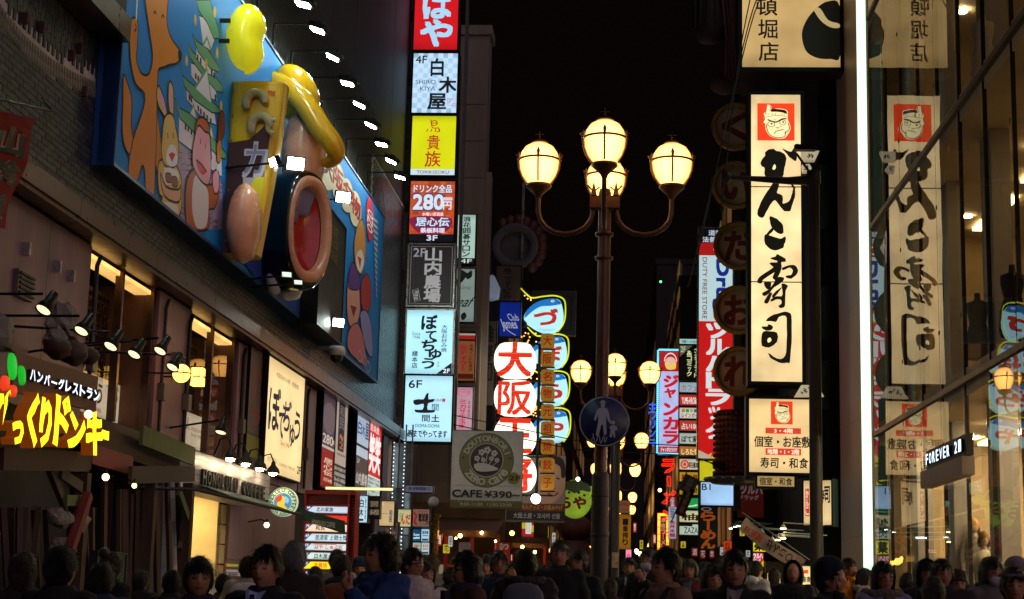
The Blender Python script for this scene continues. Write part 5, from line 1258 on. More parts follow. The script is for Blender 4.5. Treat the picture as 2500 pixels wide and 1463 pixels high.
# ---------------------------------------------------------------- cafe banner
def d_cafe(P):
    c1, c2 = '#77744c', '#5a3c40'; rr = .315; e = P.w / P.h
    P.ell(.49, .38, .385, .385 * e, '#4c4a34', 40); P.ell(.49, .38, .375, .375 * e, c1, 40); P.ell(.49, .38, .24, .24 * e, '#b8b0a4', 36); P.ell(.49, .38, .228, .228 * e, '#4a3440', 36)
    P.arc_text('DOUTONBORI', .49, .38, P.w * .305, P.w * .085, -72, 78, '#c0baa8', .03); P.arc_text('ZERO Cafe', .49, .38, P.w * .305, P.w * .1, 238, 118, '#c8c4b4', .05, inside=True)
    P.text('★', .135, .33, .19, .37, '#4a3440'); P.text('★', .795, .33, .85, .37, '#4a3440')
    for (a, b, s) in ((.5, .25, .045), (.42, .28, .04), (.6, .29, .04), (.56, .36, .03), (.36, .36, .035), (.64, .38, .03), (.45, .38, .03)):
        for q in range(5): t = q * 1.256; P.ell(a + math.cos(t) * s * .7, b + math.sin(t) * s * .7 * e, s * .5, s * .45 * e, '#c8c4bc', 8)
        P.line([(a, b + .03), (.48, .52)], .015, '#c8c4bc')
    P.poly(smooth_poly([(.32, .44), (.45, .42), (.6, .46), (.66, .5), (.5, .53), (.36, .52)], 2), '#c8c4bc')
    P.ell(.88, .605, .085, .075, '#8c7a30', 24); P.text('2F', .82, .575, .97, .635, '#22201c', .05)
    P.text('こだわりのワッフル・パンケーキ・ふわふわオムライス', .04, .7, .97, .725, '#4c4640', .01); P.text('CAFE', .03, .77, .44, .86, '#22201c', .07); P.text('¥390~', .48, .775, .97, .86, '#22201c', .05)
    P.rect(0, .9, 1, 1, '#5c5838'); P.text('9:00-11:00  11:00-23:00', .14, .93, .86, .97, '#c0b890', .03); P.text('モーニング  ランチ・カフェ・ディナー', .1, .905, .95, .925, '#c0b890')
DCB = 43
sign('cafe_banner', 'grey cloth cafe banner with an olive ring emblem and a price hanging from a cable', 'banner', rect_front(W, 1102, 1052, 1276, 1242, DCB), d_cafe, '#d0cac4', .0, .02, W, unlit=True, ft=.005)
m = MB(); a, b = W.y(1108, 1014, DCB), W.y(1700, 1090, DCB + .2)
for dz in (0, -.25):
    m.tube([a + Vector((0, 0, dz)), (a + b) / 2 + Vector((0, 0, dz - .25)), b + Vector((0, 0, dz))], .013, 4)
single('overhead_cable', 'thin cables strung across the street above the cafe banner', 'cable', m, B('cable'), W)
# souvenir banner with face and korean text
def d_souv(P):
    P.rect(0, 0, 1, .72, '#9a9088'); P.poly(smooth_poly([(.5, .1), (.72, .02), (.95, .1), (1, .35), (.96, .55), (.8, .7), (.6, .72), (.5, .5)], 3), '#cfa48c')
    P.poly(smooth_poly([(.55, .08), (.75, -.0), (.96, .06), (1, .3), (.93, .32), (.9, .16), (.7, .1), (.58, .2)], 3), '#141010')
    P.line([(.62, .33), (.7, .31), (.76, .34)], .05, '#20140e'); P.line([(.84, .33), (.9, .35)], .05, '#20140e'); P.line([(.7, .56), (.8, .6), (.88, .55)], .05, '#7a2c24', sm=3); P.line([(.79, .4), (.78, .48), (.83, .49)], .025, '#6c4432', sm=2)
    P.rect(0, .72, 1, .83, '#7c2018'); P.text('もっと芸人グッズ・大阪みやげ', .06, .74, .96, .81, '#c8a82c', .03); P.rect(0, .83, 1, .97, '#161214'); P.text('大阪土産・오사카 선물', .12, .86, .92, .94, '#c4c0bc', .03); P.rect(0, .97, 1, 1, '#6c6460')
sign('souvenir_banner', 'hanging banner with a printed face above red and black lines of text', 'banner', rect_front(W, 1238, 1112, 1380, 1276, 58.5), d_souv, '#8c827a', 0, .04, W, unlit=True, ft=.01)
# green fish lantern
c = W.y(1404, 1216, 60); k = 60 / FPX
T = Thing('fish_lantern', 'dim green paper puffer lantern with red kana hanging over the crowd', 'lantern', c - Vector((0, 0, .8)), W)
m = MB(); m.ball(c, 42 * k, .7, 50 * k, 32, 0, lambda d: 1 + .12 * (1 if abs(d.z) < .1 else 0) * 0 - .12 * max(0, d.z)); T.part('lantern_body', m, lit('#a8cc3c', .42, uneven=.3))
m = MB()
for q in range(-3, 4): r_ = math.cos(q * .38) * 42.4 * k; m.lathe([(r_ + .008, .008), (r_ + .008, -.008)], c + Vector((0, 0, math.sin(q * .38) * 49 * k)), 28, sq=2.0)
T.part('hoop', m, B('dark_paint'), kind='stuff')
P = Print(c + Vector((-42 * k, -.72, 50 * k)), (84 * k, 0, 0), (0, 0, -100 * k), (0, -1, 0)); P.text('らや', .1, .5, .82, .78, '#6c1810', .07)
P.poly(smooth_poly([(.1, .2), (.5, .1), (.9, .2), (.95, .38), (.7, .34), (.5, .42), (.3, .34), (.05, .38)], 2), '#3c4428')
for a, b in ((.15, .42), (.62, .4), (.78, .46), (.34, .4)): P.ell(a, b, .045, .03, '#20240c', 10)
T.part('lantern_print', P.mb, printmat(.3))
m = MB()
for s in (-1, 1): m.ball(c + Vector((s * 42 * k, 0, .25)), .25, .1, .2, 10)
T.part('fin', m, lit('#b8dc60', .4), kind='stuff')
# pinkish round figure head shape below it: plain paper balloon
c = W.y(1402, 1290, 66); m = MB(); m.ball(c, .75, .7, .55, 20); m.lathe([(.5, -.5), (.75, -.9), (.8, -1.4)], c, 20)
single('paper_balloon', 'dim pink paper balloon ornament hanging below the green lantern', 'ornament', m, mat('balloon_pink', '#8c4c40', .6, 0, .3, 3, .1), W)
# ---------------------------------------------------------------- left arcade beyond: shops at street level
def arcade():
    # window bay strip lights, signs past the red directory
    def s1(P): P.vtext('白木', .1, .1, .55, .8, '#14283c', .04); P.vtext('飲み放題', .7, .1, .9, .9, '#24384c', .02); P.rect(0, .86, .6, .94, '#14283c')
    def s2(P): P.text('営業時間', .1, .2, .9, .48, '#c8b090', .03); P.text('PM5:00~AM5:00', .02, .6, .98, .85, '#e8d8b8', .04)
    def s3(P): P.rect(.66, .3, .9, .9, '#c8b49c'); P.vtext('和民', .68, .34, .88, .86, '#3a302c', .03); P.text('JAPANESE DINING', .1, .48, .6, .54, '#6c5c48'); P.text('7F', .08, .06, .3, .2, '#e8d8b8', .03)
    def s4(P): P.text('んだ', .2, .3, .95, .85, '#b8281c', .05, .05); P.text('うど', .1, .2, .4, .6, '#5a6a3c', .03)
    def s5(P): P.text('電球屋', .38, .26, .94, .72, '#1c1210', .06); P.line([(.1, .2), (.25, .4), (.15, .7), (.3, .9)], .06, '#b8281c', sm=3); P.text('道頓堀名物', .3, .1, .9, .2, '#b8281c', .02); P.text('DENKYUYA', .4, .78, .9, .9, '#b8281c', .02)
    def s6(P): P.text('(株) 道頓堀電髪ビル', .1, .2, .92, .8, '#1c2c6c', .05)
    def s7(P): P.vtext('肉どん', .2, .05, .85, .9, '#2a1c18', .05, .04)
    for nm, lab, x0, y0, x1, y1, D, dr, fc, es, un in (
        ('a', 'blue white lit box sign with dark characters just right of the red directory', 876, 1211, 897, 1276, 40, s1, '#c0e4f4', .9, False),
        ('b', 'black sign giving opening hours in cream figures beside the blue white box', 897, 1213, 926, 1265, 40.5, s2, '#1a1412', .2, False),
        ('c', 'cream curved lamp sign with a brown character panel', 927, 1224, 962, 1284, 41, s3, '#e8c890', .62, False),
        ('d', 'pale lit sign with red kana under the beam before the red poster sign', 972, 1244, 1003, 1286, 43, s4, '#d8d098', .62, False),
        ('e', 'red and cream sign board with a crane figure above the lit posters', 1006, 1243, 1048, 1286, 44, s5, '#a88474', .32, False),
        ('f', 'grey projecting beam sign with blue characters below the tower', 990, 1186, 1057, 1202, 45, s6, '#8a8c9c', .22, False),
        ('g', 'narrow pink paper strip sign with dark kana hanging by the entrance', 956, 1276, 970, 1350, 42, s7, '#b08474', .25, False)):
        sign('shop_sign', lab, 'sign', rect_front(W, x0, y0, x1, y1, D), dr, fc, es, .3, W, None, unlit=un, ft=.02)
    k = 0
    for x0, x1 in ((1008, 1027), (1029, 1048)):
        for y0, y1 in ((1292, 1322), (1325, 1354)):
            fc = ['#1c4c6c', '#a8c4b8', '#b4dcec', '#b8d0cc'][k]
            def dd(P, k=k):
                if k == 0: P.text('Super', .1, .35, .9, .6, '#cfe8f8', .05); P.line([(.1, .75), (.9, .7)], .04, '#cfe8f8')
                else: P.text(['', '営業中', '國道髪', '本日分'][k], .12, .15, .88, .4, ['', '#a83030', '#1c3c7c', '#a83030'][k], .04); P.rect(.15, .5, .85, .58, '#5c7478'); P.rect(.1, .78, .9, .94, '#2c3c50')
            sign('lit_poster', ['dark blue lit poster with a swoosh, upper left of four', 'pale green lit poster, lower left of four', 'pale blue lit poster with navy characters, upper right of four', 'pale lit poster with red heading, lower right of four'][k], 'poster', rect_front(W, x0, y0, x1, y1, 44.5), dd, fc, .8, .06, W, 'four lit posters under the crane sign', ft=.02); k += 1
    c = W.y(1058, 1226, 44); T = Thing('globe_lamp', 'unlit white globe lamp on a bracket by the gold pillar', 'lamp', c, W)
    m = MB(); m.ball(c, .15, n=20); T.part('globe', m, mat('globe_unlit', '#b8b0ac', .3, 0, .05, 3, .02)); m = MB(); m.tube([c - Vector((0, 0, .15)), c - Vector((0, 0, .5)), c + Vector((-.2, 0, -.6))], .02, 6); T.part('bracket', m, B('black_metal'))
    T = Thing('gold_pillar', 'polished gold clad pillar at the arcade corner by the lit posters', 'pillar', W.y(1058, 1350, 45).to_2d().to_3d(), W)
    x0, x1 = W.y(1051, 1350, 45).x, W.y(1067, 1350, 45).x
    m = MB(); m.box(x0, x1, 45, 45.3, 0, W.y(1058, 1260, 45).z); T.part('shaft', m, B('gold_metal')); m = MB(); m.box(x0 - .03, x1 + .03, 44.97, 45.33, W.y(1058, 1260, 45).z, W.y(1058, 1255, 45).z); T.part('cap', m, B('gold_metal'))
    # glass arcade corner with bulb strings
    T = Thing('arcade_front', 'glazed corner front with bulb strings past the far end of the left building', 'shop front', (W.y(980, 1200, 46).x, 46, 0), W)
    xa, xb = W.y(955, 1200, 46).x, W.y(1003, 1200, 46).x
    for i in range(3):
        for j in range(4):
            m = MB(); a = xa + (xb - xa) * i / 3; z0 = .3 + j * 1.3; m.box(a + .01, a + (xb - xa) / 3 - .01, 46, 46.03, z0, z0 + 1.27)
            T.part('window_pane', m, lit(['#8ca4a8', '#3c4448', '#5c6c70'][(i * 2 + j) % 3], .3, uneven=.6, soft=3))
    m = MB()
    for i in range(4): a = xa + (xb - xa) * i / 3; m.box(a - .02, a + .02, 45.96, 45.999, 0, 6)
    T.part('mullion', m, B('grey_metal'), kind='stuff')
    for px in (958, 984):
        m = MB(); a = W.y(px, 1200, 45.9).x
        for q in range(38): m.ball((a, 45.9, 1.4 + q * .11), .02, n=5)
        T.part('bulb_string', m, lit('#f4f8ff', 1.6, sample=False), kind='stuff')
    # purple and pink hanging posters + stalls
    for i, (x0, x1, col, lab) in enumerate(((1066, 1084, '#b43c9c', 'magenta'), (1086, 1112, '#c05878', 'rose pink'), (1114, 1132, '#b49468', 'tan'), (1134, 1156, '#a0a068', 'pale olive'))):
        r4 = rect_front(W, x0, 1252, x1, 1293, 56); sign('hanging_poster', '%s hanging poster over the stall bulbs left of the red neon' % lab, 'poster', r4, lambda P: (P.vtext('特売品', .3, .1, .7, .8, '#f0d8d8', .03), P.ell(.7, .9, .08, .05, '#301018', 10)), col, .45, .03, W, 'posters over the stall bulbs', ft=.005)
    def s8(P):
        random.seed(9)
        for q in range(7): a = .1 + q * .12; P.line([(a, .05 + random.random() * .2), (a + .03, .5), (a - .02, .75 + random.random() * .2)], .05, '#ff3828', sm=2)
    sign('neon_sign', 'red neon scrawl sign over pale blue light lines', 'neon sign', rect_front(W, 1168, 1246, 1202, 1292, 60), s8, '#5c0c0c', .6, .15, W, ft=.02)
    T = Thing('neon_lines', 'pale blue neon lines under the red neon scrawl', 'neon sign', W.y(1180, 1300, 59.8), W); m = MB()
    for q in range(5): a, b = W.y(1160, 1262 + q * 7, 59.7), W.y(1190, 1278 + q * 6, 59.7); m.tube([a, b], .03, 5)
    T.part('neon_tube', m, lit('#9cd8e0', .9, sample=False), kind='stuff')
    sign('price_board', 'tilted yellow and red price board with white lines of text beyond the stalls', 'sign', rect_front(W, 1274, 1270, 1303, 1312, 70), lambda P: (P.rect(0, 0, .4, .5, '#c8b41c'), P.rect(.7, .3, 1, .7, '#c8b41c'), P.rect(.32, .05, .8, .8, '#e8e8e0'), P.rect(.4, .1, .46, .7, '#a0a8a8'), P.rect(.6, .1, .66, .7, '#a0a8a8')), '#b02420', .75, .1, W)
    sign('menu_banner', 'red upright menu banner with black and white brush figure between two pedestrians', 'banner', rect_front(W, 1205, 1324, 1245, 1392, 52), lambda P: (P.text('串かつ', .12, .04, .85, .26, '#e8dcd0', .09, .05), P.text('串かつ', .14, .05, .83, .25, '#181010', .04, .05), P.ell(.5, .45, .3, .12, '#c88c2c'), P.ell(.5, .46, .2, .07, '#7c1c14')), '#982018', .3, .05, W)
    sign('paper_notice', 'white handwritten paper notice hanging at the food stall', 'notice', rect_front(W, 1120, 1324, 1150, 1366, 36), lambda P: (P.text('たこ焼', .2, .15, .8, .3, '#5a4038', .03), P.line([(.25, .45), (.5, .38), (.7, .46)], .02, '#8c4c34', sm=2), P.text('八個 500円', .15, .6, .85, .72, '#4c3c38', .02)), '#8c7c78', .12, .02, W, ft=.004)
    # stall with awning, bulbs and wooden counter
    for si, (x0, x1, D, H) in enumerate(((1085, 1215, 50, 3.2), (1215, 1330, 68, 3.4))):
        xa, xb = W.y(x0 - 60, 1300, D).x, W.y(x1, 1300, D).x
        T = Thing('food_stall', ['brightly bulbed food stall with a sloping awning and red posts', 'farther dim food stall with thin strip lights'][si], 'stall', (xa, D, 0), W)
        m = MB(); m.add([(xa, D + 3, H + .5), (xb, D + 3, H + .5), (xb, D, H), (xa, D, H), (xa, D, H - .2), (xb, D, H - .2)], [(0, 1, 2, 3), (3, 2, 5, 4)]); T.part('awning', m, mat('awning_brown', '#5c3c2c', .8, 0, .3, 3, .1))
        m = MB(); m.box(xa - 2, xb, D + 3.0, D + 3.1, 0, H + 1); T.part('back_wall', m, mat('stall_wall', '#7a5a3c', .7, 0, .5, 1.5, .1))
        for q in range(4): m = MB(); c = xa + (xb - xa) * q / 3; m.box(c - .06, c + .06, D + .2, D + .3, 0, H - .1); T.part('post', m, B('red_frame'))
        m = MB(); m.box(xa, xb, D + .4, D + 1.0, 0, 1.1); T.part('counter', m, B('wood_grey'))
        for q in range(8): m = MB(); c = Vector((xa + (xb - xa) * (q + random.random()) / 8, D + random.uniform(-.5, .4), H - random.uniform(.05, .5))); m.ball(c, random.uniform(.03, .07), n=10); T.part('bulb', m, mat('bulb_stall', '#ffffff', .3, 0, 0, 1, 0, emit='#ffc868', es=30))
        for q in range(7): m = MB(); c = xa + .3 + (xb - xa - .6) * q / 7; m.box(c, c + .2, D + 2.9, D + 2.95, 1.9, 2.2); T.part('menu_card', m, lit(['#d8c8a0', '#c84030', '#e0d0b0', '#b8c850'][q % 4], .25, uneven=.3))
arcade()
def notices():
    random.seed(77); cols = [('red', '#c02c24'), ('cream', '#e0c890'), ('white', '#d8dcd8'), ('orange', '#e07828'), ('sky blue', '#6cb0d0'), ('yellow', '#e0cc30'), ('violet', '#8c50b0'), ('green', '#4ca060')]
    spec = [(1072, 1318, 14, 30, 48), (1090, 1340, 16, 22, 47), (1100, 1322, 10, 26, 46), (1160, 1352, 20, 14, 54), (1178, 1330, 12, 24, 55), (1196, 1300, 24, 10, 64), (1226, 1292, 12, 26, 72), (1258, 1330, 16, 16, 74), (1290, 1336, 12, 20, 80), (1316, 1322, 18, 10, 84), (1334, 1300, 10, 28, 88), (1352, 1318, 8, 34, 92), (1246, 1362, 12, 18, 66), (1448, 1362, 8, 14, 100), (1524, 1310, 10, 16, 98), (1550, 1288, 8, 24, 104), (1566, 1330, 8, 22, 96), (1580, 1352, 12, 10, 90), (1598, 1316, 7, 26, 88), (1668, 1330, 12, 16, 66), (1696, 1348, 16, 22, 60), (1716, 1352, 14, 24, 58), (1738, 1350, 12, 26, 57), (1762, 1346, 8, 20, 56), (1776, 1338, 20, 34, 56), (1812, 1300, 12, 18, 58), (1826, 1352, 10, 16, 58)]
    words = ['酒', '串かつ', '営業中', 'たこ焼', 'お好み', '餃子', '寿司', '焼肉', '麺', '土産']
    for i, (px, py, w_, h_, D) in enumerate(spec):
        nm, col = cols[(i * 5 + i // 3) % 8]; tx = words[i % 10]
        if px in (1696, 1716, 1738): nm, col = 'red', '#a01c20'
        if px == 1776: nm, col = 'orange', '#e04818'
        where = 'at the left food stalls' if px < 1220 else 'under the souvenir banner' if px < 1380 else 'far down the street' if px < 1610 else 'under the tenant and ramen signs'
        x0, x1 = W.y(px - w_ / 2, py, D).x, W.y(px + w_ / 2, py, D).x; o, U, V, n = rect_front(W, px - w_ / 2, py - h_ / 2, px + w_ / 2, py + h_ / 2, D)
        sign('shop_notice', 'small %s %s notice reading %s %s' % ('upright' if h_ > w_ else 'wide', nm, tx, where), 'notice', (o, U, V, n), lambda P, tx=tx, nm=nm: ((P.vtext if P.h > P.w else P.text)(tx, .18, .1, .82, .9, '#f4ece0' if nm in ('red', 'violet', 'green') else '#241410', .04)), col, .25 if px in (1696, 1716, 1738) else .6, .12, W, 'small lit shop notices', ft=.01)
notices()
# ================================================================ street lamps
globe = bpy.data.materials.new('lamp_glass_globe'); globe.use_nodes = True; nt = globe.node_tree
b_ = nt.nodes['Principled BSDF']; b_.inputs['Base Color'].default_value = (.8, .7, .5, 1); b_.inputs['Roughness'].default_value = .25
b_.inputs['Emission Color'].default_value = (1, .45, .10, 1); b_.inputs['Emission Strength'].default_value = 3.4
lw_ = node(nt, 'ShaderNodeLayerWeight'); lw_.inputs[0].default_value = .35
mr_ = node(nt, 'ShaderNodeMapRange'); mr_.inputs[1].default_value = .02; mr_.inputs[2].default_value = .75; mr_.inputs[3].default_value = 6.5; mr_.inputs[4].default_value = 1.25; nt.links.new(lw_.outputs['Facing'], mr_.inputs[0]); nt.links.new(mr_.outputs[0], b_.inputs['Emission Strength'])
def street_lamp(lab, X, Y, k, power, full=True, fr=W):
    """five globes: three forward/side on U arms and two behind, k = metres per unit"""
    T = Thing('street_lamp', lab, 'street lamp', (X, Y, 0), fr, 'globe street lamps along the street')
    seg_ = 16 if full else 8
    P0 = Vector((X, Y, 0)); zc = 6.9
    m = MB(); m.lathe([(.097, 0), (.097, 7.42), (.08, 7.48)], P0, seg_); m.lathe([(.095, 6.74), (.14, 6.75), (.14, 6.79), (.095, 6.81)], P0, seg_); m.lathe([(.095, 6.37), (.14, 6.38), (.14, 6.42), (.095, 6.44)], P0, seg_)
    T.part('pole', m, B('lamp_post_paint'))
    m = MB(); m.lathe([(.13, 0), (.13, 3.05), (.125, 3.11), (.1, 3.15)], P0, seg_)
    for z in (2.2, 2.78): m.lathe([(.13, z), (.137, z + .01), (.137, z + .035), (.13, z + .045)], P0, seg_)
    T.part('pole_sleeve', m, B('pole_dark'))
    m = MB(); m.box(X - .23, X + .23, Y - .1, Y + .1, 7.17, 7.36)
    for s in (-1, 1): m.tube([(X + s * .17, Y - .08, 7.36), (X + s * .17, Y - .08, 7.6)], [.05, .0], 8); m.tube([(X + s * .08, Y - .08, 7.5), (X + s * .17, Y - .08, 7.42), (X + s * .26, Y - .08, 7.52)], .015, 5)
    T.part('top_box', m, B('lamp_post_paint'))
    def head(c, s):
        m = MB(); m.lathe([(0, .335), (.12, .318), (.22, .26), (.285, .16), (.305, .04), (.29, -.09), (.25, -.2), (.18, -.3), (.15, -.33)], c, 28 if full else 14); gl = T.part('globe', m, globe)
        if not full: return
        m = MB(); m.lathe([(.0, -.33), (.19, -.33), (.2, -.37), (.12, -.44), (.06, -.5), (.04, -.55)], c, 18); m.lathe([(.10, .32), (.13, .335), (.06, .38), (.02, .4)], c, 14)
        m.tube([c + Vector((0, 0, .38)), c + Vector((0, 0, .52))], [.022, .004], 6); m.tube([c + Vector((-.06, 0, .47)), c + Vector((0, 0, .455)), c + Vector((.06, 0, .47))], .012, 5)
        T.part('cap', m, B('lamp_post_paint'))
        m = MB(); m.lathe([(.308, .06), (.328, .06), (.328, .03), (.308, .03), (.308, .06)], c, 28)
        for q in range(4):
            a = q * math.pi / 2 + s; d = Vector((math.cos(a), math.sin(a), 0))
            pts = [c + d * r_ + Vector((0, 0, z)) for r_, z in ((.2, -.32), (.27, -.2), (.31, -.09), (.325, .04), (.335, .1), (.36, .14))]
            m.tube(pts, .016, 5); m.tube([c + d * .325 + Vector((0, 0, .04)), c + d * .32 + Vector((0, 0, .13)), c + d * .315 + Vector((0, 0, .19))], [.018, .03, .001], 5)
        T.part('cage', m, B('lamp_post_paint'), parent=gl)
    arms = [(-1.02, 0, 7.88), (1.02, 0, 7.88), (0, -1.0, 7.95), (.0, 1.0, 7.9)] if True else []
    m = MB()
    for i, (dx, dy, z) in enumerate(arms):
        e = Vector((dx, dy, 0)); L_ = e.length; e.normalize(); c = Vector((X, Y, z)) + e * L_
        if i < 2 or i == 3:
            pts = [P0 + e * .18 + Vector((0, 0, 7.17))]
            for q in range(9):
                t = math.pi * (q / 8); pts.append(P0 + e * (.18 + (L_ - .18) / 2 * (1 - math.cos(t))) + Vector((0, 0, 7.12 - .35 * math.sin(t))))
            pts.append(c - Vector((0, 0, .5)))
        else:
            pts = [P0 + e * .1 + Vector((0, 0, 6.95)), P0 + e * .35 + Vector((0, 0, 6.8)), P0 + e * .8 + Vector((0, 0, 6.9)), c - Vector((0, 0, .8)), c - Vector((0, 0, .5))]
        m2 = MB(); m2.tube(pts, .038 if full else .03, 10 if full else 5); T.part('arm', m2, B('lamp_post_paint'))
        head(c, math.pi / 2)
        if power:
            l = bpy.data.lights.new('lamp_light', 'POINT'); l.energy = power; l.color = (1, .55, .22); l.shadow_soft_size = .3
            lo = bpy.data.objects.new('lamp_light', l); COL.objects.link(lo); lo.parent = T.o; lo.location = c - T.loc - Vector((0, 0, 0)); lo.visible_camera = True
    return T
c0 = W.y(1473, 730, 24.3)
LX, LY = c0.x, 24.3
T1 = street_lamp('nearest tall street lamp with glowing globes on curved arms against the black sky', LX, LY, 1, 0)
LAMPS = [(1502, 930, 48.0), (1508, 1088, 69.5), (1503, 1156, 86), (1507, 1222, 110), (1510, 1250, 126)]
for i, (px, py, D) in enumerate(LAMPS):
    street_lamp('%s street lamp with glowing globes down the street' % ['second', 'third', 'fourth', 'fifth', 'farthest'][i], W.y(px, py, D).x, D, 1, 0, i < 2)
# pedestrian sign on the pole
c = W.y(1475, 1029, LY - .25); k = (LY - .25) / FPX; Rr = 62.5 * k
T = Thing('road_sign', 'round blue pedestrian sign with white adult and child figures on the lamp pole', 'road sign', c - Vector((0, 0, Rr)), W)
m = MB(); m.lathe([(0, .02), (Rr, .02), (Rr, 0), (0, 0)], c, 40, axis='y'); T.part('disc', m, mat('sign_blue', '#10225c', .4, 0, .15, 6, .04))
m = MB(); m.lathe([(Rr * .975, -.003), (Rr * .93, -.003)], c, 40, axis='y'); T.part('white_ring', m, mat('dull_white', '#9a9aa8', .5, 0, .15, 6, .03))
P = Print(c + Vector((-Rr, 0, Rr)), (2 * Rr, 0, 0), (0, 0, -2 * Rr), (0, -1, 0)); wc = '#a4a8bc'
P.ell(.47, .18, .045, .055, wc); P.poly(smooth_poly([(.40, .14), (.54, .14), (.52, .12), (.5, .09), (.44, .09), (.42, .12)], 2), wc)
P.poly(smooth_poly([(.40, .24), (.54, .24), (.58, .30), (.62, .46), (.66, .53), (.63, .55), (.57, .48), (.54, .38), (.54, .52), (.55, .74), (.5, .76), (.48, .58), (.44, .58), (.40, .78), (.34, .76), (.38, .54), (.38, .38), (.34, .48), (.30, .47), (.34, .32)], 2), wc)
P.ell(.68, .52, .035, .04, wc); P.poly(smooth_poly([(.64, .58), (.72, .58), (.76, .64), (.73, .68), (.71, .64), (.72, .80), (.69, .81), (.675, .72), (.65, .81), (.61, .79), (.63, .66), (.6, .62)], 2), wc)
random.seed(2)
P.line([(.28, .74), (.34, .92), (.4, .76), (.44, .94), (.5, .78), (.52, .92), (.56, .8)], .012, '#9c9cb0', sm=3); P.line([(.3, .8), (.26, .88), (.34, .94)], .01, '#9c9cb0', sm=3)
T.part('figures', P.mb, printmat(0))
m = MB(); m.box(c.x - .05, c.x + .05, c.y + .021, LY - .09, c.z - .03, c.z + .03); m.box(c.x - .05, c.x + .05, c.y + .021, LY - .09, c.z - .2, c.z - .14); T.part('clamp', m, B('grey_metal'))
# sticker and graffiti on the second pole / sleeve
m = MB(); P = Print(W.y(1478, 1290, LY - .135), (.07, 0, 0), (0, 0, -.95), (0, -1, 0)); random.seed(8)
pts = [(.3 + .6 * random.random(), .02 + i * .07) for i in range(14)]; P.line(pts, .012, '#66708c', sm=3)
g_ = P.mb.build('graffiti', printmat(0), T1.o, T1.loc)
# second dark pole right of it
c2 = W.y(1503, 1300, 33); T = Thing('utility_pole', 'thin dark pole with stickers just right of the lamp pole sleeve', 'pole', (c2.x, 33, 0), W)
m = MB(); m.lathe([(.075, 0), (.075, 4.6), (0, 4.62)], (c2.x, 33, 0), 12); T.part('pole', m, B('pole_dark'))
m = MB(); m.box(c2.x - .065, c2.x + .065, 32.9, 32.92, 1.9, 2.2); T.part('sticker', m, mat('sticker_red', '#b89a80', .5, 0, .6, 12, .02))
# yellow upright flags beyond
def fl(P): P.vtext('一番搾り', .3, .12, .75, .9, '#1c1410', .05)
sign('yellow_flag', 'tall orange yellow street flag with black characters right of the poles', 'flag', rect_front(W, 1512, 1256, 1540, 1341, 60), fl, '#d89020', .28, .03, W, ft=.005)
sign('paper_flag', 'small pale orange flag with red characters above the tall yellow one', 'flag', rect_front(W, 1511, 1222, 1538, 1253, 60.5), lambda P: (P.text('道頓堀', .1, .15, .9, .45, '#a83c28', .04), P.text('SOCIAL', .1, .6, .9, .85, '#a83c28', .02)), '#b07c58', .22, .03, W, ft=.005)
sign('neon_sign', 'small pink and violet lit sign with a ring figure far down the street', 'neon sign', rect_front(W, 1528, 1342, 1541, 1372, 95), lambda P: (P.ell(.5, .6, .35, .22, '#7a1c2c', inner=.6),), '#f080a0', 1.2, .2, W)
# ================================================================ GLASS STORE on the right (frame G)
XG = 6.36
YN = 39.7; YW = G.x(2045, 500, XG).y
Tg = Thing('glass_store', 'tall glass fronted clothing store on the right with warm lit floors', 'building', (XG, 30, 0), G)
Yg0 = 17.5
Z1 = G.x(2500, 842, XG).z; Z2 = G.x(2500, 35, XG).z
mat('fin_panel', '#bcaea6', .45, .1, .08, 2, .03); mat('store_column', '#8c8478', .4, .2, .15, 3, .04)
mat('store_wall', '#b8a078', .7, 0, .15, 2, .04); mat('store_ceiling', '#cfc0a0', .7, 0, .1, 2, .03); mat('store_floor', '#8a7a60', .3, 0, .2, 2, .03)
# corner fin, in stacked metal panels
YS1 = G.x(2099, 500, XG).y
m = MB(); m.box(XG + .03, XG + 9, YS1 + .02, YW - .02, 0, 24); Tg.part('end_core', m, B('dark_wall'))
z = 0
while z < 23:
    for q in (0, 1): m = MB(); a_ = YS1 + q * (YW - YS1) / 2; m.box(XG - .0, XG + .029, a_ + .005, a_ + (YW - YS1) / 2 - .005, z + .005, z + 2.995); Tg.part('end_panel', m, B('fin_panel'))
    m = MB(); m.box(XG + .0, XG + 9, YW - .019, YW, z + .005, z + 2.995); Tg.part('end_panel', m, B('fin_panel')); z += 3.0
for X0_, X1_ in ((XG - .03, XG + .1),):
    z = G.x(2132, 1392, XG).z
    while z < 24:
        m = MB(); m.box(X0_ + .002, X1_, YN + .35, YS1 - .01, z + .004, z + 3.0); Tg.part('light_strip', m, mat('strip_green_white', '#ffffff', .3, 0, 0, 1, 0, emit='#ccffd8', es=1.55)); z += 3.004
m = MB(); m.box(XG - .01, XG + .08, YN + .01, YN + .34, 0, 24); Tg.part('jamb', m, B('fin_panel'))
# floors and columns inside
def floor_(z, t=.5, n='floor_slab'):
    m = MB(); m.box(XG + .06, XG + 9, Yg0, YN, z - t / 2, z + t / 2); Tg.part(n, m, B('store_ceiling'))
for z in (Z1, Z2, Z2 + 5.0): floor_(z)
m = MB(); m.box(XG + .06, XG + 9, Yg0, YN, .02, .1); Tg.part('store_floor', m, B('store_floor'))
m = MB(); m.box(XG + 8.9, XG + 9, Yg0, YN, .1, 20); m.box(XG + .3, XG + 9, YN - .1, YN, .1, 20); Tg.part('back_wall', m, B('store_wall'))
yy = YN - 1.2; 
while yy > Yg0:
    for z0, z1 in ((.1, Z1 - .25), (Z1 + .25, Z2 - .25), (Z2 + .25, Z2 + 4.75)):
        m = MB(); m.box(XG + .7, XG + 1.05, yy - .45, yy + .45, z0, z1); Tg.part('column', m, B('store_column'))
    yy -= 4.0
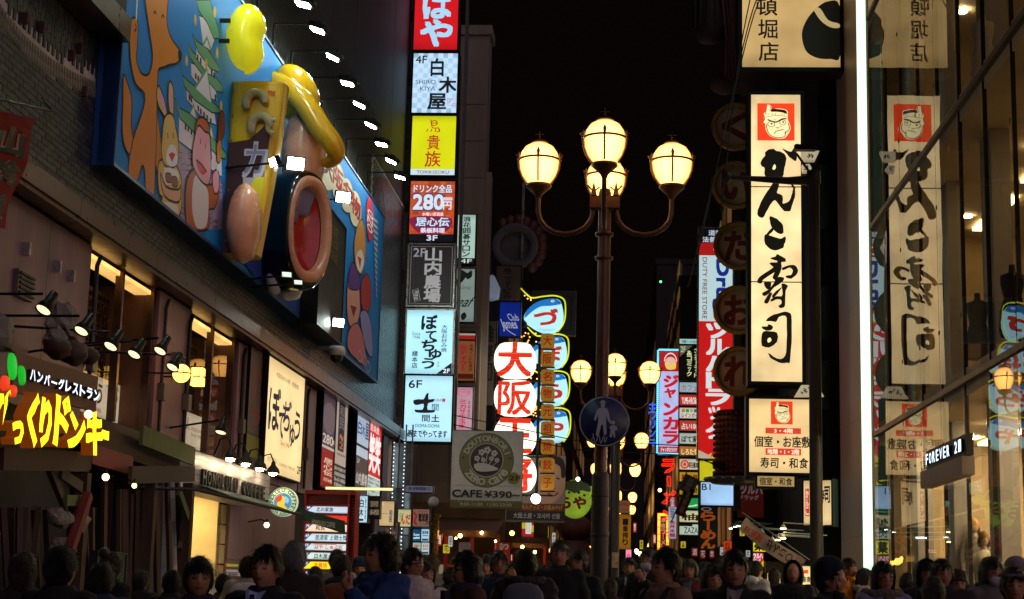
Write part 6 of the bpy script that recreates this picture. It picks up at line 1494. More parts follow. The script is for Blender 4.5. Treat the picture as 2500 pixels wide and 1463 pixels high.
# glazing
n_ = 11; dy = 2.0
bands = [(.12, 2.95), (2.99, Z1 - .06), (Z1 + .06, Z2 - .06), (Z2 + .06, Z2 + 5.4), (Z2 + 5.46, 24)]
for i in range(n_):
    y1 = YN - i * dy; y0 = y1 - dy
    for z0, z1 in bands:
        m = MB(); x = XG + random.uniform(-.0015, .0015); m.box(x, x + .02, y0 + .014, y1 - .014, z0, z1, 0, Matrix.Translation((x, (y0 + y1) / 2, (z0 + z1) / 2)) @ Matrix.Rotation(R(random.uniform(-.16, .16)), 4, 'Z') @ Matrix.Rotation(R(random.uniform(-.1, .1)), 4, 'Y') @ Matrix.Translation((-x, -(y0 + y1) / 2, -(z0 + z1) / 2))); Tg.part('glass_pane', m, glassmat('store_glass', (.74, .73, .70), 2.0))
    m = MB(); m.box(XG + .03, XG + .10, y0 - .02, y0 + .02, .1, 24); Tg.part('mullion', m, B('black_metal'))
    for z in (1.5, 4, 6.5, 9, 11.5, 14):
        m = MB(); m.box(XG - .008, XG - .002, y0 - .04, y0 + .04, z, z + .08); Tg.part('glass_clamp', m, B('black_metal'))
for z in (Z1, Z2, Z2 + 5.43): m = MB(); m.box(XG - .05, XG + .05, Yg0, YN, z - .055, z + .055); Tg.part('transom', m, mat('transom_bronze', '#3c332e', .4, .6, .2, 4, .03))
# ceiling lights: real fittings
dl = mat('store_downlight', '#ffffff', .3, 0, 0, 1, 0, emit='#ffdca0', es=70)
dl2 = mat('shop_downlight', '#ffffff', .3, 0, 0, 1, 0, emit='#ffe8b8', es=620)
for zc_ in (Z1 - .26, Z2 - .26, Z2 + 4.7):
    for i in range(7):
        for j in range(3):
            if zc_ > Z1 and (i + j) % 2: continue
            m = MB(); c = (XG + 1.8 + j * 2.4, YN - 2.5 - i * 3.0, zc_); m.lathe([(.11, 0), (.11, -.03), (0, -.03)], c, 10); Tg.part('downlight', m, dl if zc_ > Z1 else dl2)
for i in range(9):
    m = MB(); m.box(XG + 2.2, XG + 2.5, YN - 2.2 - i * 2.3, YN - 1.2 - i * 2.3, Z2 - .32, Z2 - .27); Tg.part('ceiling_light', m, mat('ceiling_panel_light', '#ffffff', .3, 0, 0, 1, 0, emit='#ffd890', es=9))
    m = MB(); m.box(XG + 2.2, XG + 2.5, YN - 2.2 - i * 2.3, YN - 1.2 - i * 2.3, Z1 - .32, Z1 - .27); Tg.part('ceiling_light', m, mat('ceiling_panel_light', '#ffffff', .3, 0, 0, 1, 0, emit='#ffd890', es=9))
# canopy and letters
r4 = rect_right(G, 2262, 1064, 1106, 2358, 6.17); o, U, V, n = r4
T = Thing('store_canopy_sign', 'black canopy sign with glowing white latin letters over the store entrance', 'sign', o + U * .5 + V, G)
m = MB(); slab(m, o, U, V, n, -.12, 0, .04); T.part('sign_box', m, B('dark_paint'))
m = MB(); o2 = o + V; m.box(6.08, XG - .06, (o + U).y - .05, o.y + .25, o2.z - .38, o2.z - .06); T.part('canopy_slab', m, mat('canopy_grey', '#8c7a72', .5, .1, .1, 3, .03))
n_c = 10; dU = 1 / n_c
for i, ch in enumerate('FOREVER 21'):
    if ch == ' ': continue
    a0 = .04 + i * .094
    letter3d(T, ch, (a0, .14, a0 + .062, .86), lambda a, b, d: o + U * a + V * b + n * d, .05, lit('#d8f0ff', 2.2), B('dark_paint'), .015)
# mannequins
def mannequin(px, py, X, lab, hair, coat, h=1.95):
    p = G.x(px, py, X); T = Thing('mannequin', lab, 'mannequin', (p.x, p.y, .1), G)
    z = p.z - .13; b_ = Vector((p.x, p.y, 0)); base = z - 1.6
    m = MB(); m.ball(b_ + Vector((0, 0, z)), .085, .1, .125, 16); m.lathe([(.05, -.12), (.055, -.22)], b_ + Vector((0, 0, z)), 10); T.part('head', m, mat('mannequin_skin', '#b8a08c', .4, 0, .05, 3, .02))
    m = MB(); m.ball(b_ + Vector((0, .02, z + .03)), .105, .12, .14, 16, 0, lambda d: 1 + .03 * math.sin(d.z * 14)); m.lathe([(.11, .03), (.12, -.1), (.1, -.16)], b_ + Vector((0, .03, z)), 14, a0=R(-20), a1=R(200)); T.part('wig', m, mat('wig_' + hair.strip('#'), hair, .5, 0, .3, 20, .3))
    m = MB(); m.lathe([(.06, -.2), (.19, -.27), (.22, -.38), (.19, -.7), (.25, -1.0), (.27, -1.15)], b_ + Vector((0, 0, z)), 18); 
    for s in (-1, 1): m.tube([b_ + Vector((s * .2, 0, z - .3)), b_ + Vector((s * .26, .02, z - .6)), b_ + Vector((s * .24, -.05, z - .9))], [.075, .06, .05], 10)
    T.part('coat', m, mat('mcoat_' + coat.strip('#'), coat, .8, 0, .15, 6, .2))
    m = MB()
    for s in (-1, 1): m.tube([b_ + Vector((s * .1, 0, z - 1.0)), b_ + Vector((s * .1, 0, .12))], [.09, .06], 10)
    T.part('legs', m, mat('mlegs', '#2c2622', .8, 0, .1, 5, .1))
    m = MB(); m.box(b_.x - .3, b_.x + .3, b_.y - .3, b_.y + .3, .1, max(.12, base)); T.part('plinth', m, B('cream_wall'))
mannequin(2378, 1270, XG + 1.0, 'mannequin with a blond bobbed wig and grey coat inside the store', '#c89048', '#6c665c')
mannequin(2402, 1300, XG + .8, 'mannequin with a brown wig and long cream coat in front of the grey one', '#8c6430', '#cfc4a0')
mannequin(2340, 1300, XG + 1.4, 'mannequin with a copper wig in a pink coat at the back of the store', '#a06030', '#a08478')
mannequin(2100 + 360, 60, XG + 1.0, 'mannequin on the upper floor with a pale wig by the top window', '#b8a890', '#2c2824') if False else None
for i, (px, py, Zf, lab) in enumerate(((2385, 700, Z1, 'headless dress form in grey on the middle floor near the fish reflections'), (2400, 90, Z2, 'pale figure form standing high on the top floor of the glass store'), (2470, 640, Z1, 'dark dressed form behind the right window of the middle floor'))):
    p = G.x(px, py, XG + .5); b_ = Vector((p.x, p.y, Zf + .25)); T = Thing('dress_form', lab, 'mannequin', b_, G)
    m = MB(); m.lathe([(.05, 1.55), (.06, 1.42), (.2, 1.36), (.2, 1.2), (.15, .98), (.22, .75), (.25, .4), (.22, .3)], b_, 18); T.part('dress', m, mat('dress%d' % i, ['#5a5648', '#c8b8a0', '#2c2420'][i], .7, 0, .2, 6, .2))
    m = MB(); m.tube([b_, b_ + Vector((0, 0, .4))], .02, 6); m.lathe([(.18, 0), (.18, .03), (0, .03)], b_, 14); T.part('stand', m, B('black_metal'))
# clothes rail and shelf
for i in range(5):
    T = Thing('clothes_rail', 'garment rail inside the store, %s from the entrance' % ['first', 'second', 'third', 'fourth', 'fifth'][i], 'clothes rail', (XG + 3.2, YN - 4 - i * 3.4, .1), G); Y_ = YN - 4 - i * 3.4
    m = MB(); m.tube([(XG + 3.2, Y_ - .8, .1), (XG + 3.2, Y_ - .8, 1.6), (XG + 3.2, Y_ + .8, 1.6), (XG + 3.2, Y_ + .8, .1)], .02, 6); T.part('rail', m, B('steel_bright'))
    random.seed(i)
    for q in range(9):
        yy = Y_ - .7 + q * .16; m = MB(); m.box(XG + 2.95, XG + 3.45, yy, yy + .07, .55 + .2 * random.random(), 1.5); m.box(XG + 3.18, XG + 3.22, yy + .02, yy + .04, 1.5, 1.58); T.part('garment', m, mat('garment%d' % (q % 5), ['#3c3430', '#7a5a48', '#b8a890', '#4c5058', '#8c3430'][q % 5], .9, 0, .2, 8, .3))
m = MB(); p = G.x(2430, 1290, XG + 2.4); m.box(p.x, p.x + .2, p.y - .9, p.y + .9, .1, 2.6); single('wall_mirror_board', 'grey upright display board behind the mannequins', 'display board', m, mat('board_grey', '#8c8478', .5, 0, .1, 3, .02), G)
# ================================================================ sushi house signs
DG = 44.0
def px2(a, b, Y0=0): return a, b
def d_gmain(P):
    ox = lambda y: 68 + 54 * (y - 50) / 2843
    def g(pts, off=0):
        out = []
        for a, b in pts:
            y = b + off; t = (y - 50) / 2843; out.append(((a - ox(y)) / (488 + 12 * t), t))
        return out
    INK = '#0c0704'; CR = '#ffe9a8'
    def ink(pts, off=0, n=3, jag=.004, c=INK):
        s = smooth_poly([(a, b) for a, b in pts], n); s = [(a + 5 * noise.noise(Vector((a * .06, b * .06, 1.2))), b + 5 * noise.noise(Vector((a * .06, b * .06, 7.7)))) for a, b in s]
        P.poly(g(s, off), c)
    P.face_logo(.125, .031, .88, .164)
    ink([(215, 640), (250, 612), (300, 605), (330, 625), (370, 632), (410, 655), (428, 695), (424, 745), (412, 795), (402, 862), (370, 925), (300, 920), (240, 900), (215, 864), (212, 800), (188, 783), (175, 748), (187, 710), (216, 672)])
    ink([(288, 808), (312, 755), (325, 790), (314, 815)], c=CR, n=2)
    ink([(388, 600), (430, 618), (475, 632), (495, 600), (515, 600), (530, 650), (528, 715), (510, 722), (470, 695), (430, 655)])
    ink([(330, 900), (362, 900), (358, 985), (340, 1045), (385, 1065), (402, 1105), (400, 1150), (440, 1140), (470, 1115), (490, 1050), (505, 985), (520, 990), (523, 1060), (515, 1100), (495, 1160), (475, 1225), (420, 1228), (395, 1205), (345, 1145), (315, 1122), (270, 1180), (225, 1270), (205, 1297), (165, 1285), (150, 1240), (175, 1160), (215, 1080), (265, 1000)])
    ink([(462, 930), (478, 935), (512, 985), (500, 1000)], n=2)
    ink([(272, 1285), (310, 1288), (365, 1320), (405, 1370), (412, 1440), (385, 1455), (340, 1440), (300, 1395), (280, 1350)])
    ink([(300, 1392), (318, 1412), (275, 1463), (240, 1490), (232, 1470)], n=2)
    ink([(230, 0), (280, 10), (340, 28), (390, 38), (430, 15), (438, 50), (425, 90), (410, 130), (345, 155), (290, 145), (245, 110), (222, 60)], 1463)
    ink([(285, 230), (340, 215), (350, 190), (380, 205), (420, 225), (440, 245), (432, 268), (395, 270), (398, 310), (390, 370), (360, 420), (340, 450), (310, 420), (330, 370), (260, 420), (215, 450), (205, 480), (165, 478), (165, 440), (200, 405), (280, 350), (320, 320), (285, 295), (290, 275), (350, 275), (350, 255), (310, 248)], 1463, 2)
    ink([(405, 325), (480, 297), (530, 300), (562, 345), (545, 395), (500, 432), (450, 425), (440, 405), (490, 395), (510, 360), (500, 335), (470, 325), (415, 350)], 1463, 2)
    ink([(230, 470), (300, 470), (290, 530), (260, 540), (235, 510)], 1463, 2); ink([(345, 420), (420, 420), (415, 460), (330, 520), (290, 570), (250, 600), (215, 600), (215, 575), (270, 545), (330, 470)], 1463, 2)
    ink([(290, 570), (310, 580), (290, 640), (270, 675), (240, 678), (235, 650), (265, 600)], 1463, 2)
    ink([(400, 480), (465, 500), (445, 550), (440, 640), (440, 700), (410, 720), (380, 715), (375, 695), (405, 680), (400, 640), (350, 640), (300, 660), (300, 635), (350, 605), (405, 605), (410, 550)], 1463, 2); ink([(310, 600), (390, 520), (400, 530), (330, 620)], 1463, 2)
    ink([(250, 850), (300, 800), (370, 775), (430, 755), (480, 762), (505, 790), (510, 900), (512, 1000), (505, 1120), (495, 1240), (470, 1250), (415, 1255), (350, 1230), (300, 1200), (280, 1155), (330, 1190), (400, 1215), (450, 1180), (460, 1100), (462, 980), (458, 860), (445, 795), (380, 810), (355, 858), (300, 850)], 1463, 2)
    ink([(215, 905), (270, 900), (280, 878), (325, 905), (300, 940), (250, 940), (222, 925)], 1463, 2)
    ink([(232, 950), (300, 950), (365, 960), (365, 1050), (290, 1105), (218, 1090), (212, 1000)], 1463, 2); ink([(270, 1030), (300, 1010), (310, 1040), (280, 1060)], 1463, 2, c=CR)
GF = '#ffdca2'
sign('sushi_sign', 'tall cream backlit sign with a red face emblem and huge black brush characters', 'sign', rect_front(W, 1834, 232, 1956, 932, DG), d_gmain, GF, 1.02, .7, W, ft=.1, seams=(.328, .66), uneven=.22)
def d_gtop(P):
    P.text('頓', .145, .40, .36, .56, '#15100a', .02); P.text('堀', .165, .595, .36, .755, '#15100a', .02); P.text('店', .17, .79, .37, .945, '#15100a', .02); P.text('道', .145, .2, .36, .37, '#15100a', .02)
    P.poly(smooth_poly([(.76, .5), (.66, .6), (.61, .72), (.65, .86), (.76, .92), (.9, .93), (1.0, .90), (1.0, .48), (.88, .44)], 4, .004), '#15100a')
    P.poly(smooth_poly([(.73, .50), (.8, .60), (.9, .66), (.99, .665), (.99, .63), (.88, .60), (.80, .50)], 3), '#f0cf92')
r4 = rect_front(W, 1812, -120, 2050, 165, DG); sign('sushi_sign', 'wide cream sign at the top with the dark characters of the branch name', 'sign', r4, d_gtop, '#ffcf88', .5, .7, W, ft=.12, uneven=.18)
def d_gbox(P):
    P.face_logo(.35, .03, .7, .345); P.rect(.04, .37, .96, .373, '#b89868'); P.rect(.26, .395, .83, .475, '#d84430'); P.text('3・4階', .4, .405, .7, .465, '#ffeed0', .04)
    P.text('個室・お座敷', .08, .51, .98, .66, '#15100a', .03, .015); P.rect(.26, .675, .83, .765, '#d84430'); P.text('地階・1・2階', .29, .685, .8, .755, '#ffeed0', .04); P.text('寿司・和食', .18, .8, .94, .94, '#15100a', .03, .015)
sign('sushi_sign', 'square cream backlit box with small face emblem and floor list below the tall sushi sign', 'sign', rect_front(W, 1829, 975, 1981, 1154, DG), d_gbox, '#ffd696', .86, .6, W, ft=.09, uneven=.14)
sign('sushi_sign', 'small cream strip sign with black characters hanging under the square box', 'sign', rect_front(W, 1849, 1163, 1939, 1188, DG), lambda P: P.text('個室・和食', .06, .14, .94, .88, '#15100a', .03), '#d8b070', .5, .3, W, ft=.06)
def d_side(P): P.text('寿', .16, .1, .5, .48, '#15100a', .05, .05); P.text('司', .55, .15, .9, .6, '#15100a', .05, .05); P.text('かに', .3, .62, .8, .9, '#15100a', .04, .05)
r5 = rect_front(W, 1963, 1175, 2030, 1283, 41.5); o5, U5, V5, n5 = r5
q5 = Matrix.Rotation(R(-32), 3, 'Z')
sign('sushi_sign', 'angled cream box sign with brush characters partly behind the dark pole', 'sign', (o5, q5 @ (U5 * 1.1), V5, q5 @ n5), lambda P: (P.rect(.06, .18, .2, .8, '#d84430'), P.vtext('かんこ', .08, .2, .18, .78, '#ffeed0', .04), P.text('寿', .55, .2, .75, .5, '#15100a', .05, .05), P.text('司', .76, .14, .95, .5, '#15100a', .05, .05)), '#ffdc9c', .7, .3, W, ft=.04)
def d_glow(P): P.rect(.5, .1, .85, .19, '#e04030'); P.text('4F', .55, .11, .7, .18, '#ffeed0', .04); P.text('宴会お座敷', .05, .27, .98, .42, '#15100a', .03); P.rect(.5, .5, .85, .58, '#e04030'); P.text('お料理', .1, .64, .98, .8, '#15100a', .04)
sign('sushi_sign', 'low cream lit board with red bars behind the person in a dark hood', 'sign', rect_front(W, 1914, 1382, 1984, 1476, 40), d_glow, '#ffe0a0', .95, .3, W, ft=.05)
sign('floor_lantern_sign', 'narrow cream floor sign with red seal and brush kana beside the low lit board', 'sign', rect_front(W, 1873, 1400, 1905, 1478, 39), lambda P: (P.line([(.3, .08), (.7, .08), (.7, .22), (.3, .22)], .02, '#d84430', closed=True), P.vtext('がんこ', .3, .28, .7, .78, '#15100a', .04, .05)), '#ffd890', .85, .25, W, ft=.03)
m = MB(); p = W.y(1889, 1398, 39.1); m.box(p.x - .2, p.x + .2, 39.0, 39.2, p.z, p.z + .25); single('glass_box', 'dark glass box over the narrow cream floor sign', 'display case', m, mat('smoked_box', '#3a3430', .2, 0, .2, 5, .02), W)
# sushi house facade behind the signs (dark), next to the fin
Tb = block('sushi_house', 'dark sushi restaurant building behind the cream signs', W.y(1985, 700, 47).x + .2, 12, 47, 60, 24, 'dark_wall')
for (x0, y0, x1, y1) in ((2000, 240, 2040, 360), (2000, 400, 2040, 560), (2000, 700, 2040, 830), (2000, 880, 2040, 1000)):
    o, U, V, n = rect_front(W, x0, y0, x1, y1, 46.95); m = MB(); slab(m, o, U, V, n, -.04, 0); w_ = Tb.part('window', m, mat('dark_glass', '#1c1614', .15, 0, .2, 3, .02)); m = MB(); rim(m, o, U, V, n, .04, 0, .05); m2 = Tb.part('window_frame', m, B('black_metal'), parent=w_)
# pentagon lantern signs behind the pole
for i, (pts, lab) in enumerate((([(1957, 368), (2001, 368), (1990, 392), (1957, 392)], 'small lit plaque with black marks just right of the tall sushi sign'), ([(1958, 402), (1976, 400), (1982, 410), (1974, 420), (1960, 420)], 'smaller lit plaque below the first beside the tall sushi sign'), ([(1984, 560), (2002, 600), (1986, 640)], 'pale diamond plaque behind the dark pole'), ([(1957, 940), (1995, 940), (2012, 968), (1940, 968)], 'pale striped gable of a lantern between the two lower sushi signs'))):
    D = 43.2; P_ = [W.y(a, b, D) for a, b in pts]; m = MB(); m.prism([(p.x, p.z) for p in P_], lambda a, b, d: Vector((a, D + d, b)), 0, .2)
    T = Thing('lit_plaque', lab, 'sign', P_[-1], W); T.part('plaque', m, lit('#d8c4a4', .55))
    x0 = min(p.x for p in P_); x1 = max(p.x for p in P_); z0 = min(p.z for p in P_); z1 = max(p.z for p in P_); P = Print((x0, D, z1), (x1 - x0, 0, 0), (0, 0, z0 - z1), (0, -1, 0)); random.seed(i)
    for q in range(7 if i != 2 else 3): a, b = random.uniform(.2, .6), random.uniform(.2, .7); P.line([(a, b), (a + .08, b + .1), (a + .04, b + .18)], .03, '#15100a')
    T.part('marks', P.mb, printmat(.3))
# dark pole with arm in front of the sushi signs
c = W.y(1990, 900, 38); T = Thing('arm_pole', 'tall dark steel pole with a horizontal arm crossing the sushi sign', 'pole', (c.x, 38, 0), W)
m = MB(); m.lathe([(.15, 0), (.15, 4), (.13, W.y(1975, 432, 38).z)], (c.x, 38, 0), 16); T.part('pole', m, B('pole_dark'))
za5 = W.y(1975, 440, 38).z; x0 = W.y(1768, 433, 38).x
m = MB(); m.tube([(c.x, 38, za5), (c.x - .6, 38, za5 - .02), (x0, 38, za5 + .06)], [.13, .09, .045], 10); m.lathe([(.0, .25), (.16, .22), (.17, -.1)], (c.x, 38, za5), 14); T.part('arm', m, B('pole_dark'))
m = MB(); m.box(c.x - .45, c.x + .05, 37.9, 38.1, W.y(1975, 368, 38).z, W.y(1975, 355, 38).z); m.tube([(c.x - .4, 38, W.y(0, 362, 38).z), (c.x - .1, 38, za5 + .2)], .03, 6); m.ball((c.x - .38, 38, W.y(1935, 360, 38).z + .02), .07, n=10); T.part('camera_bracket', m, B('black_metal'))
for px in (1775,): m = MB(); m.ball(W.y(px, 434, 38), .1, .1, .14, 12); T.part('arm_end', m, B('pole_dark'))
# ---------------------------------------------------------------- round rope-rimmed signs
DK = 50.0
for i, (px, py, ch) in enumerate(((1797, 309, 'く'), (1797, 452, 'い'), (1803, 600, 'だ'), (1803, 757, 'お'), (1803, 907, 'れ'))):
    c = W.y(px, py, DK); k = DK / FPX; T = Thing('round_sign', 'dim round cream sign with a dark red kana and rope rim, %s of five' % ['topmost', 'second', 'middle', 'fourth', 'lowest'][i], 'sign', c - Vector((0, 0, 62 * k)), W, 'dim round rope rimmed signs')
    m = MB(); m.lathe([(0, .3), (58 * k, .3), (58 * k, -.0), (0, -.0)], c, 36, axis='y'); T.part('disc', m, mat('disc_cream', '#d0a88c', .6, 0, .15, 3, .1))
    m = MB(); pts = [c + Vector((math.cos(t * .2618 / 2) * 56 * k, -.02, math.sin(t * .2618 / 2) * 56 * k)) for t in range(49)]; m.tube(pts, 6.5 * k, 8, cap=False); T.part('rope_rim', m, mat('rope', '#b8904c', .8, 0, .6, 16, .6))
    P = Print(c + Vector((-46 * k, -.0, 46 * k)), (92 * k, 0, 0), (0, 0, -92 * k), (0, -1, 0)); P.text(ch, .14, .12, .86, .88, '#7c1810', .06, .03); T.part('kana', P.mb, printmat(0))
m = MB(); xk = W.y(1800, 700, DK + .4).x; m.box(xk - .1, xk + .1, DK + .31, DK + .5, 4, W.y(1800, 190, DK).z); single('sign_mast', 'dark mast behind the dim round rope rimmed signs', 'mast', m, B('pole_dark'), W)
# striped cloth and dark drum at the top
c = W.y(1735, 40, DK); k = DK / FPX; T = Thing('striped_drum', 'dark slatted drum with red striped cloth hanging at the top of the round signs', 'ornament', c, W)
for q in range(14): a = q / 14 * 2 * math.pi; m = MB(); m.cbox(c + Vector((math.cos(a) * 44 * k, math.sin(a) * 44 * k, 0)), .07, .07, 70 * k); T.part('slat', m, mat('slat_dark', '#2c1c1a', .6, 0, .3, 5, .1))
m = MB(); m.lathe([(42 * k, 38 * k), (42 * k, -38 * k), (30 * k, -66 * k), (0, -70 * k)], c, 20); T.part('drum', m, mat('drum_dark', '#4a3c3c', .6, 0, .3, 3, .1))
cl = MB(); N_ = 12
for q in range(N_):
    a0 = -.5 + q / N_; a1 = -.5 + (q + 1) / N_; sh = lambda a, t: c + Vector((((48 + a * 60) + t * 8) * k, -.5 + .08 * math.sin(a * 20), (60 - t * 250) * k * 1)) + Vector((0, 0, -abs(a) * .4))
    cl.add([sh(a0, 0), sh(a1, 0), sh(a1 * .6, .5), sh(a0 * .6, .5), sh(a1 * .9, 1 - abs(a1) * .3), sh(a0 * .9, 1 - abs(a0) * .3)], [(0, 1, 2, 3), (3, 2, 4, 5)], q % 2)
T.part('striped_cloth', cl, [mat('cloth_red', '#6c1c1c', .8, 0, .2, 4, .2), mat('cloth_grey', '#7c6c6c', .8, 0, .2, 4, .2)])
m = MB(); m.ball(W.y(1770, 205, DK + .3), .5, .5, .35, 14); m.ball(W.y(1810, 210, DK + .3), .5, .5, .3, 14); T.part('bolster', m, mat('bolster_grey', '#5c4c54', .7, 0, .2, 3, .1), kind='stuff')
# cables hanging in front of the round signs
for i, (p0, p1, p2) in enumerate((((1835, -20), (1800, 170), (1760, 520)), ((1855, -20), (1815, 110), (1700, 640)), ((1870, -20), (1825, 90), (1680, 700)))):
    m = MB(); pts = smooth_poly([p0, p1, p2], 5, closed=False); m.tube([W.y(a, b, 42 + i * .3) for a, b in pts], .016, 4); single('overhead_cable', 'black cable running down past the round signs, %s of three' % ['right one', 'middle one', 'left one'][i], 'cable', m, B('cable'), W)
# red beaded drum with hanging metal tray under the round signs
c = W.y(1800, 1085, 48.5); k = 48.5 / FPX; T = Thing('giant_drum', 'dark red beaded drum hanging over a steel tray beside the sushi signs', 'ornament', c, W)
m = MB(); m.lathe([(0, 80 * k), (50 * k, 80 * k), (54 * k, 60 * k), (54 * k, -70 * k), (48 * k, -80 * k), (0, -80 * k)], c, 28); T.part('drum_body', m, mat('drum_red', '#5c140e', .45, 0, .3, 5, .1))
for q in range(11):
    z_ = (-70 + q * 14) * k; m = MB(); 
    for s in range(30): a = s * math.pi / 15; m.ball(c + Vector((math.cos(a) * 55 * k, math.sin(a) * 55 * k, z_)), .06, n=6)
    T.part('bead_row', m, mat('bead_red', '#7c2418', .4, 0, .2, 5, .05), kind='stuff')
m = MB(); m.lathe([(0, -98 * k), (60 * k, -96 * k), (78 * k, -84 * k), (80 * k, -82 * k), (60 * k, -86 * k)], c, 28); T.part('tray', m, B('steel_bright'))
for q in range(18): a = q * math.pi / 9; m = MB(); m.ball(c + Vector((math.cos(a) * 74 * k, math.sin(a) * 74 * k, -86 * k)), .1, .1, .05, 8); T.part('tray_leaf', m, B('steel_bright'))
m = MB(); p = W.y(1735, 1130, 48); m.tube([p, p + Vector((.35, 0, -.1)), p + Vector((.55, 0, -.35))], [.02, .12, .04], 8); m.tube([p + Vector((-.35, 0, .12)), p], .02, 5); T.part('metal_bird', m, B('black_metal'))
# ---------------------------------------------------------------- drugstore tower sign
def d_drug(P):
    P.rect(0, 0, 1, .065, '#0c0c10'); P.text('道頓堀', .28, .008, .9, .032, '#c8d4e4', .03); P.text('法善寺', .1, .038, .7, .062, '#c8d4e4', .04)
    P.rect(0, .066, 1, .12, '#b81c1c'); P.ell(.62, .092, .2, .02, '#e4e4e4', inner=.6); P.rect(0, .121, 1, .41, '#c8e8ec'); P.text('DUTY FREE STORE', .1, .13, .24, .4, '#8c3420', .02, rot=1)
    P.text('Drug', .42, .14, .88, .36, '#1c2c8c', .08, rot=1); P.ell(.62, .385, .2, .03, '#e08c24', inner=.6)
    P.rect(0, .41, 1, 1, '#d41c1c')
    for i, ch in enumerate('ツルハドラッグ'):
        if ch == 'ッ': P.text(ch, .3, .422 + i * .072, .62, .472 + i * .072, '#e4f4f4', .07)
        else: P.text(ch, .24, .418 + i * .072, .9, .482 + i * .072, '#e4f4f4', .07)
    P.poly([(0, .965), (.3, .985), (.4, .975), (.35, 1), (0, 1)], '#c8b8a0'); P.poly([(.3, 1), (.6, .975), (1, .95), (1, 1)], '#d8c820')
DD_ = 56
sign('drugstore_sign', 'very tall red and white drugstore sign with large white katakana', 'sign', rect_front(W, 1706, 558, 1788, 1120, DD_), d_drug, '#d41c1c', .78, .6, W, ft=.05, frame='steel_bright', uneven=.1)
sign('drugstore_sign', 'yellow lit panel with a black character between the red sign and the pale box', 'sign', rect_front(W, 1708, 1126, 1788, 1178, DD_), lambda P: P.text('薬', .4, .1, .9, .9, '#14140c', .05), '#e4dc20', .7, .5, W, ft=.04)
sign('drugstore_sign', 'blank pale blue lit box marked B1', 'sign', rect_front(W, 1711, 1178, 1790, 1234, DD_ - .05), lambda P: P.text('B1', .03, .08, .3, .34, '#1c2430', .04), '#a4ccf4', .95, .5, W, ft=.04, uneven=.2)
sign('drugstore_sign', 'dark red unlit drugstore panel to the right of the ramen board', 'sign', rect_front(W, 1804, 1184, 1864, 1264, 58), lambda P: (P.text('ツルハ', .05, .04, .95, .28, '#a88c8c', .06), P.text('ドラッグ', .05, .32, .8, .46, '#a88c8c', .05)), '#5c1410', .22, .2, W)
sign('pharmacy_sign', 'small bright yellow square sign with a black character above the crowd', 'sign', rect_front(W, 1839, 1314, 1873, 1347, 50), lambda P: P.text('薬', .08, .08, .8, .92, '#14140c', .06), '#f0e820', .9, .2, W, ft=.02)
sign('pharmacy_sign', 'small red sign with white katakana and yellow corner under the yellow square', 'sign', rect_front(W, 1839, 1350, 1864, 1384, 50), lambda P: (P.text('ツルハ', .02, .05, .9, .4, '#e4f0f8', .07), P.text('ドラッグ', .02, .45, .7, .65, '#e4f0f8', .05), P.poly([(.4, 1), (1, .55), (1, 1)], '#e8d820')), '#d02420', .8, .2, W, ft=.02)
sign('ramen_board', 'black vertical board with large dim orange brush kana', 'sign', rect_front(W, 1707, 1238, 1750, 1342, 54), lambda P: (P.vtext('らーめん', .12, .1, .9, .98, '#c8601c', .07, .04, fill=.95), P.ell(.4, .05, .3, .04, '#a8a09c', inner=.7)), '#141010', .35, .15, W, ft=.03)
# ---------------------------------------------------------------- karaoke sign with blue bulbs
DJ = 66
def d_jan(P):
    P.rect(0, 0, 1, .2, '#b01c20'); P.ell(.58, .12, .3, .065, '#e8b8a0'); P.ell(.58, .10, .34, .085, '#f0e0e0', inner=.86, a0=math.pi, a1=2 * math.pi); P.ell(.45, .15, .12, .03, '#e8d040'); P.ell(.75, .15, .12, .03, '#e8d040')
    for i, ch in enumerate('ジャンカラ'):
        if ch == 'ャ': P.text(ch, .3, .37, .85, .46, '#c81c2c', .08)
        else: P.text(ch, .25, .24 + i * .138, .98, .355 + i * .138, '#c81c2c', .08)
    P.rect(0, .94, 1, 1, '#b01c20'); P.text('ジャンボカラオケ', .1, .95, .95, .99, '#f0e4f0', .04)
r6 = rect_front(W, 1609, 858, 1656, 1106, DJ)
def bulbs(T, o, U, V, n):
    m = MB(); pts = [(-.08, t / 50) for t in range(51)] + [(t / 12, -.012) for t in range(13)] + [(t / 12, 1.012) for t in range(13)]
    for a, b in pts: m.ball(o + U * a + V * b + n * .08, .045, n=6)
    T.part('bulb_string', m, lit('#58c8f0', 2.2, sample=False), kind='stuff')
sign('karaoke_sign', 'white and red karaoke sign outlined with blue bulbs', 'sign', r6, d_jan, '#b4bce8', .9, .4, W, ft=.04, extra=bulbs)
# stack of tenant signs
stk = [(828, 840, '#a8d4d0', '中座くいだおれ', '#20302c'), (844, 926, '#0e0e0c', '&コミック', '#d8e0a8'), (934, 958, '#94bcc4', 'カフェ', '#c05878'), (964, 990, '#c03028', 'YUME-HIROBA', '#f0e8e0'), (996, 1022, '#c8d8c8', 'レインボー', '#b02c50'), (1027, 1052, '#c04030', '占い100', '#e8e0d8'), (1058, 1084, '#b8c0b4', 'ぼて家', '#181410'), (1090, 1114, '#b87430', 'しろたや', '#f0e4b0'), (1121, 1147, '#d0c8b0', '塚田農場', '#302420'), (1153, 1176, '#c0902c', '新世界', '#5c2010'), (1184, 1208, '#a89024', '大衆', '#502c10'), (1216, 1241, '#18a04c', 'し', '#f0f0e8'), (1247, 1275, '#d0cc9c', '柚', '#242010'), (1280, 1306, '#b8ccb8', 'ZAZA', '#20241c')]
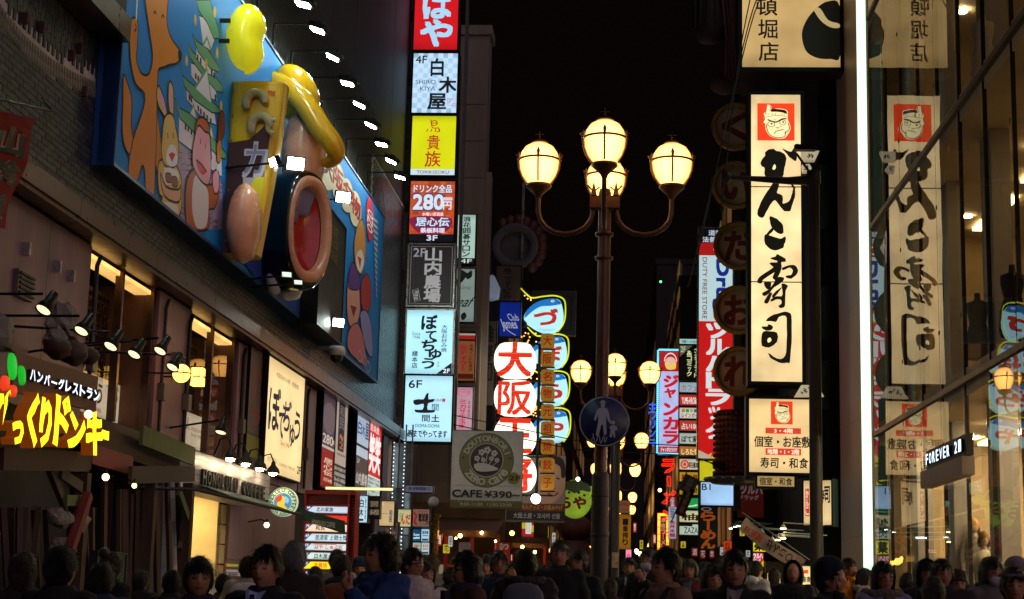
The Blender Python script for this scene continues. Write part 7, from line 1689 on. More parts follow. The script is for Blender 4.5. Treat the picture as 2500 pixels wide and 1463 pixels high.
for i, (a, b, fc, tx, tcol) in enumerate(stk):
    def dd(P, tx=tx, tcol=tcol, i=i):
        if i == 1: P.poly([(0, 0), (.7, 0), (0, .35)], '#5c5c50'); P.text('2F', .06, .03, .32, .2, '#c8d0a0', .03); P.vtext(tx, .4, .15, .66, .92, tcol, .05); P.vtext('インターネット', .8, .05, 1.0, .95, tcol, .05)
        elif i == 4:
            for q, cc in enumerate(('#e07020', '#30a050', '#e0a020', '#2060b0')): P.rect(.12 + q * .22, .12, .29 + q * .22, .42, cc)
            P.text(tx, .12, .5, 1, .92, tcol, .04)
        elif i == 8: P.ell(.28, .5, .24, .42, '#d85030', inner=.6); P.ell(.28, .5, .1, .18, '#d85030'); P.text(tx, .5, .3, 1, .85, tcol, .04, .03)
        elif i == 13: P.rect(0, 0, .7, .2, '#101010'); P.text('ZAZA', .25, .3, 1.0, .85, tcol, .02)
        else: P.text(tx, .12, .25, .98, .85, tcol, .04, .03)
    sign('tenant_sign', '%s lit tenant panel in the narrow stack between the karaoke and drugstore signs' % ['topmost white', 'tall black', 'pale aqua', 'red lettered', 'white striped colour', 'orange red', 'grey white brush', 'brown and gold', 'red ringed', 'ochre', 'olive', 'green', 'cream single character', 'lowest pale'][i], 'sign', rect_front(W, 1659, a, 1704, b, 60), dd, fc, .5 if i == 1 else .8, .3, W, 'narrow stack of tenant panels', ft=.03, ps=.8)
# neon kana outlines
T = Thing('neon_sign', 'red neon outline katakana reading downward below the blue bulb frame', 'neon sign', W.y(1632, 1300, 70), W)
nn = mat('neon_red', '#ff2010', .3, 0, 0, 1, 0, emit='#ff2414', es=1.5)
def neon(T, px, py, strokes, D, mt, s=1.0, r_=.026):
    for st_ in strokes: m = MB(); m.tube([W.y(px + a * s, py + b * s, D) for a, b in st_], r_, 5); T.part('neon_tube', m, mt)
ra = [[(-14, -16), (14, -16), (12, -11), (-12, -11), (-14, -16)], [(-16, -5), (16, -5), (12, 6), (2, 14), (-10, 17), (-6, 12), (6, 6), (9, 0), (-16, 0), (-16, -5)]]
neon(T, 1632, 1138, ra, 70, nn); neon(T, 1633, 1177, [[(-4, -14), (4, -12), (4, 12), (-2, 10), (-4, -14)]], 70, nn)
neon(T, 1633, 1214, [[(12, -16), (17, -12), (4, 6), (-12, 17), (-17, 14), (-2, 2), (12, -16)], [(-12, -8), (-6, -10), (12, 6), (6, 10), (-12, -8)]], 70, nn); neon(T, 1633, 1256, [[(-12, -10), (-2, -4), (-6, 0), (-14, -6), (-12, -10)], [(14, -8), (8, 8), (-10, 14), (-12, 10), (4, 2), (14, -8)]], 70, nn); neon(T, 1628, 1290, [[(12, -8), (8, 8), (-10, 14)]], 70, nn)
T = Thing('neon_sign', 'blue neon katakana column to the left of the karaoke sign', 'neon sign', W.y(1592, 1085, 74), W); nb = mat('neon_blue', '#2060e0', .3, 0, 0, 1, 0, emit='#2468e8', es=1.3)
for i, st_ in enumerate(([[(-9, -4), (9, -4)], [(0, -10), (0, 10)], [(-8, 4), (-4, 8)], [(8, 4), (4, 8)]], [[(-9, -3), (-9, -8), (9, -8), (6, 4), (-2, 10)], [(0, -12), (0, -8)]], [[(-5, -9), (-5, 2)], [(6, -10), (6, 2), (0, 10)]], [[(-8, -8), (-2, -4)], [(8, -6), (0, 6), (-8, 9)]], [[(-6, -6), (6, -6)], [(8, 0), (0, 10)], [(-8, 2), (8, 2)]])):
    neon(T, 1593, 992 + i * 22, st_, 74, nb, .95, .03)
# orange bulb framed sign
r7 = rect_front(W, 1606, 1254, 1632, 1350, 78)
def ob(T, o, U, V, n):
    for nm, a0, a1, b0, b1 in (('left', -.02, .2, 0, 1), ('right', .8, 1.02, .04, .8), ('top', .2, .8, 0, .06)):
        m = MB(); na = max(2, round((a1 - a0) * 12)); nb_ = max(2, round((b1 - b0) * 50))
        for i in range(na):
            for j in range(nb_):
                if j % 9 == 8: continue
                m.ball(o + U * (a0 + (a1 - a0) * (i + .5) / na) + V * (b0 + (b1 - b0) * (j + .5) / nb_) + n * .1, .032, n=4)
        T.part('bulb_string', m, lit('#ff9020', 3.0, sample=False), kind='stuff')
sign('bulb_sign', 'red sign framed by columns of orange bulbs above the crowd', 'sign', r7, lambda P: P.vtext('本格ラーメン', .3, .1, .7, .95, '#a89080', .06), '#5c140c', .6, .3, W, extra=ob)
sign('hanging_sign', 'narrow white and maroon vertical sign hanging in front of the red neon kana', 'sign', rect_front(W, 1632, 1212, 1651, 1316, 62), lambda P: (P.rect(0, 0, 1, .25, '#8c1828'), P.vtext('大阪水産', .25, .02, .75, .24, '#e8e0e8', .03), P.vtext('回転寿司', .25, .27, .75, .52, '#24344c', .03), P.vtext('魚丼本舗', .15, .56, .85, .96, '#b02040', .05)), '#b4c4d4', .6, .1, W, ft=.01)
for (x0, y0, x1, y1, a, col, lab) in ((1664, 1162, 1700, 1205, 25, '#5c5458', 'tilted grey cloth flag in front of the tenant stack'), (1660, 1190, 1684, 1262, 22, '#5c1c24', 'tilted maroon cloth flag below the grey one')):
    o, U, V, n = rect_front(W, x0, y0, x1, y1, 50); c = o + U / 2 + V / 2; q = Matrix.Rotation(R(a), 3, 'Y'); T = Thing('street_flag', lab, 'flag', c, W)
    m = MB(); slab(m, c - q @ (U / 2) - q @ (V / 2), q @ U, q @ V, n, 0, .02); T.part('cloth', m, mat('flag' + col.strip('#'), col, .9, 0, .3, 3, .2))
    P = Print(c - q @ (U / 2) - q @ (V / 2) + n * .02, q @ U, q @ V, n); P.vtext('道頓堀', .3, .1, .7, .9, '#a08c8c', .03); T.part('lettering', P.mb, printmat(0)); m = MB(); m.tube([c - q @ (U / 2) - q @ (V * .6), c - q @ (U / 2) + q @ (V * .8)], .02, 5); T.part('pole', m, B('grey_metal'))
# slanting shop banner
a, b = W.y(1822, 1262, 40), W.y(1972, 1362, 40); d = b - a; up_ = Vector((-d.z, 0, d.x)).normalized() * -.34
T = Thing('slanting_banner', 'cream cloth banner with brush kana hanging aslant beside the sushi signs', 'banner', a, W)
m = MB(); N_ = 12
for i in range(N_):
    t0, t1 = i / N_, (i + 1) / N_; f0 = a + d * t0 + Vector((0, .06 * math.sin(t0 * 9), -.12 * math.sin(t0 * 3.1))); f1 = a + d * t1 + Vector((0, .06 * math.sin(t1 * 9), -.12 * math.sin(t1 * 3.1))); m.add([f0, f1, f1 - up_ * -1, f0 - up_ * -1], [(0, 1, 2, 3)])
T.part('cloth', m, mat('banner_cream', '#a8938a', .85, 0, .15, 3, .2))
P = Print(a + up_ + Vector((0, -.08, -.1)), d * .94, -up_, (0, -1, 0)); P.text('がんこ', .42, .2, .72, .8, '#241814', .05, .04); P.text('海鮮', .14, .2, .34, .8, '#a83428', .04); P.line([(.9, .2), (.96, .2), (.96, .8), (.9, .8)], .02, '#a83428', closed=True); P.ell(.8, .5, .05, .3, '#241814', inner=.7); P.text('道頓', .03, .3, .12, .7, '#a83428', .03); T.part('lettering', P.mb, printmat(.0))
m = MB(); m.tube([a + Vector((-.1, 0, .1)), b + Vector((.4, 0, -.3))], .02, 6); T.part('pole', m, B('grey_metal'))
# arm lamps over it
for i, (px, py, D, col, r_) in enumerate(((1912, 1290, 41, '#ffd890', .07), (1860, 1302, 43, '#f8f0d0', .07), (1845, 1303, 46, '#e0fff0', .10), (1886, 1320, 41, '#ffe0a0', .065), (1900, 1318, 41, '#ffe0a0', .065), (1912, 1314, 41, '#ffe0a0', .065), (1784, 1290, 52, '#c8f0e8', .05), (1795, 1286, 52, '#c8f0e8', .05), (1803, 1284, 52, '#c8f0e8', .05))):
    p = W.y(px, py, D); T = Thing('arm_lamp', 'small %s lamp over the slanting banner, %s' % (['amber', 'cream', 'dazzling white', 'amber', 'amber', 'amber', 'pale green', 'pale green', 'pale green'][i], ['highest on the right', 'beside the dazzling one', 'brightest of the group', 'lower left of three', 'lower middle of three', 'lower right of three', 'left of the far three', 'middle of the far three', 'right of the far three'][i]), 'lamp', p, W)
    m = MB(); m.lathe([(0, -.02), (r_, -.02), (r_, -.0), (0, .0)], p, 12); T.part('lamp_glass', m, mat('al_%d' % i, '#ffffff', .3, 0, 0, 1, 0, emit=col, es=14 if i != 2 else 30)); m = MB(); m.lathe([(r_ * 1.15, -.0), (r_ * .6, .08), (0, .1)], p, 12); m.tube([p + Vector((0, 0, .08)), p + Vector((0, 0, .14)), p + Vector((1.1, .2, .1))], .014, 5); T.part('shade', m, B('white_paint'))
# ---------------------------------------------------------------- far right facades and background buildings
for i, (px, Y0, Y1, H, lab) in enumerate(((1790, 61, 75, 19, 'dark building behind the drugstore tower sign'), (1660, 76, 100, 16, 'low dark building behind the karaoke sign'), (1600, 101, 150, 22, 'distant dark building on the right side of the street'))):
    x0 = W.y(px, 1000, Y0).x; T = block('street_building', lab, x0, x0 + 12, Y0, Y1, H, 'dark_wall')
    for j in range(5):
        for q in range(4):
            m = MB(); y0 = Y0 + 1 + q * (Y1 - Y0 - 1) / 4; m.box(x0 - .04, x0 - .001, y0, y0 + (Y1 - Y0) / 7, 3.5 + j * 3, 5.3 + j * 3); random.seed(i * 50 + j * 5 + q); T.part('window', m, lit('#c8905c', .05 if random.random() < .6 else .16, uneven=.4))
for i, (px, Y0, Y1, H, lab) in enumerate(((1215, 67, 85, 14, 'dark building behind the big lit drum signs'), (1330, 86, 120, 17, 'distant dark building on the left side of the street'), (1400, 121, 160, 15, 'farthest dark building on the left side'))):
    x1 = W.y(px, 1000, Y0).x; T = block('street_building', lab, x1 - 12, x1, Y0, Y1, H, 'dark_wall')
    for j in range(4):
        for q in range(4):
            m = MB(); y0 = Y0 + 1 + q * (Y1 - Y0 - 1) / 4; m.box(x1 + .001, x1 + .04, y0, y0 + (Y1 - Y0) / 7, 3.5 + j * 3, 5.3 + j * 3); random.seed(i * 50 + j * 5 + q + 7); T.part('window', m, lit('#c8905c', .05 if random.random() < .6 else .16, uneven=.4))
m = MB(); m.box(-40, 40, 178, 182, 0, 16); single('far_building', 'far dark building closing the end of the street', 'building', m, B('dark_wall'), W)
# far bowling pin silhouette and little lights
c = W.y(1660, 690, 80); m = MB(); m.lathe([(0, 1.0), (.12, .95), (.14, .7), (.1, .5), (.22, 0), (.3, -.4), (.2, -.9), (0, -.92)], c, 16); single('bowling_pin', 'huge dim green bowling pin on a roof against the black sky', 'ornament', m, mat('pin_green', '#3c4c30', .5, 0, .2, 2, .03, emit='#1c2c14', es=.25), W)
def far_lights():
    random.seed(21)
    spots = [(1411, 1170, 55, '#e8ffd0', .07), (1613, 688, 70, '#40e060', .05), (1611, 1197, 72, '#ffe890', .08), (1250, 1302, 60, '#ffe060', .09), (1448, 1336, 100, '#f08040', .12)]
    for i, (px, py, D, col, r_) in enumerate(spots):
        p = W.y(px, py, D); m = MB(); m.ball(p, r_, n=10); T = Thing('small_lamp', ['tiny pale bulb above the green puffer lantern', 'tiny green light high in the black sky', 'yellow white bulb left of the red neon kana', 'yellow bulb over the dark stall gap', 'orange bulb low beside the pole'][i], 'lamp', p, W); T.part('bulb', m, mat('fl%d' % i, '#ffffff', .3, 0, 0, 1, 0, emit=col, es=7)); m = MB(); m.tube([p + Vector((0, 0, r_)), p + Vector((0, 0, r_ + .4))], .01, 4); T.part('wire', m, B('cable'))
    # strings of far shop lanterns at street level
    for i, (px, py, D, n, col, dx, dy, lab) in enumerate(((1442, 1340, 100, 7, '#ffb040', 1.2, 6, 'chain of orange lanterns low left of the lamp pole'), (1552, 1345, 110, 8, '#e8e8a0', 3, 3, 'chain of pale bulbs far down the street'), (1590, 1330, 120, 6, '#ffd060', -3, 5, 'short chain of yellow bulbs near the far shops'), (1345, 1345, 90, 6, '#ffc050', 4, 2, 'chain of amber bulbs over the far stalls'))):
        T = Thing('lantern_chain', lab, 'lights', W.y(px, py, D), W)
        for q in range(n): m = MB(); m.ball(W.y(px + dx * q * 1.5 + random.uniform(-3, 3), py + dy * q * 1.3, D), .12 + random.random() * .07, n=8); T.part('bulb', m, mat('ch%d' % i, '#ffffff', .3, 0, 0, 1, 0, emit=col, es=5))
    cols = ['#c83828', '#e8a040', '#d8d8c8', '#5080c0', '#c84878', '#e8c850', '#d05028', '#80b8a0']
    labs = []
    for i in range(44):
        side = -1 if i % 2 else 1; D = random.uniform(72, 150); X = (-4.6 if side < 0 else 4.4) + random.uniform(-.3, .3) * 1; z = random.uniform(2.2, 6.5); w_ = random.uniform(.4, 1.1); h_ = random.uniform(.4, 2.0)
        if side < 0: X -= .6
        T = Thing('far_shop_sign', 'far %s shop sign among the glow %s of the street, number %s from the near end' % (['red', 'amber', 'white', 'blue', 'pink', 'yellow', 'orange', 'sea green'][i % 8], 'on the left side' if side < 0 else 'on the right side', i), 'sign', (X, D, z), W, 'far shop signs down the street')
        T.o['label'] = 'far small %s shop sign glowing %s' % (['red', 'amber', 'white', 'blue', 'pink', 'yellow', 'orange', 'sea green'][i % 8], 'on the left side of the street' if side < 0 else 'on the right side of the street')
        m = MB(); m.box(X - w_ / 2, X + w_ / 2, D, D + .2, z, z + h_); T.part('housing', m, lit(cols[i % 8], .75, uneven=.3))
        P = Print((X - w_ / 2, D, z + h_), (w_, 0, 0), (0, 0, -h_), (0, -1, 0)); tx = random.choice(['酒場', '寿司', 'たこ', '串', 'お好み', '焼肉', 'カラオケ', '土産'])
        (P.vtext if h_ > w_ else P.text)(tx, .15, .12, .85, .88, '#201410' if i % 8 in (1, 2, 5) else '#f0e0d0', .05); T.part('lettering', P.mb, printmat(.5))
far_lights()
# left foreground: red cloth banner on a pole
r8 = rect_left(L, -30, 262, 585, 85, -6.3); 
T = Thing('cloth_banner', 'dark red vertical cloth banner with outlined brush characters at the left edge', 'banner', L.x(30, 550, -6.3), L)
A, B1, C1, D1 = L.x(-60, 262, -6.1), L.x(92, 290, -6.1), L.x(10, 560, -6.1), L.x(-90, 520, -6.1)
m = MB(); N_ = 10
for i in range(N_):
    for j in range(4):
        def q_(u, v): p = (A.lerp(B1, u)).lerp(D1.lerp(C1, u), v); return p + Vector((.03 * math.sin(v * 9 + u * 4), 0, 0))
        m.add([q_(j / 4, i / N_), q_((j + 1) / 4, i / N_), q_((j + 1) / 4, (i + 1) / N_), q_(j / 4, (i + 1) / N_)], [(0, 1, 2, 3)])
T.part('cloth', m, mat('banner_red', '#8c1c14', .85, 0, .15, 3, .2))
P = Print((0, 0, 0), (1, 0, 0), (0, 0, -1), (1, 0, 0), gap=0)
mb = MB()
for i, ch in enumerate('山陰道'):
    for lay, (bd, col) in enumerate(((.09, '#a88c7c'), (.045, '#120808'))):
        Vv, F, asp = glyphs(ch, bd, 2); v0 = .12 + i * .3; u0, u1 = .42, .9
        vs = []
        for (a, b) in Vv:
            u = u0 + (u1 - u0) * a; v = v0 + .26 * b; p = (A.lerp(B1, u)).lerp(D1.lerp(C1, u), v); vs.append(p + Vector((.03 * math.sin(v * 9 + u * 4) + .012 + lay * .008, 0, 0)))
        mb.add(vs, F, 0, col)
T.part('lettering', mb, printmat(0)); m = MB(); m.tube([L.x(-80, 225, -6.1), L.x(128, 272, -6.1)], .012, 6); m.tube([L.x(128, 272, -6.1), L.x(100, 262, -6.1) + Vector((0, 0, .1))], .01, 5); T.part('pole', m, B('black_metal'))
# ================================================================ people
def remesh(mb, vox, name, smooth=2, jag=0, seed=0):
    me = bpy.data.meshes.new(name); me.from_pydata([Vector(v) for v in mb.v], [], mb.f); ob = bpy.data.objects.new(name, me); COL.objects.link(ob)
    r = ob.modifiers.new('r', 'REMESH'); r.mode = 'VOXEL'; r.voxel_size = vox; r.use_smooth_shade = True
    if smooth: s = ob.modifiers.new('s', 'SMOOTH'); s.factor = .5; s.iterations = smooth
    dg = bpy.context.evaluated_depsgraph_get(); out = bpy.data.meshes.new_from_object(ob.evaluated_get(dg)); out.name = name
    bpy.data.objects.remove(ob); bpy.data.meshes.remove(me)
    if jag:
        for v in out.vertices:
            v.co += v.normal * jag * (noise.noise(Vector((v.co.x * 9 + seed, v.co.y * 9, v.co.z * 16))) + .6 * noise.noise(Vector((v.co.x * 22, v.co.y * 22, v.co.z * 26 + seed))))
    for p in out.polygons: p.use_smooth = True
    out.materials.clear(); return out
V3 = Vector
def pose(kind):
    sh = [V3((-.185, 0, 1.40)), V3((.185, 0, 1.40))]
    el = [V3((-.245, .02, 1.11)), V3((.245, .02, 1.11))]; wr = [V3((-.25, -.06, .87)), V3((.25, -.06, .87))]
    if kind == 'chin': el[1] = V3((.22, -.2, 1.17)); wr[1] = V3((.06, -.24, 1.37))
    if kind == 'phone': el = [V3((-.25, -.05, 1.12)), V3((.25, -.05, 1.12))]; wr = [V3((-.07, -.27, 1.2)), V3((.07, -.27, 1.2))]
    if kind == 'wave': el[0] = V3((-.30, -.14, 1.26)); wr[0] = V3((-.30, -.2, 1.50))
    if kind == 'point': el[1] = V3((.33, -.12, 1.22)); wr[1] = V3((.50, -.28, 1.36))
    ft = [(-.10, .08), (.10, -.14)]
    return sh, el, wr, ft
def body_mesh(kind):
    sh, el, wr, ft = pose(kind); m = MB()
    def head(d):
        k = 1.0
        f = -d.y
        if f > 0:
            k += .12 * math.exp(-((d.x / .13) ** 2) - ((d.z + .12) / .17) ** 2) * f            # nose
            k -= .055 * math.exp(-(((abs(d.x) - .34) / .16) ** 2) - ((d.z - .06) / .11) ** 2)      # eye sockets
            k += .03 * math.exp(-((d.x / .22) ** 2) - ((d.z + .44) / .07) ** 2)                    # lips
            k += .05 * math.exp(-((d.x / .25) ** 2) - ((d.z + .8) / .2) ** 2)                     # chin
        if d.z < 0: k -= .10 * abs(d.x) * -d.z * 1.5
        if d.z < -.3 and d.y > 0: k -= .25 * d.y
        return k
    m.ball((0, -.01, 1.585), .077, .097, .118, 40, 0, head)
    for s in (-1, 1): m.ball((s * .078, .005, 1.575), .012, .022, .033, 10)
    m.tube([(0, .02, 1.38), (0, .012, 1.46), (0, .0, 1.52)], [.068, .055, .056], 14)
    rings = [(.15, .10, .90), (.165, .115, .98), (.145, .10, 1.10), (.16, .105, 1.24), (.185, .11, 1.34), (.17, .095, 1.41), (.09, .07, 1.45)]
    vs = []; n = 18
    for rx, ry, z in rings: vs += [V3((rx * math.cos(2 * math.pi * i / n), ry * math.sin(2 * math.pi * i / n), z)) for i in range(n)]
    m.add(vs, [(a * n + i, a * n + (i + 1) % n, (a + 1) * n + (i + 1) % n, (a + 1) * n + i) for a in range(len(rings) - 1) for i in range(n)] + [tuple(range(n))[::-1], tuple(range((len(rings) - 1) * n, len(rings) * n))])
    for s in (0, 1):
        sg = -1 if s == 0 else 1
        m.tube([sh[s] + V3((-sg * .04, 0, 0)), sh[s] * .5 + el[s] * .5, el[s], el[s] * .5 + wr[s] * .5, wr[s]], [.055, .05, .04, .038, .026], 12); m.ball(el[s], .041, n=10)
        x, y = ft[s]
        m.tube([(sg * .09, 0, .93), (sg * .10, y * .4, .5), (x, y, .1)], [.085, .058, .04], 12); m.tube([(x, y + .05, .045), (x, y - .08, .045), (x, y - .16, .035)], [.04, .042, .03], 10)
        d = (wr[s] - el[s]).normalized(); side = d.cross(V3((0, 1, 0))).normalized() if abs(d.y) < .9 else V3((1, 0, 0)); up = side.cross(d).normalized()
        pc = wr[s] + d * .05; m.tube([wr[s], pc, wr[s] + d * .09], [.024, .034, .034], 10)
        for f, (o_, l_) in enumerate(((-.03, .058), (-.01, .072), (.011, .067), (.031, .052))):
            b = wr[s] + d * .085 + side * o_; m.tube([b, b + d * l_ * .5 + up * .006, b + d * l_ * .85 + up * .024], [.011, .0105, .009], 8)
        b = wr[s] + d * .03 - side * .03 * sg; m.tube([b, b + d * .03 - side * .03 * sg, b + d * .06 - side * .032 * sg + up * .01], [.013, .012, .010], 8)
    me = remesh(m, .0095, 'body_' + kind, 1)
    ca = me.color_attributes.new('Col', 'BYTE_COLOR', 'POINT'); sk, br, lip, ey = lin('#b8805e'), lin('#1a110c'), lin('#8c4038'), lin('#20140e')
    buf = []
    for v in me.vertices:
        x, y, z = v.co; c = sk
        if y < -.05 and z > 1.45:
            if abs(z - 1.617) < .006 and .016 < abs(x) < .05: c = br
            elif abs(z - 1.592) < .0065 and .016 < abs(x) < .044: c = ey
            elif abs(z - 1.533) < .008 and abs(x) < .024: c = lip
        buf += [*c, 1]
    ca.data.foreach_set('color', buf); return me
def coat_mesh(kind, puff, hem):
    sh, el, wr, ft = pose(kind); m = MB(); n = 24
    rings = [(.205 + puff, .15 + puff, hem), (.20 + puff, .145 + puff, hem + .15), (.175 + puff, .13 + puff, 1.08), (.195 + puff, .135 + puff, 1.24), (.215 + puff, .13 + puff, 1.36), (.175 + puff * .5, .11 + puff * .3, 1.43), (.095, .085, 1.475), (.085, .08, 1.50)]
    vs = []
    for rx, ry, z in rings: vs += [V3((rx * math.copysign(abs(math.cos(2 * math.pi * i / n)) ** .85, math.cos(2 * math.pi * i / n)), ry * math.sin(2 * math.pi * i / n), z)) for i in range(n)]
    m.add(vs, [(a * n + i, a * n + (i + 1) % n, (a + 1) * n + (i + 1) % n, (a + 1) * n + i) for a in range(len(rings) - 1) for i in range(n)] + [tuple(range(n))[::-1], tuple(range((len(rings) - 1) * n, len(rings) * n))])
    for s in (0, 1):
        sg = -1 if s == 0 else 1
        m.tube([sh[s] + V3((-sg * .05, 0, 0)), sh[s] * .5 + el[s] * .5, el[s], el[s] * .5 + wr[s] * .5, wr[s]], [.08 + puff, .075 + puff, .066 + puff, .058 + puff * .7, .046 + puff * .3], 14); m.ball(el[s], .066 + puff, n=12)
        m.ball(sh[s] + V3((-sg * .02, 0, -.01)), .085 + puff, n=14)
    return remesh(m, .016, 'coat_%s' % kind, 2, .011 if not puff else .02, puff * 100 + hem)
def trouser_mesh():
    m = MB()
    for sg, (x, y) in ((-1, (-.10, .08)), (1, (.10, -.14))): m.tube([(sg * .09, 0, 1.0), (sg * .10, y * .4, .5), (x, y, .09)], [.105, .08, .062], 12)
    return remesh(m, .02, 'trousers', 2, .008)
def shoe_mesh():
    m = MB()
    for x, y in ((-.10, .08), (.10, -.14)): m.tube([(x, y + .07, .05), (x, y - .08, .05), (x, y - .18, .035)], [.045, .05, .035], 10)
    me = MB(); me = remesh(m, .014, 'shoes', 1); return me
def hair_mesh(kind):
    m = MB(); n = 40; R0 = V3((0, .0, 1.597)); rn = 26; vs = []; keep = []
    for i in range(rn + 1):
        th = math.pi * i / rn
        for k in range(n):
            q = 2 * math.pi * k / n; d = V3((math.sin(th) * math.cos(q), math.sin(th) * math.sin(q), math.cos(th)))
            j = 1 + .09 * noise.noise(V3((d.x * 6, d.y * 6, d.z * 3 + len(kind)))) + .03 * noise.noise(V3((d.x * 20, d.y * 20, d.z * 6)))
            r = V3((.093, .113, .126))
            if kind in ('long', 'curly'): r = V3((.103, .12, .132))
            if kind == 'curly': j += .08 * noise.noise(V3((d.x * 9, d.y * 9, d.z * 9)))
            p = R0 + V3((d.x * r.x, d.y * r.y + .006, d.z * r.z)) * j
            if kind in ('long', 'curly') and d.z < -.15: p.z -= (-.15 - d.z) * (.20 if kind == 'long' else .12); p.y += .01
            vs.append(p)
    def ok(i, k):
        th = math.pi * (i + .5) / rn; q = 2 * math.pi * (k + .5) / n; z = math.cos(th); x = math.sin(th) * math.cos(q); y = math.sin(th) * math.sin(q)
        fringe = .34 + .1 * math.sin(k * 1.7) if kind != 'bangs' else .22
        if y < -.30 and z < fringe and abs(x) < .80: return False
        if kind in ('short', 'bangs0'): return z > -.12 - .55 * max(0, y) or (y > .1 and z > -.72)
        return z > -.97 if kind in ('long', 'curly', 'bangs') else z > -.7
    fs = [(i * n + k, i * n + (k + 1) % n, (i + 1) * n + (k + 1) % n, (i + 1) * n + k) for i in range(rn) for k in range(n) if ok(i, k)]
    m.add(vs, fs, 0, smooth=True)
    random.seed(len(kind)); fl = [f for f in fs]
    for _ in range(520):                               # loose strands
        f = random.choice(fl); c = (vs[f[0]] + vs[f[2]]) / 2; nn = (c - R0).normalized(); dn = V3((random.uniform(-.5, .5), random.uniform(-.4, .5), -1)); dn = (dn - nn * dn.dot(nn)).normalized(); sd_ = nn.cross(dn) * .0035
        l_ = random.uniform(.03, .07); t1 = c + dn * l_ * .5 + nn * .005; t2 = c + dn * l_ + nn * random.uniform(.0, .012)
        m.add([c - sd_ + nn * .001, c + sd_ + nn * .001, t1 + sd_ * .8, t1 - sd_ * .8, t2], [(0, 1, 2, 3), (3, 2, 4)])
    if kind == 'bun': m.ball((0, .09, 1.72), .05, n=14)
    ob = m.build('hair', []); me = ob.data; bpy.data.objects.remove(ob)
    return me
def acc_mesh(kind):
    m = MB(); f = (0, -.098, 1.592)
    if kind == 'glasses':
        for s in (-1, 1):
            pts = [V3((s * .032 + .024 * math.cos(t * .524), -.101, 1.588 + .018 * math.sin(t * .524))) for t in range(13)]; m.tube(pts, .0035, 5, cap=False)
            m.tube([(s * .056, -.098, 1.592), (s * .08, -.02, 1.592), (s * .082, .01, 1.585)], .003, 4)
        m.tube([(-.009, -.106, 1.59), (.009, -.106, 1.59)], .003, 4)
    if kind == 'mask': m.ball((0, -.068, 1.525), .064, .052, .05, 20, 0, lambda d: 1 + .08 * max(0, -d.y)); m.tube([(-.06, -.06, 1.54), (-.082, 0, 1.57)], .002, 4); m.tube([(.06, -.06, 1.54), (.082, 0, 1.57)], .002, 4)
    if kind == 'beanie':
        tf(m.lathe([(.100, .0), (.106, .03), (.107, .07), (.095, .115), (.06, .15), (.02, .165), (0, .166)], (0, 0, 0), 26).lathe([(.103, -.012), (.1085, -.01), (.1095, .03), (.105, .034)], (0, 0, 0), 26), Matrix.Translation((0, .008, 1.605)) @ Matrix.Rotation(R(-12), 4, 'X') @ Matrix.Diagonal((.93, 1.08, .9, 1)))
    if kind == 'hood':
        vs = []; n = 26
        for i in range(15):
            th = math.pi * i / 15 * .98
            for k in range(n + 1):
                q = -math.pi * .18 + math.pi * 1.36 * k / n; d = V3((math.sin(th) * math.cos(q), math.sin(th) * math.sin(q), math.cos(th))); vs.append(V3((d.x * .125, d.y * .14 + .012, 1.585 + d.z * .16 - (.03 if d.z < 0 else 0))) * 1)
        m.add(vs, [(i * (n + 1) + k, i * (n + 1) + k + 1, (i + 1) * (n + 1) + k + 1, (i + 1) * (n + 1) + k) for i in range(14) for k in range(n)], smooth=True)
    if kind == 'hoodback': m.ball((0, .12, 1.44), .15, .09, .075, 20, 0, lambda d: 1 + .06 * noise.noise(d * 4)); 
    if kind == 'fur':
        random.seed(4)
        for k in range(34): q = R(-70 + k * 320 / 33) + math.pi / 2 - R(90); a = -math.pi * .42 + k / 33 * math.pi * 1.84; m.ball((math.sin(a) * .14, .03 - math.cos(a + math.pi) * -.11, 1.46 + .015 * random.random()), .04, .04, .035, 8, 0, lambda d: 1 + .4 * noise.noise(d * 9 + V3((k, 0, 0))))
    if kind == 'scarf':
        m.lathe([(.075, -.05), (.11, -.04), (.12, 0), (.105, .035), (.07, .045)], (0, 0, 1.455), 24); m.box(-.05, .03, -.18, -.14, 1.15, 1.44)
    if kind == 'collar': m.add([(-.055, -.105, 1.475), (0, -.165, 1.36), (.055, -.105, 1.475), (0, -.10, 1.46)], [(0, 1, 2, 3)]); m.box(-.055, -.035, -.135, -.125, 1.36, 1.475)
    if kind == 'tie': m.add([(-.015, -.17, 1.45), (.015, -.17, 1.45), (.022, -.182, 1.3), (0, -.186, 1.26), (-.022, -.182, 1.3)], [(0, 1, 2, 3, 4)])
    if kind == 'straps':
        for s in (-1, 1): m.tube([(s * .12, -.155, 1.15), (s * .125, -.165, 1.32), (s * .115, -.06, 1.455), (s * .11, .10, 1.42)], .02, 6)
    if kind == 'pack': m.ball((0, .24, 1.2), .17, .10, .25, 18, 0, lambda d: (abs(d.x) ** 4 + abs(d.y) ** 4 + abs(d.z) ** 4) ** -.22)
    if kind == 'phone': m.box(-.035, .035, -.33, -.318, 1.19, 1.32)
    if kind == 'band': m.lathe([(.101, -.012), (.104, 0), (.100, .012)], (0, .01, 1.665), 24)
    ob = m.build(kind, []); me = ob.data; bpy.data.objects.remove(ob); return me
PC = {}
def pm(k, f, *a):
    key = (k,) + a
    if key not in PC: PC[key] = f(*a); 
    return PC[key]
skin = bpy.data.materials.new('skin'); skin.use_nodes = True; nt = skin.node_tree; b_ = nt.nodes['Principled BSDF']; a_ = node(nt, 'ShaderNodeVertexColor'); a_.layer_name = 'Col'
nt.links.new(a_.outputs[0], b_.inputs['Base Color']); b_.inputs['Roughness'].default_value = .5; b_.inputs['Subsurface Weight'].default_value = .08; b_.inputs['Subsurface Radius'].default_value = (.01, .004, .002)
def cloth(c): return mat('cloth_' + c.strip('#'), c, .85, 0, .25, 9, .35)
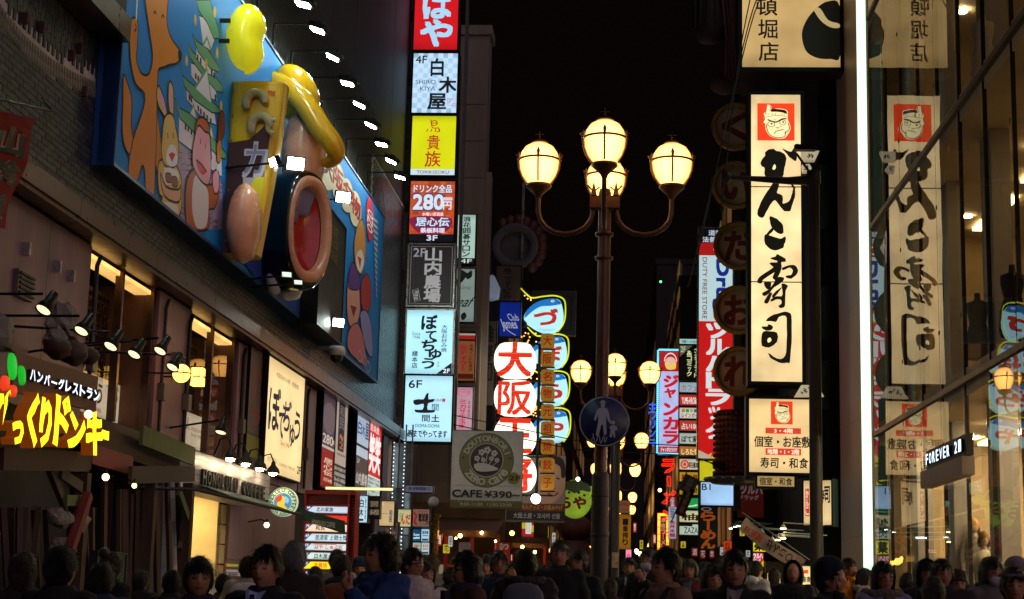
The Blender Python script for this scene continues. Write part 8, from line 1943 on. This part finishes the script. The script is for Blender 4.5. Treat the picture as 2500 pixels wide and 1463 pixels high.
def person(px, top, h, face, hair, hc, coat, label, pz='down', puff=0.0, hem=.72, extras=(), D=None):
    den = 1.7 - (1455 - top) * .235 / h; s = 1.35 / max(.8, den); s = min(max(s, .86), 1.10)
    if D is None: D = (1.7 * s - 1.35) * FPX / max(8, (1455 - top)) if top < 1440 and abs(s - 1.35 / den) > 1e-6 else FPX * .235 * s / h
    D = min(max(D, 4.5), 60); p = W.y(px, top, D); s = p.z / 1.705; s = min(max(s, .84), 1.12)
    o = bpy.data.objects.new('person', None); COL.objects.link(o); o.location = (p.x, D, .022); o.rotation_euler = (0, 0, R(face)); o.scale = (s, s, s)
    o['label'] = label; o['category'] = 'person'
    def part(name, me, m_):
        ob = bpy.data.objects.new(name, me); COL.objects.link(ob); ob.parent = o
        if not me.materials: me.materials.append(None)
        ob.material_slots[0].link = 'OBJECT'; ob.material_slots[0].material = m_; return ob
    part('body', pm('body', body_mesh, pz), skin); part('coat', pm('coat', coat_mesh, pz, puff, hem), cloth(coat)); part('trousers', pm('tr', trouser_mesh), cloth('#1c1c24' if int(px) % 2 else '#2c2a30')); part('shoes', pm('sh', shoe_mesh), cloth('#14110f'))
    if hair: part('hair', pm('hair', hair_mesh, hair), mat('hair_' + hc.strip('#'), hc, .38, 0, .6, 40, .9, streak=True))
    for e in extras:
        k, c = e if isinstance(e, tuple) else (e, '#101010')
        part({'hoodback': 'hood', 'pack': 'backpack', 'straps': 'backpack_straps', 'fur': 'fur_trim', 'band': 'head_band', 'collar': 'shirt_collar'}.get(k, k), pm('acc', acc_mesh, k), cloth(c))
    return o
BK, DB, BR = '#0c0a0a', '#141018', '#2c1810'
PEOPLE = [
 (152, 1352, 104, 170, 'short', BK, '#16130f', 'person with black hair and black coat seen from behind near the red plank', {}),
 (58, 1366, 84, 200, 'curly', '#3a2414', '#1a1512', 'person with frizzy brown hair seen from behind at the bottom left corner', {}),
 (272, 1362, 70, 150, 'bun', '#3c2012', '#14110f', 'person with reddish brown hair tied up behind the green board', {}),
 (248, 1388, 82, 215, 'short', BR, '#1a2038', 'short haired person with a blue collar turned right in front of the tied up hair', {}),
 (487, 1377, 98, 18, 'bangs', BK, '#1c1c34', 'woman with black bangs and long hair in navy, face toward the coffee shop', dict(pz='point')),
 (606, 1368, 58, 190, 'short', BK, '#a89a88', 'person in a pale coat with a white bag half hidden behind the suited man', dict(extras=(('pack', '#c8bcae'),))),
 (652, 1350, 106, -12, 'short', BK, '#101018', 'man in dark suit with pale blue collar facing the camera before the coffee shop', dict(extras=(('collar', '#a8b8e0'), ('tie', '#20182c')))),
 (720, 1334, 78, 182, 'short', '#8c8884', '#30231c', 'grey haired man in a dark brown coat seen from behind by the red directory', {}),
 (824, 1350, 46, 175, 'short', BK, '#8c7c6c', 'farther person in tan coat with dark hair in front of the directory panels', {}),
 (834, 1364, 62, 185, 'short', DB, '#141824', 'person in a navy hooded jacket with tan strap before the yellow panel', dict(extras=(('hoodback', '#141c2c'), ('pack', '#7c4420')))),
 (878, 1371, 46, 10, 'short', BK, '#1c221c', 'smiling man in a dark blue knit cap right of the directory', dict(extras=(('beanie', '#20283c'),))),
 (932, 1320, 96, -50, 'curly', BK, '#1c3c70', 'tall man in a blue puffer jacket with his hand raised to his chin', dict(pz='chin', puff=.02)),
 (1008, 1350, 70, 55, 'short', BK, '#b8a8ac', 'man in glasses and a white coat turned to the right', dict(extras=('glasses',))),
 (1040, 1382, 58, 25, 'long', '#3c2018', '#c0b0b4', 'young woman with long brown hair in white looking down beside the man in glasses', dict(extras=(('scarf', '#14110f'),))),
 (1056, 1362, 40, 160, 'short', '#50301c', '#9c8c7c', 'person with brown hair in beige behind the young woman in white', {}),
 (1140, 1361, 80, -60, 'curly', BK, '#4c2c24', 'person in glasses and a rust patterned jacket looking left', dict(extras=('glasses', ('scarf', '#2c2438')))),
 (1186, 1368, 44, 0, 'bun', BK, '#201c20', 'woman with hair pulled back facing the camera between two dark figures', {}),
 (1219, 1355, 58, 8, 'short', BK, '#161c34', 'young man in glasses and navy jacket by the red menu banner', dict(extras=('glasses',))),
 (1284, 1352, 72, 180, 'short', BK, '#2c241c', 'person in a brown fur hooded coat seen from behind with a striped backpack', dict(extras=(('fur', '#3c3428'), ('pack', '#5c6068')), puff=.02)),
 (1366, 1330, 60, 0, 'short', BK, '#0e0e10', 'tall frowning man in a black coat left of the lamp pole', {}),
 (1415, 1352, 58, -28, 'bangs', BK, '#10131a', 'young man in dark jacket looking left just beside the lamp pole', {}),
 (1536, 1369, 44, 0, 'short', BK, '#121214', 'man in black coat with white shirt and tie right of the thin pole', dict(extras=(('collar', '#b0acb4'), ('tie', '#181c30')))),
 (1584, 1346, 48, -25, 'short', DB, '#141218', 'person in a white mask holding up a hand behind the beige jacket', dict(pz='chin', extras=(('mask', '#b8b4bc'), ('collar', '#a8a4a8')))),
 (1625, 1353, 86, -55, 'short', BK, '#8c6c58', 'young man in a beige jacket with dark backpack straps looking left', dict(extras=(('straps', '#181410'), ('pack', '#181410')))),
 (1684, 1374, 46, -10, 'curly', DB, '#6c1420', 'woman in a red coat with brown fur hood and teal scarf', dict(extras=(('fur', '#5c4830'), ('scarf', '#4c7478')))),
 (1740, 1390, 66, 12, 'long', BK, '#c04458', 'woman with long dark hair in a coral pink jacket', {}),
 (1792, 1358, 86, 0, 'short', BK, '#0f0d0e', 'man in a black jacket with pale collar in front of the yellow square sign', dict(extras=(('collar', '#8c8078'),))),
 (1846, 1376, 36, 130, 'short', BK, '#b8b8c0', 'person in a white hooded coat walking away by the pharmacy signs', dict(extras=(('hoodback', '#c0c0c8'),), hem=.5)),
 (1936, 1380, 48, -8, None, BK, '#0e0c0c', 'person in a dark hood looking at a phone before the cream lit board', dict(pz='phone', extras=(('hood', '#0e0c0c'), ('phone', '#20242c')))),
 (2028, 1381, 78, 58, 'short', BK, '#181818', 'man in dark knit cap and glasses raising a striped glove', dict(pz='wave', extras=(('beanie', '#14141c'), 'glasses'))),
 (2072, 1367, 40, 50, 'short', BK, '#d07818', 'young man in a bright orange puffer jacket beside the fin', dict(puff=.02)),
 (2112, 1396, 40, 70, 'long', BK, '#9c8c94', 'woman with pale fur collar looking up next to the orange jacket', dict(extras=(('fur', '#a8989c'),))),
 (2156, 1385, 66, 12, 'long', '#181214', '#7c7890', 'woman in glasses and a lavender grey coat under the light strip', dict(extras=('glasses', ('fur', '#6c5c50'), ('scarf', '#5c5440')))),
 (2262, 1379, 58, 0, 'bangs', BK, '#1c1a1c', 'person with a grey hood up in front of the glass store', dict(extras=(('hood', '#6c6468'),))),
 (2299, 1376, 62, 6, 'short', BK, '#241818', 'man with dark swept hair right of the grey hood', {}),
 (2338, 1404, 52, 0, 'bangs', BR, '#241414', 'woman in a maroon knit hat below the mannequins', dict(extras=(('beanie', '#3c1c1c'),))),
 (2420, 1373, 62, 15, 'curly', BK, '#6c605c', 'person in a white face mask below the white coated mannequin', dict(extras=(('mask', '#b8b0ac'),))),
 (2474, 1400, 76, -8, 'short', BR, '#241c20', 'woman with a pale head band at the bottom right corner', dict(extras=(('band', '#8c7c8c'),))),
 (2482, 1376, 60, 10, 'short', BR, '#5c5054', 'person in a pale knit hat behind the woman with the head band', dict(extras=(('beanie', '#8c7c84'),))),
 (2278, 1422, 78, 175, 'curly', '#3c2014', '#1c1412', 'near person with curly reddish hair seen from behind at the bottom edge', {}),
 (2392, 1430, 66, 180, 'short', BK, '#181418', 'dark haired person seen from behind at the bottom edge below the mannequins', {}),
 (1328, 1390, 44, 190, 'short', BK, '#1c181c', 'small dark haired person behind the frowning man', {}),
 (1490, 1420, 40, 170, 'long', BR, '#3c1c20', 'child sized person in maroon behind the lamp pole sleeve', {}),
 (1660, 1368, 36, 185, 'short', BK, '#1c1c20', 'distant person seen from behind between beige and red coats', {}),
 (965, 1372, 40, 165, 'short', DB, '#241c1c', 'dark figure behind the blue puffer jacket', {}),
 (1098, 1392, 44, 180, 'short', BR, '#2c221c', 'person with brown hair at the stall counter', {}),
 (1252, 1378, 36, 15, 'short', BK, '#1c2030', 'distant person with dark hair between the glasses wearer and the fur hood', {}),
 (1560, 1382, 34, 180, 'short', BK, '#181414', 'distant dark coated person beside the masked one', {}),
 (1720, 1378, 32, 175, 'short', BK, '#2c1418', 'distant person near the ramen board', {}),
 (1890, 1392, 30, 160, 'long', BR, '#2c2428', 'distant woman with brown hair by the narrow floor sign', {}),
 (420, 1405, 60, 185, 'short', BK, '#1c1818', 'dark person seen from behind at the timber porch', {}),
 (345, 1400, 54, 170, 'short', BR, '#201c1c', 'person with dark brown hair in front of the porch planks', {}),
 (545, 1412, 50, 185, 'short', BK, '#3c3434', 'low dark haired figure at the coffee counter', {}),
 (770, 1392, 48, 180, 'short', BK, '#1c1a20', 'dark haired person between the grey haired man and the navy hood', {}),
 (2215, 1408, 46, 175, 'short', BK, '#1c1a1e', 'dark haired person seen from behind before the lit board reflection', {}),
]
for (px, top, h, face, hair, hc, coat, lab, kw) in PEOPLE: person(px, top, h, face, hair, hc, coat, lab, **kw)
# a few more walkers deeper in the street, all seen small
random.seed(33)
for i in range(18):
    D = random.uniform(34, 70); X = random.uniform(-3.6, 3.4); s_h = random.uniform(1.58, 1.76); q = W.y(1515, 1455, D); px = 1515 + X / D * FPX; top = 1455 - (s_h - 1.35) / D * FPX
    person(px, top, 20, random.choice([0, 180, 170, 10, 190]), random.choice(['short', 'long', 'bangs']), BK, random.choice(['#1c1a1e', '#2c2420', '#181c28', '#4c2420', '#5c5450']), 'distant walker with dark hair in the crowd down the street', D=D)['group'] = 'distant walkers in the street crowd'
# green shop board, hand-lettered
sign('green_board', 'dark green board with yellow characters leaning in the timber porch', 'sign', rect_left(L, 235, 1350, 1440, 305, -6.2), lambda P: (P.text('メニュー', .2, .2, .85, .4, '#a88018', .05), P.rect(.3, .55, .8, .6, '#8c6c18')), '#123a24', 0, .05, L, unlit=True, frame='dark_paint')
